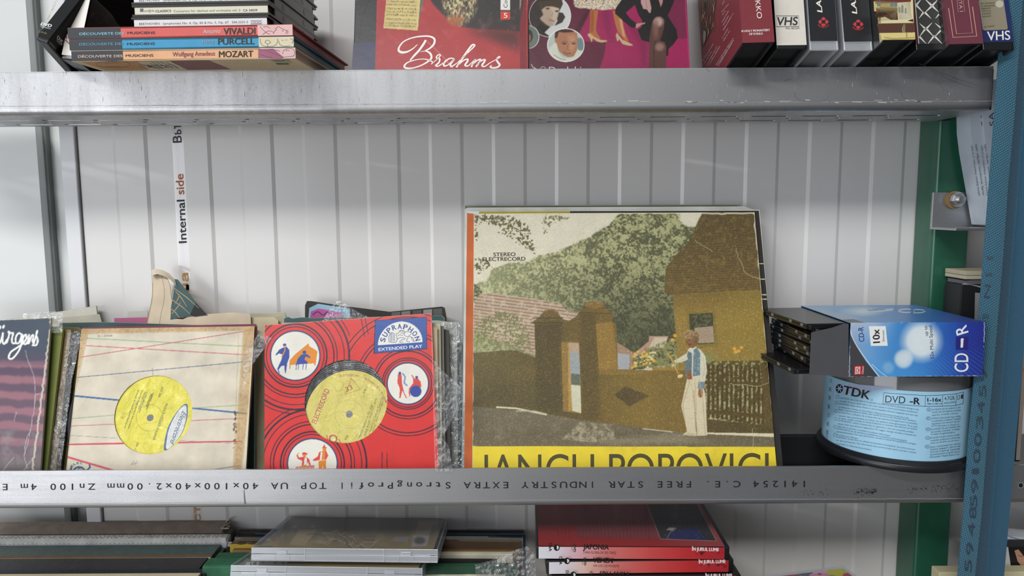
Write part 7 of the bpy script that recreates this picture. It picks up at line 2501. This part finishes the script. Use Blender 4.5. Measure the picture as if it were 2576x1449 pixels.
standing(1055, 1304, (1424, 1423), 38, 6, '1d4630', 'green folder holding cream paper right of the clear disc cases', M_CLOTH, '2a5c40', 'folder', 'folder', folder_art, grp='folders in the lowest row')
mb = MB()
S = yplane(44)
A, B = S.hit(531, 1412), S.hit(560, 1412)
zt_ = A[2]
mb.box(A[0], B[0] + 60, 44, 66, LZ, zt_, '28573f', r=2)
mb.box(A[0] - 1, B[0] + 60, 22, 42, LZ, float(yplane(22).hit(540, 1424)[2]), '2d664a', r=2.5)
tag(mb.build('cloth_book', M_CLOTH), 'green cloth bound book standing between the black albums and the clear cases', 'book')
film('plastic_sleeve', [(1195, 1420), (1230, 1412), (1275, 1392), (1325, 1374), (1332, 1378), (1345, 1395), (1348, 1455), (1200, 1455)], yplane(30), 0, 4.0, 76, 'crinkled clear plastic sleeve at the end of the lowest record row', M_FILM, group='clear plastic sleeves')


# ---- two clear disc cases lying on the records
def clear_case(fl, fr, yF, dep, dz, py_back, label, art):
    """case lying flat, front edge seen from fl to fr on depth yF, sinking to the back"""
    S = yplane(yF)
    A, B = S.hit(*fl), S.hit(*fr)
    u = (B - A)
    W = np.linalg.norm(u)
    u = u / W
    lo, hi = -.5, .2
    H = 14.5
    for _ in range(40):
        th_ = (lo + hi) / 2
        w = np.array([0, math.cos(th_), math.sin(th_)])
        nrm = np.cross(u, w)
        p = A + nrm * H + w * dep
        lo, hi = (th_, hi) if proj(p)[1] > py_back else (lo, th_)
    w = w - u * (w @ u)
    w /= np.linalg.norm(w)
    nrm = np.cross(u, w)
    root = thing('clear_disc_case', A + u * W / 2 + w * dep / 2, label, 'disc case', 'clear disc cases')
    mb = MB()
    # shell: two trays meeting at mid height, side walls, lid, spine ribs
    mb.obox(A, u * W, w * dep, nrm * 1.0, 'ffffff', 0, .4)
    mb.add([A + nrm * H, A + nrm * H + u * W, A + nrm * H + u * W + w * dep, A + nrm * H + w * dep], [[0, 1, 2, 3]], 'ffffff', 1)
    for o_, e_ in ((A, w * 1.2), (A + w * (dep - 1.2), w * 1.2)):
        mb.obox(o_ + nrm, u * W, e_, nrm * (H / 2 - 1.3), 'ffffff', 0, .3)
        mb.obox(o_ + nrm * (H / 2 + .3), u * W, e_, nrm * (H / 2 - 1.3), 'ffffff', 0, .3)
    for o_ in (A, A + u * (W - 1.2)):
        mb.obox(o_ + nrm + w * 1.2, u * 1.2, w * (dep - 2.4), nrm * (H - 2), 'ffffff', 0, .3)
    mb.build('case', [M_CASE, M_LID], root)
    mb = MB()
    # grip recess frame and latches on the opening edge
    for a0, a1, z0, z1 in ((.285, .29, 1, H - .5), (.71, .715, 1, H - .5), (.285, .715, H - 2, H - 1.2), (.285, .715, .6, 1.4), (.29, .71, H / 2 - .2, H / 2 + .2)):
        mb.obox(A + u * W * a0 - w * .5 + nrm * z0, u * W * (a1 - a0), w * .5, nrm * (z1 - z0), 'dfe3e8', 0, .15)
    for c_ in (.165, .83):
        mb.obox(A + u * (W * c_ - 5) - w * .8 + nrm * (H * .5), u * 10, w * .8, nrm * 3.6, 'e4e8ec', 0, .4)
        mb.obox(A + u * (W * c_ - 7.5) - w * .5 + nrm * 1, u * .6, w * .5, nrm * 5, 'd4d8dc')
        mb.obox(A + u * (W * c_ + 7) - w * .5 + nrm * 1, u * .6, w * .5, nrm * 5, 'd4d8dc')
    mb.build('latch', M_CASE, root)
    mb = MB()
    O_ = A + nrm * (H - 2.2) + u * 5 + w * 4
    mb.obox(O_ - nrm * .3, u * (W - 10), w * (dep - 8), nrm * .3, 'b5b0a8')
    Sx = Plane(O_, nrm)
    art(mb, O_, u, w, nrm, W, dep, Sx)
    mb.build('cover_insert', M_GLOSS, root)
    mb = MB()
    mb.obox(A + u * 8 + w * 8 + nrm * 1.4, u * (W - 16), w * (dep - 16), nrm * 4, '8d9096', 0, 1)
    mb.build('disc_tray', M_CASE, root)
    return root


Q2 = lambda *p: [(500 + x / 2.862, 1220 + y / 2.862) for x, y in p]


def art1(mb, O_, u, w, nrm, W, dep, Sx):
    pa = Pic(615, 1275, 1145, 1400, 1.6, '8a837a')
    pa.put(np.ones_like(pa.X), pa.vgrad([(1292, '8b867f'), (1310, '77706a'), (1330, '6f675d'), (1350, '7a6b4c'), (1375, '8f7c4c')]))
    nn = pa.noise(22, 120, 4)
    pa.put(np.clip((nn - .48) * 3, 0, 1) * np.clip((pa.Y - 1325) / 20, 0, 1), 'a8935a', .6)
    pa.put(pa.mpoly(Q2((380, 460), (560, 300), (640, 300), (520, 460)), 1), '5d5752', .8)
    pa.put(pa.mpoly(Q2((430, 440), (570, 375), (560, 440)), 1), 'a5924e', .7)
    pa.poly(Q2((650, 430), (720, 325), (850, 320), (765, 435)), 'a89468')
    pa.poly(Q2((600, 380), (660, 290), (690, 285), (640, 380)), '6b655e', .6)
    pa.poly(Q2((1580, 255), (1700, 258), (1660, 360), (1560, 360)), '9b917f')
    pa.poly(Q2((1530, 445), (1545, 362), (1660, 362), (1640, 440)), 'a5a3a0')
    pa.put(pa.mell(*Q2((1590, 400))[0], 14, 9, 6), '4f4c4a')
    pa.poly(Q2((1390, 405), (1410, 375), (1515, 372), (1500, 412)), '8d8c92', .8)
    rr = np.random.RandomState(40)
    for k_ in range(26):
        x_ = 780 + 420 * rr.rand()
        y_ = 340 + 85 * rr.rand()
        P_ = Q2((x_, y_), (x_ + 40 + 60 * rr.rand(), y_ + 30 * rr.randn()), (x_ + 110, y_ + 22 * rr.randn()))
        pa.line(catmull(np.array(P_), np.ones(3), 5)[0], 1 + 1.6 * rr.rand(), ['4a443e', 'c4beb2', 'a59d90', '5b5246'][k_ % 4], .85)
    for x_, y_ in ((740, 395), (500, 395), (545, 400), (820, 300), (690, 300)):
        pa.poly(Q2((x_ - 18, y_ + 8), (x_ - 8, y_ - 10), (x_ + 20, y_ - 10), (x_ + 10, y_ + 8)), 'a8a49c' if x_ != 545 else '8a3a34', .7)
    pa.put(np.clip((1320 - pa.Y) / 25, 0, 1), '9a9793', .45)
    mb.grid(O_ + nrm * .05, u * (W - 10), w * (dep - 8), 260, 130, pa)


def art2(mb, O_, u, w, nrm, W, dep, Sx):
    pa = Pic(560, 1400, 1110, 1480, 1.4, '9b8f7d')
    pa.put(np.ones_like(pa.X), pa.hgrad([(590, '8b8378'), (720, '8a8072'), (800, 'a8955f'), (960, 'b5a070'), (1080, 'a8977a')]))
    pa.put(pa.mpoly(Q2((640, 610), (900, 565), (1640, 565), (1580, 720), (700, 720)), 2), 'c0a868', .7)
    pa.poly(Q2((345, 555), (440, 555), (425, 580), (330, 580)), 'd2d0cb')
    mb.grid(O_ + nrm * .05, u * (W - 10), w * (dep - 8), 200, 100, pa)
    mb.text(Sx, '18', (630, 1422), (646, 1420), 6, .15, '3c3a38', 0, .02)
    for xa_, xb_ in ((664, 690), (694, 710), (713, 724)):
        mb.sheet(Sx, [(xa_ + 3, 1408), (xb_ + 4, 1408), (xb_, 1416), (xb_ - 4, 1418.5), (xa_ + 4, 1418.5), (xa_, 1415)], .15, 'c9c8c4')


clear_case((631, 1411.5), (1101, 1416.5), 8, 132, 0, 1292.5, 'clear disc case with a dark painting cover, upper of the two clear cases', art1)
clear_case((578, 1457), (1062, 1464), 2, 132, 0, 1352, 'clear disc case with a beige cover lying under the upper clear case', art2)

# ---- red travel disc cases
Q3 = lambda *p: [(1300 + x / 3.68, 1220 + y / 3.68) for x, y in p]
RC = [('JAPONIA', 'ȚARA FLORILOR DE CIREȘ', (1352, 1392.5), (1826, 1401.5), 19, 0, 0, 'topmost'), ('YEMEN', 'UN LOC DE POVESTE', (1378, 1428), (1841, 1424), 15, 26, 33.5, 'second from the top'), ('SRI LANKA', 'INSULA CEILON', (1392, 1461), (1859, 1457), 12, 42, 68.5, 'third from the top')]
prev = None
for i, (t1, t2, fl, fr, yF, ox, oy, pos) in enumerate(RC):
    S = yplane(yF)
    A, B = S.hit(*fl), S.hit(*fr)
    A[2] = B[2] = (A[2] + B[2]) / 2 if i else B[2] - 1.0
    if prev is not None:
        A[2] = B[2] = prev - 14.6
    prev = A[2]
    B[1] += (-4, 2, 1)[i]
    u = B - A
    W = np.linalg.norm(u)
    u = u / W
    w = np.array([-u[1], u[0], 0])
    zz = np.array([0, 0, 1.0])
    H, dep = 14.2, 132.0
    root = thing('red_disc_case', A + u * W / 2 + w * dep / 2, 'red spined disc case lettered %s, %s of the red pile' % (t1, pos), 'disc case', 'red disc cases in a pile')
    mb = MB()
    mb.obox(A - u * 1.5, u * (W + 4), w * dep, zz * H, '18181a', 0, 1.4, 3)
    mb.build('case', M_PLAST, root)
    FS_ = Plane(A - w * .15, -w)
    mb = MB()
    ps = Pic(1330, 1340, 1870, 1475, 2.0, 'c23a3a')
    yy0 = (1359, 1394, 1428)[i]
    ps.put(np.ones_like(ps.X), ps.hgrad([(1350 + ox * .8, 'd9dade'), (1400 + ox * .8, 'd6d0d6'), (1450 + ox * .8, 'd5a8b0' if i == 0 else 'd9b4a6'), (1530 + ox * .8, 'c9716c'), (1640, 'c24a48'), (1740, 'b52d30'), (1860, '9f2630')]))
    wm = np.clip((ps.noise(9, 130 + i, 3) - .55) * 5, 0, 1) * ps.mell(*Q3((1755 + ox * 2.4, 628 + oy * 3.68))[0], 32, 6, 6)
    ps.put(wm, '3a1518', .85)
    mb.grid(A + u * 1.2 - w * .25 + zz * .8, u * (W - 4), zz * (H - 1.6), 300, 20, ps)
    dx, dy = ox, oy
    mb.text(FS_, t1, (1466.5 + (dx * .96 if i == 1 else dx), 1381.5 + dy), (1466.5 + (dx * .96 if i == 1 else dx) + (65, 50, 76)[i], 1383 + dy), 12.5, .25, '241c20', 0, .03)
    if i < 2:
        mb.text(FS_, t2, (1466.5 + dx, 1392.3 + dy), (1466.5 + dx + (83, 65)[i], 1393.8 + dy), 6, .25, '4a3236', 0, -.004)
    x_, y_ = 1400.5 + dx, 1377.5 + dy
    mb.disc(FS_, x_, y_, 7.5, 8.2, .25, '19191b')
    mb.sheet(FS_, [(x_ + .3, y_ - 5)] + [(x_ + .3 + 5 * math.cos(a), y_ - 5 * math.sin(a)) for a in np.linspace(math.pi / 2, -math.pi / 2, 12)] + [(x_ + .3, y_ + 5)], .32, 'd9d9dc')
    mb.text(FS_, 'DeA', (1381 + dx, 1366.5 + dy), (1381 + dx, 1387 + dy), 7, .25, '19191b', 0, .03)
    mb.text(FS_, 'DVD', (1442.5 + dx, 1369 + dy), (1443 + dx, 1389 + dy), 5.6, .25, '2a2a2e', 0, .04)
    mb.text(FS_, 'VIDEO', (1438 + dx, 1371 + dy), (1438 + dx, 1387 + dy), 2.2, .25, '2a2a2e')
    ex_ = (0, 17, 34)[i]
    mb.text(FS_, 'ÎN JURUL LUMII', (1740 + ex_, 1385 + dy - (1 if i else 0)), (1807.5 + ex_, 1387 + dy - (4 if i else 0)), 8.4, .25, 'e9e2e0', 0, .035)
    if i == 0:
        TS = Plane(A + zz * (H + .1), zz)
        pq = Pic(1340, 1225, 1850, 1375, 1.4, '8c343a')
        pq.put(np.ones_like(pq.X), pq.vgrad([(1240, '77333a'), (1330, '8f3338'), (1365, 'a63536')]))
        pq.put(np.clip((pq.X - 1640) / 180, 0, 1), '9d5a5c', .7)
        pq.poly(Q3((545, 180), (1235, 180), (1320, 460), (1300, 500), (560, 480)), '7f4a50', .75)
        pq.poly(Q3((1200, 150), (1660, 150), (1845, 515), (1335, 498)), '3b3a3f')
        pq.put(pq.mpoly(Q3((1385, 500), (1440, 430), (1560, 395), (1680, 410), (1760, 510)), .8), '343a66')
        pq.poly(Q3((1382, 415), (1410, 395), (1475, 395), (1440, 425)), 'a9a9a6')
        pq.line(Q3((1390, 495), (1420, 440), (1480, 405)), 1.6, '8d8d90')
        rr = np.random.RandomState(50)
        for k_ in range(90):
            x_, y_ = Q3((1280 + 560 * rr.rand(), 180 + 320 * rr.rand()))[0]
            pq.ell(x_, y_, .8, .7, 'a5a5a8', .7)
        for k_ in range(24):
            x0_ = 360 + k_ * 34 + (60 if k_ > 3 else 0)
            for s_ in range(3):
                yy1 = 200 + s_ * 100 + rr.randint(0, 20)
                pq.line(Q3((x0_ + (yy1 - 200) * .09, yy1), (x0_ + (yy1 - 120) * .09, yy1 + 70 + 20 * rr.rand())), .9, '4f1f26', .7)
        pq.line(Q3((1192, 150), (1330, 500), (1848, 517), (1655, 150)), 1.0, 'b8a6a6')
        mb.grid(A + zz * (H + .06) + u * 1, u * (W - 3.4), w * (dep - 4), 320, 160, pq)
    mb.build('cover_insert', M_GLOSS, root)
zbase = prev
mb = MB()
Aq = yplane(14).hit(1400, 1480)
mb.box(Aq[0] - 4, Aq[0] + 190, 16, 132, LZ, zbase - .2, '8d7556', r=1.5)
tag(mb.build('cardboard_box', M_OLD), 'brown cardboard box under the red disc case pile', 'box')

# ---- flowery jewel case lying at the lower right
ZF = -66.0
zf_ = zplane(ZF)
C_, L_, R_2 = zf_.hit(2121, 1420), zf_.hit(1895, 1447.5), zf_.hit(2168, 1447)
u = (L_ - C_) / np.linalg.norm(L_ - C_)
w = np.array([-u[1], u[0], 0])
w = w if w @ (R_2 - C_) > 0 else -w
root = thing('jewel_case', C_ + u * 70 + w * 60 - np.array([0, 0, 10]), 'jewel disc case with a colourful flower cover, lying at the bottom right', 'disc case')
mb = MB()
zz = np.array([0, 0, 1.0])
mb.obox(C_ - zz * 10, u * 142, w * 124, zz * 1.6, 'e0e0e0', 0, .3)
mb.add([C_, C_ + u * 142, C_ + u * 142 + w * 124, C_ + w * 124], [[0, 1, 2, 3]], 'ffffff', 1)
for o_, e1, e2 in ((C_, u * 142, w * 1.4), (C_ + w * 122.6, u * 142, w * 1.4), (C_ + w * 1.4, u * 1.4, w * 121.2), (C_ + u * 140.6 + w * 1.4, u * 1.4, w * 121.2)):
    mb.obox(o_ - zz * 8.4, e1, e2, zz * 7, 'ffffff', 0, .2)
mb.build('case', [M_CASE, M_LID], root)
pfl = Pic(1880, 1405, 2200, 1600, 1.6, '6d7fa8')
pfl.put(np.ones_like(pfl.X), pfl.noise(12, 140, 3)[..., None] * s3('8a9cc4') + .1)
for x_, y_, rx, ry, c_ in ((2088, 1430, 34, 9, 'd4cf3a'), (2105, 1440, 26, 9, 'c4bc38'), (2062, 1440, 20, 7, 'd9a9bc'), (2060, 1448, 26, 6, 'c987a6'), (1975, 1447, 30, 6, 'a83a4e'), (2030, 1436, 18, 5, '7fa04a'), (1940, 1451, 24, 5, '8a2f44'), (2000, 1441, 12, 4, 'b7c24a'), (2140, 1447, 20, 6, 'b23a48')):
    for k_ in range(5):
        a = k_ * 1.257
        pfl.ell(x_ + rx * .5 * math.cos(a), y_ + ry * .5 * math.sin(a), rx * .55, ry * .6, c_, .95, 1)
pfl.ell(2062, 1444, 5, 2, '7a2f4a')
mb = MB()
mb.obox(C_ - zz * 2.2 + u * 4 + w * 4, u * 134, w * 116, zz * .3, 'd9d9d6')
mb.grid(C_ - zz * 1.85 + u * 4 + w * 4, u * 134, w * 116, 160, 140, pfl)
mb.build('cover_insert', M_GLOSS, root)
mb = MB()
mc = C_ + u * 70 + w * 60
mb.box(mc[0] - 60, mc[0] + 60, max(mc[1] - 55, 3), mc[1] + 50, LZ, ZF - 10.3, '97805f', r=1.5)
tag(mb.build('cardboard_box', M_OLD), 'brown cardboard box under the flowery jewel case', 'box')

# ---- bits of the next bay at the lower right corner
S = yplane(34)
A = S.hit(2526, 1376)
mb = MB()
mb.box(A[0], A[0] + 120, 34, 52, LZ, float(S.hit(2550, 1376)[2]), '1c1a1a', r=.6)
mb.sheet(S, [(2552, 1385), (2562, 1382), (2576, 1400), (2600, 1420), (2600, 1440), (2576, 1432), (2560, 1412)], .15, 'b58a72')
mb.sheet(S, [(2500, 1376), (2536, 1376), (2545, 1440), (2500, 1440)], .12, 'c9c9c6')
mb.stroke(S, [(2562, 1396), (2568, 1400), (2574, 1398)], 1.2, .2, '3a221a')
tag(mb.build('magazine', M_GLOSS), 'dark magazine with part of a face, lower right behind the strap', 'magazine')
S2 = yplane(60)
mb = MB()
z0_, z1_ = float(S2.hit(2550, 1372)[2]) + 2, float(S2.hit(2550, 1340)[2])
mb.prism([(A[0] + 2, 54, LZ), (A[0] + 130, 54, LZ), (A[0] + 130, 54, z1_ - 8), (A[0] + 60, 54, z1_ - 5), (A[0] + 2, 54, z1_ + 1)], (0, 22, 0), 'd0d4da')
mb.stroke(yplane(53.9), [(2528, 1345), (2560, 1356), (2590, 1364)], 2.4, .1, '7a94b8')
tag(mb.build('paper_stack', M_PAGES), 'block of white paper leaning behind the dark magazine, lower right', 'paper')
S3 = yplane(20)
A3 = S3.hit(2360, 1437)
mb = MB()
mb.box(A3[0], A3[0] + 150, 18, 32, LZ, A3[2], 'c4bc98', r=.5)
tag(mb.build('paperback_book', M_PAGES), 'cream paged book at the bottom right corner under the strap', 'book')
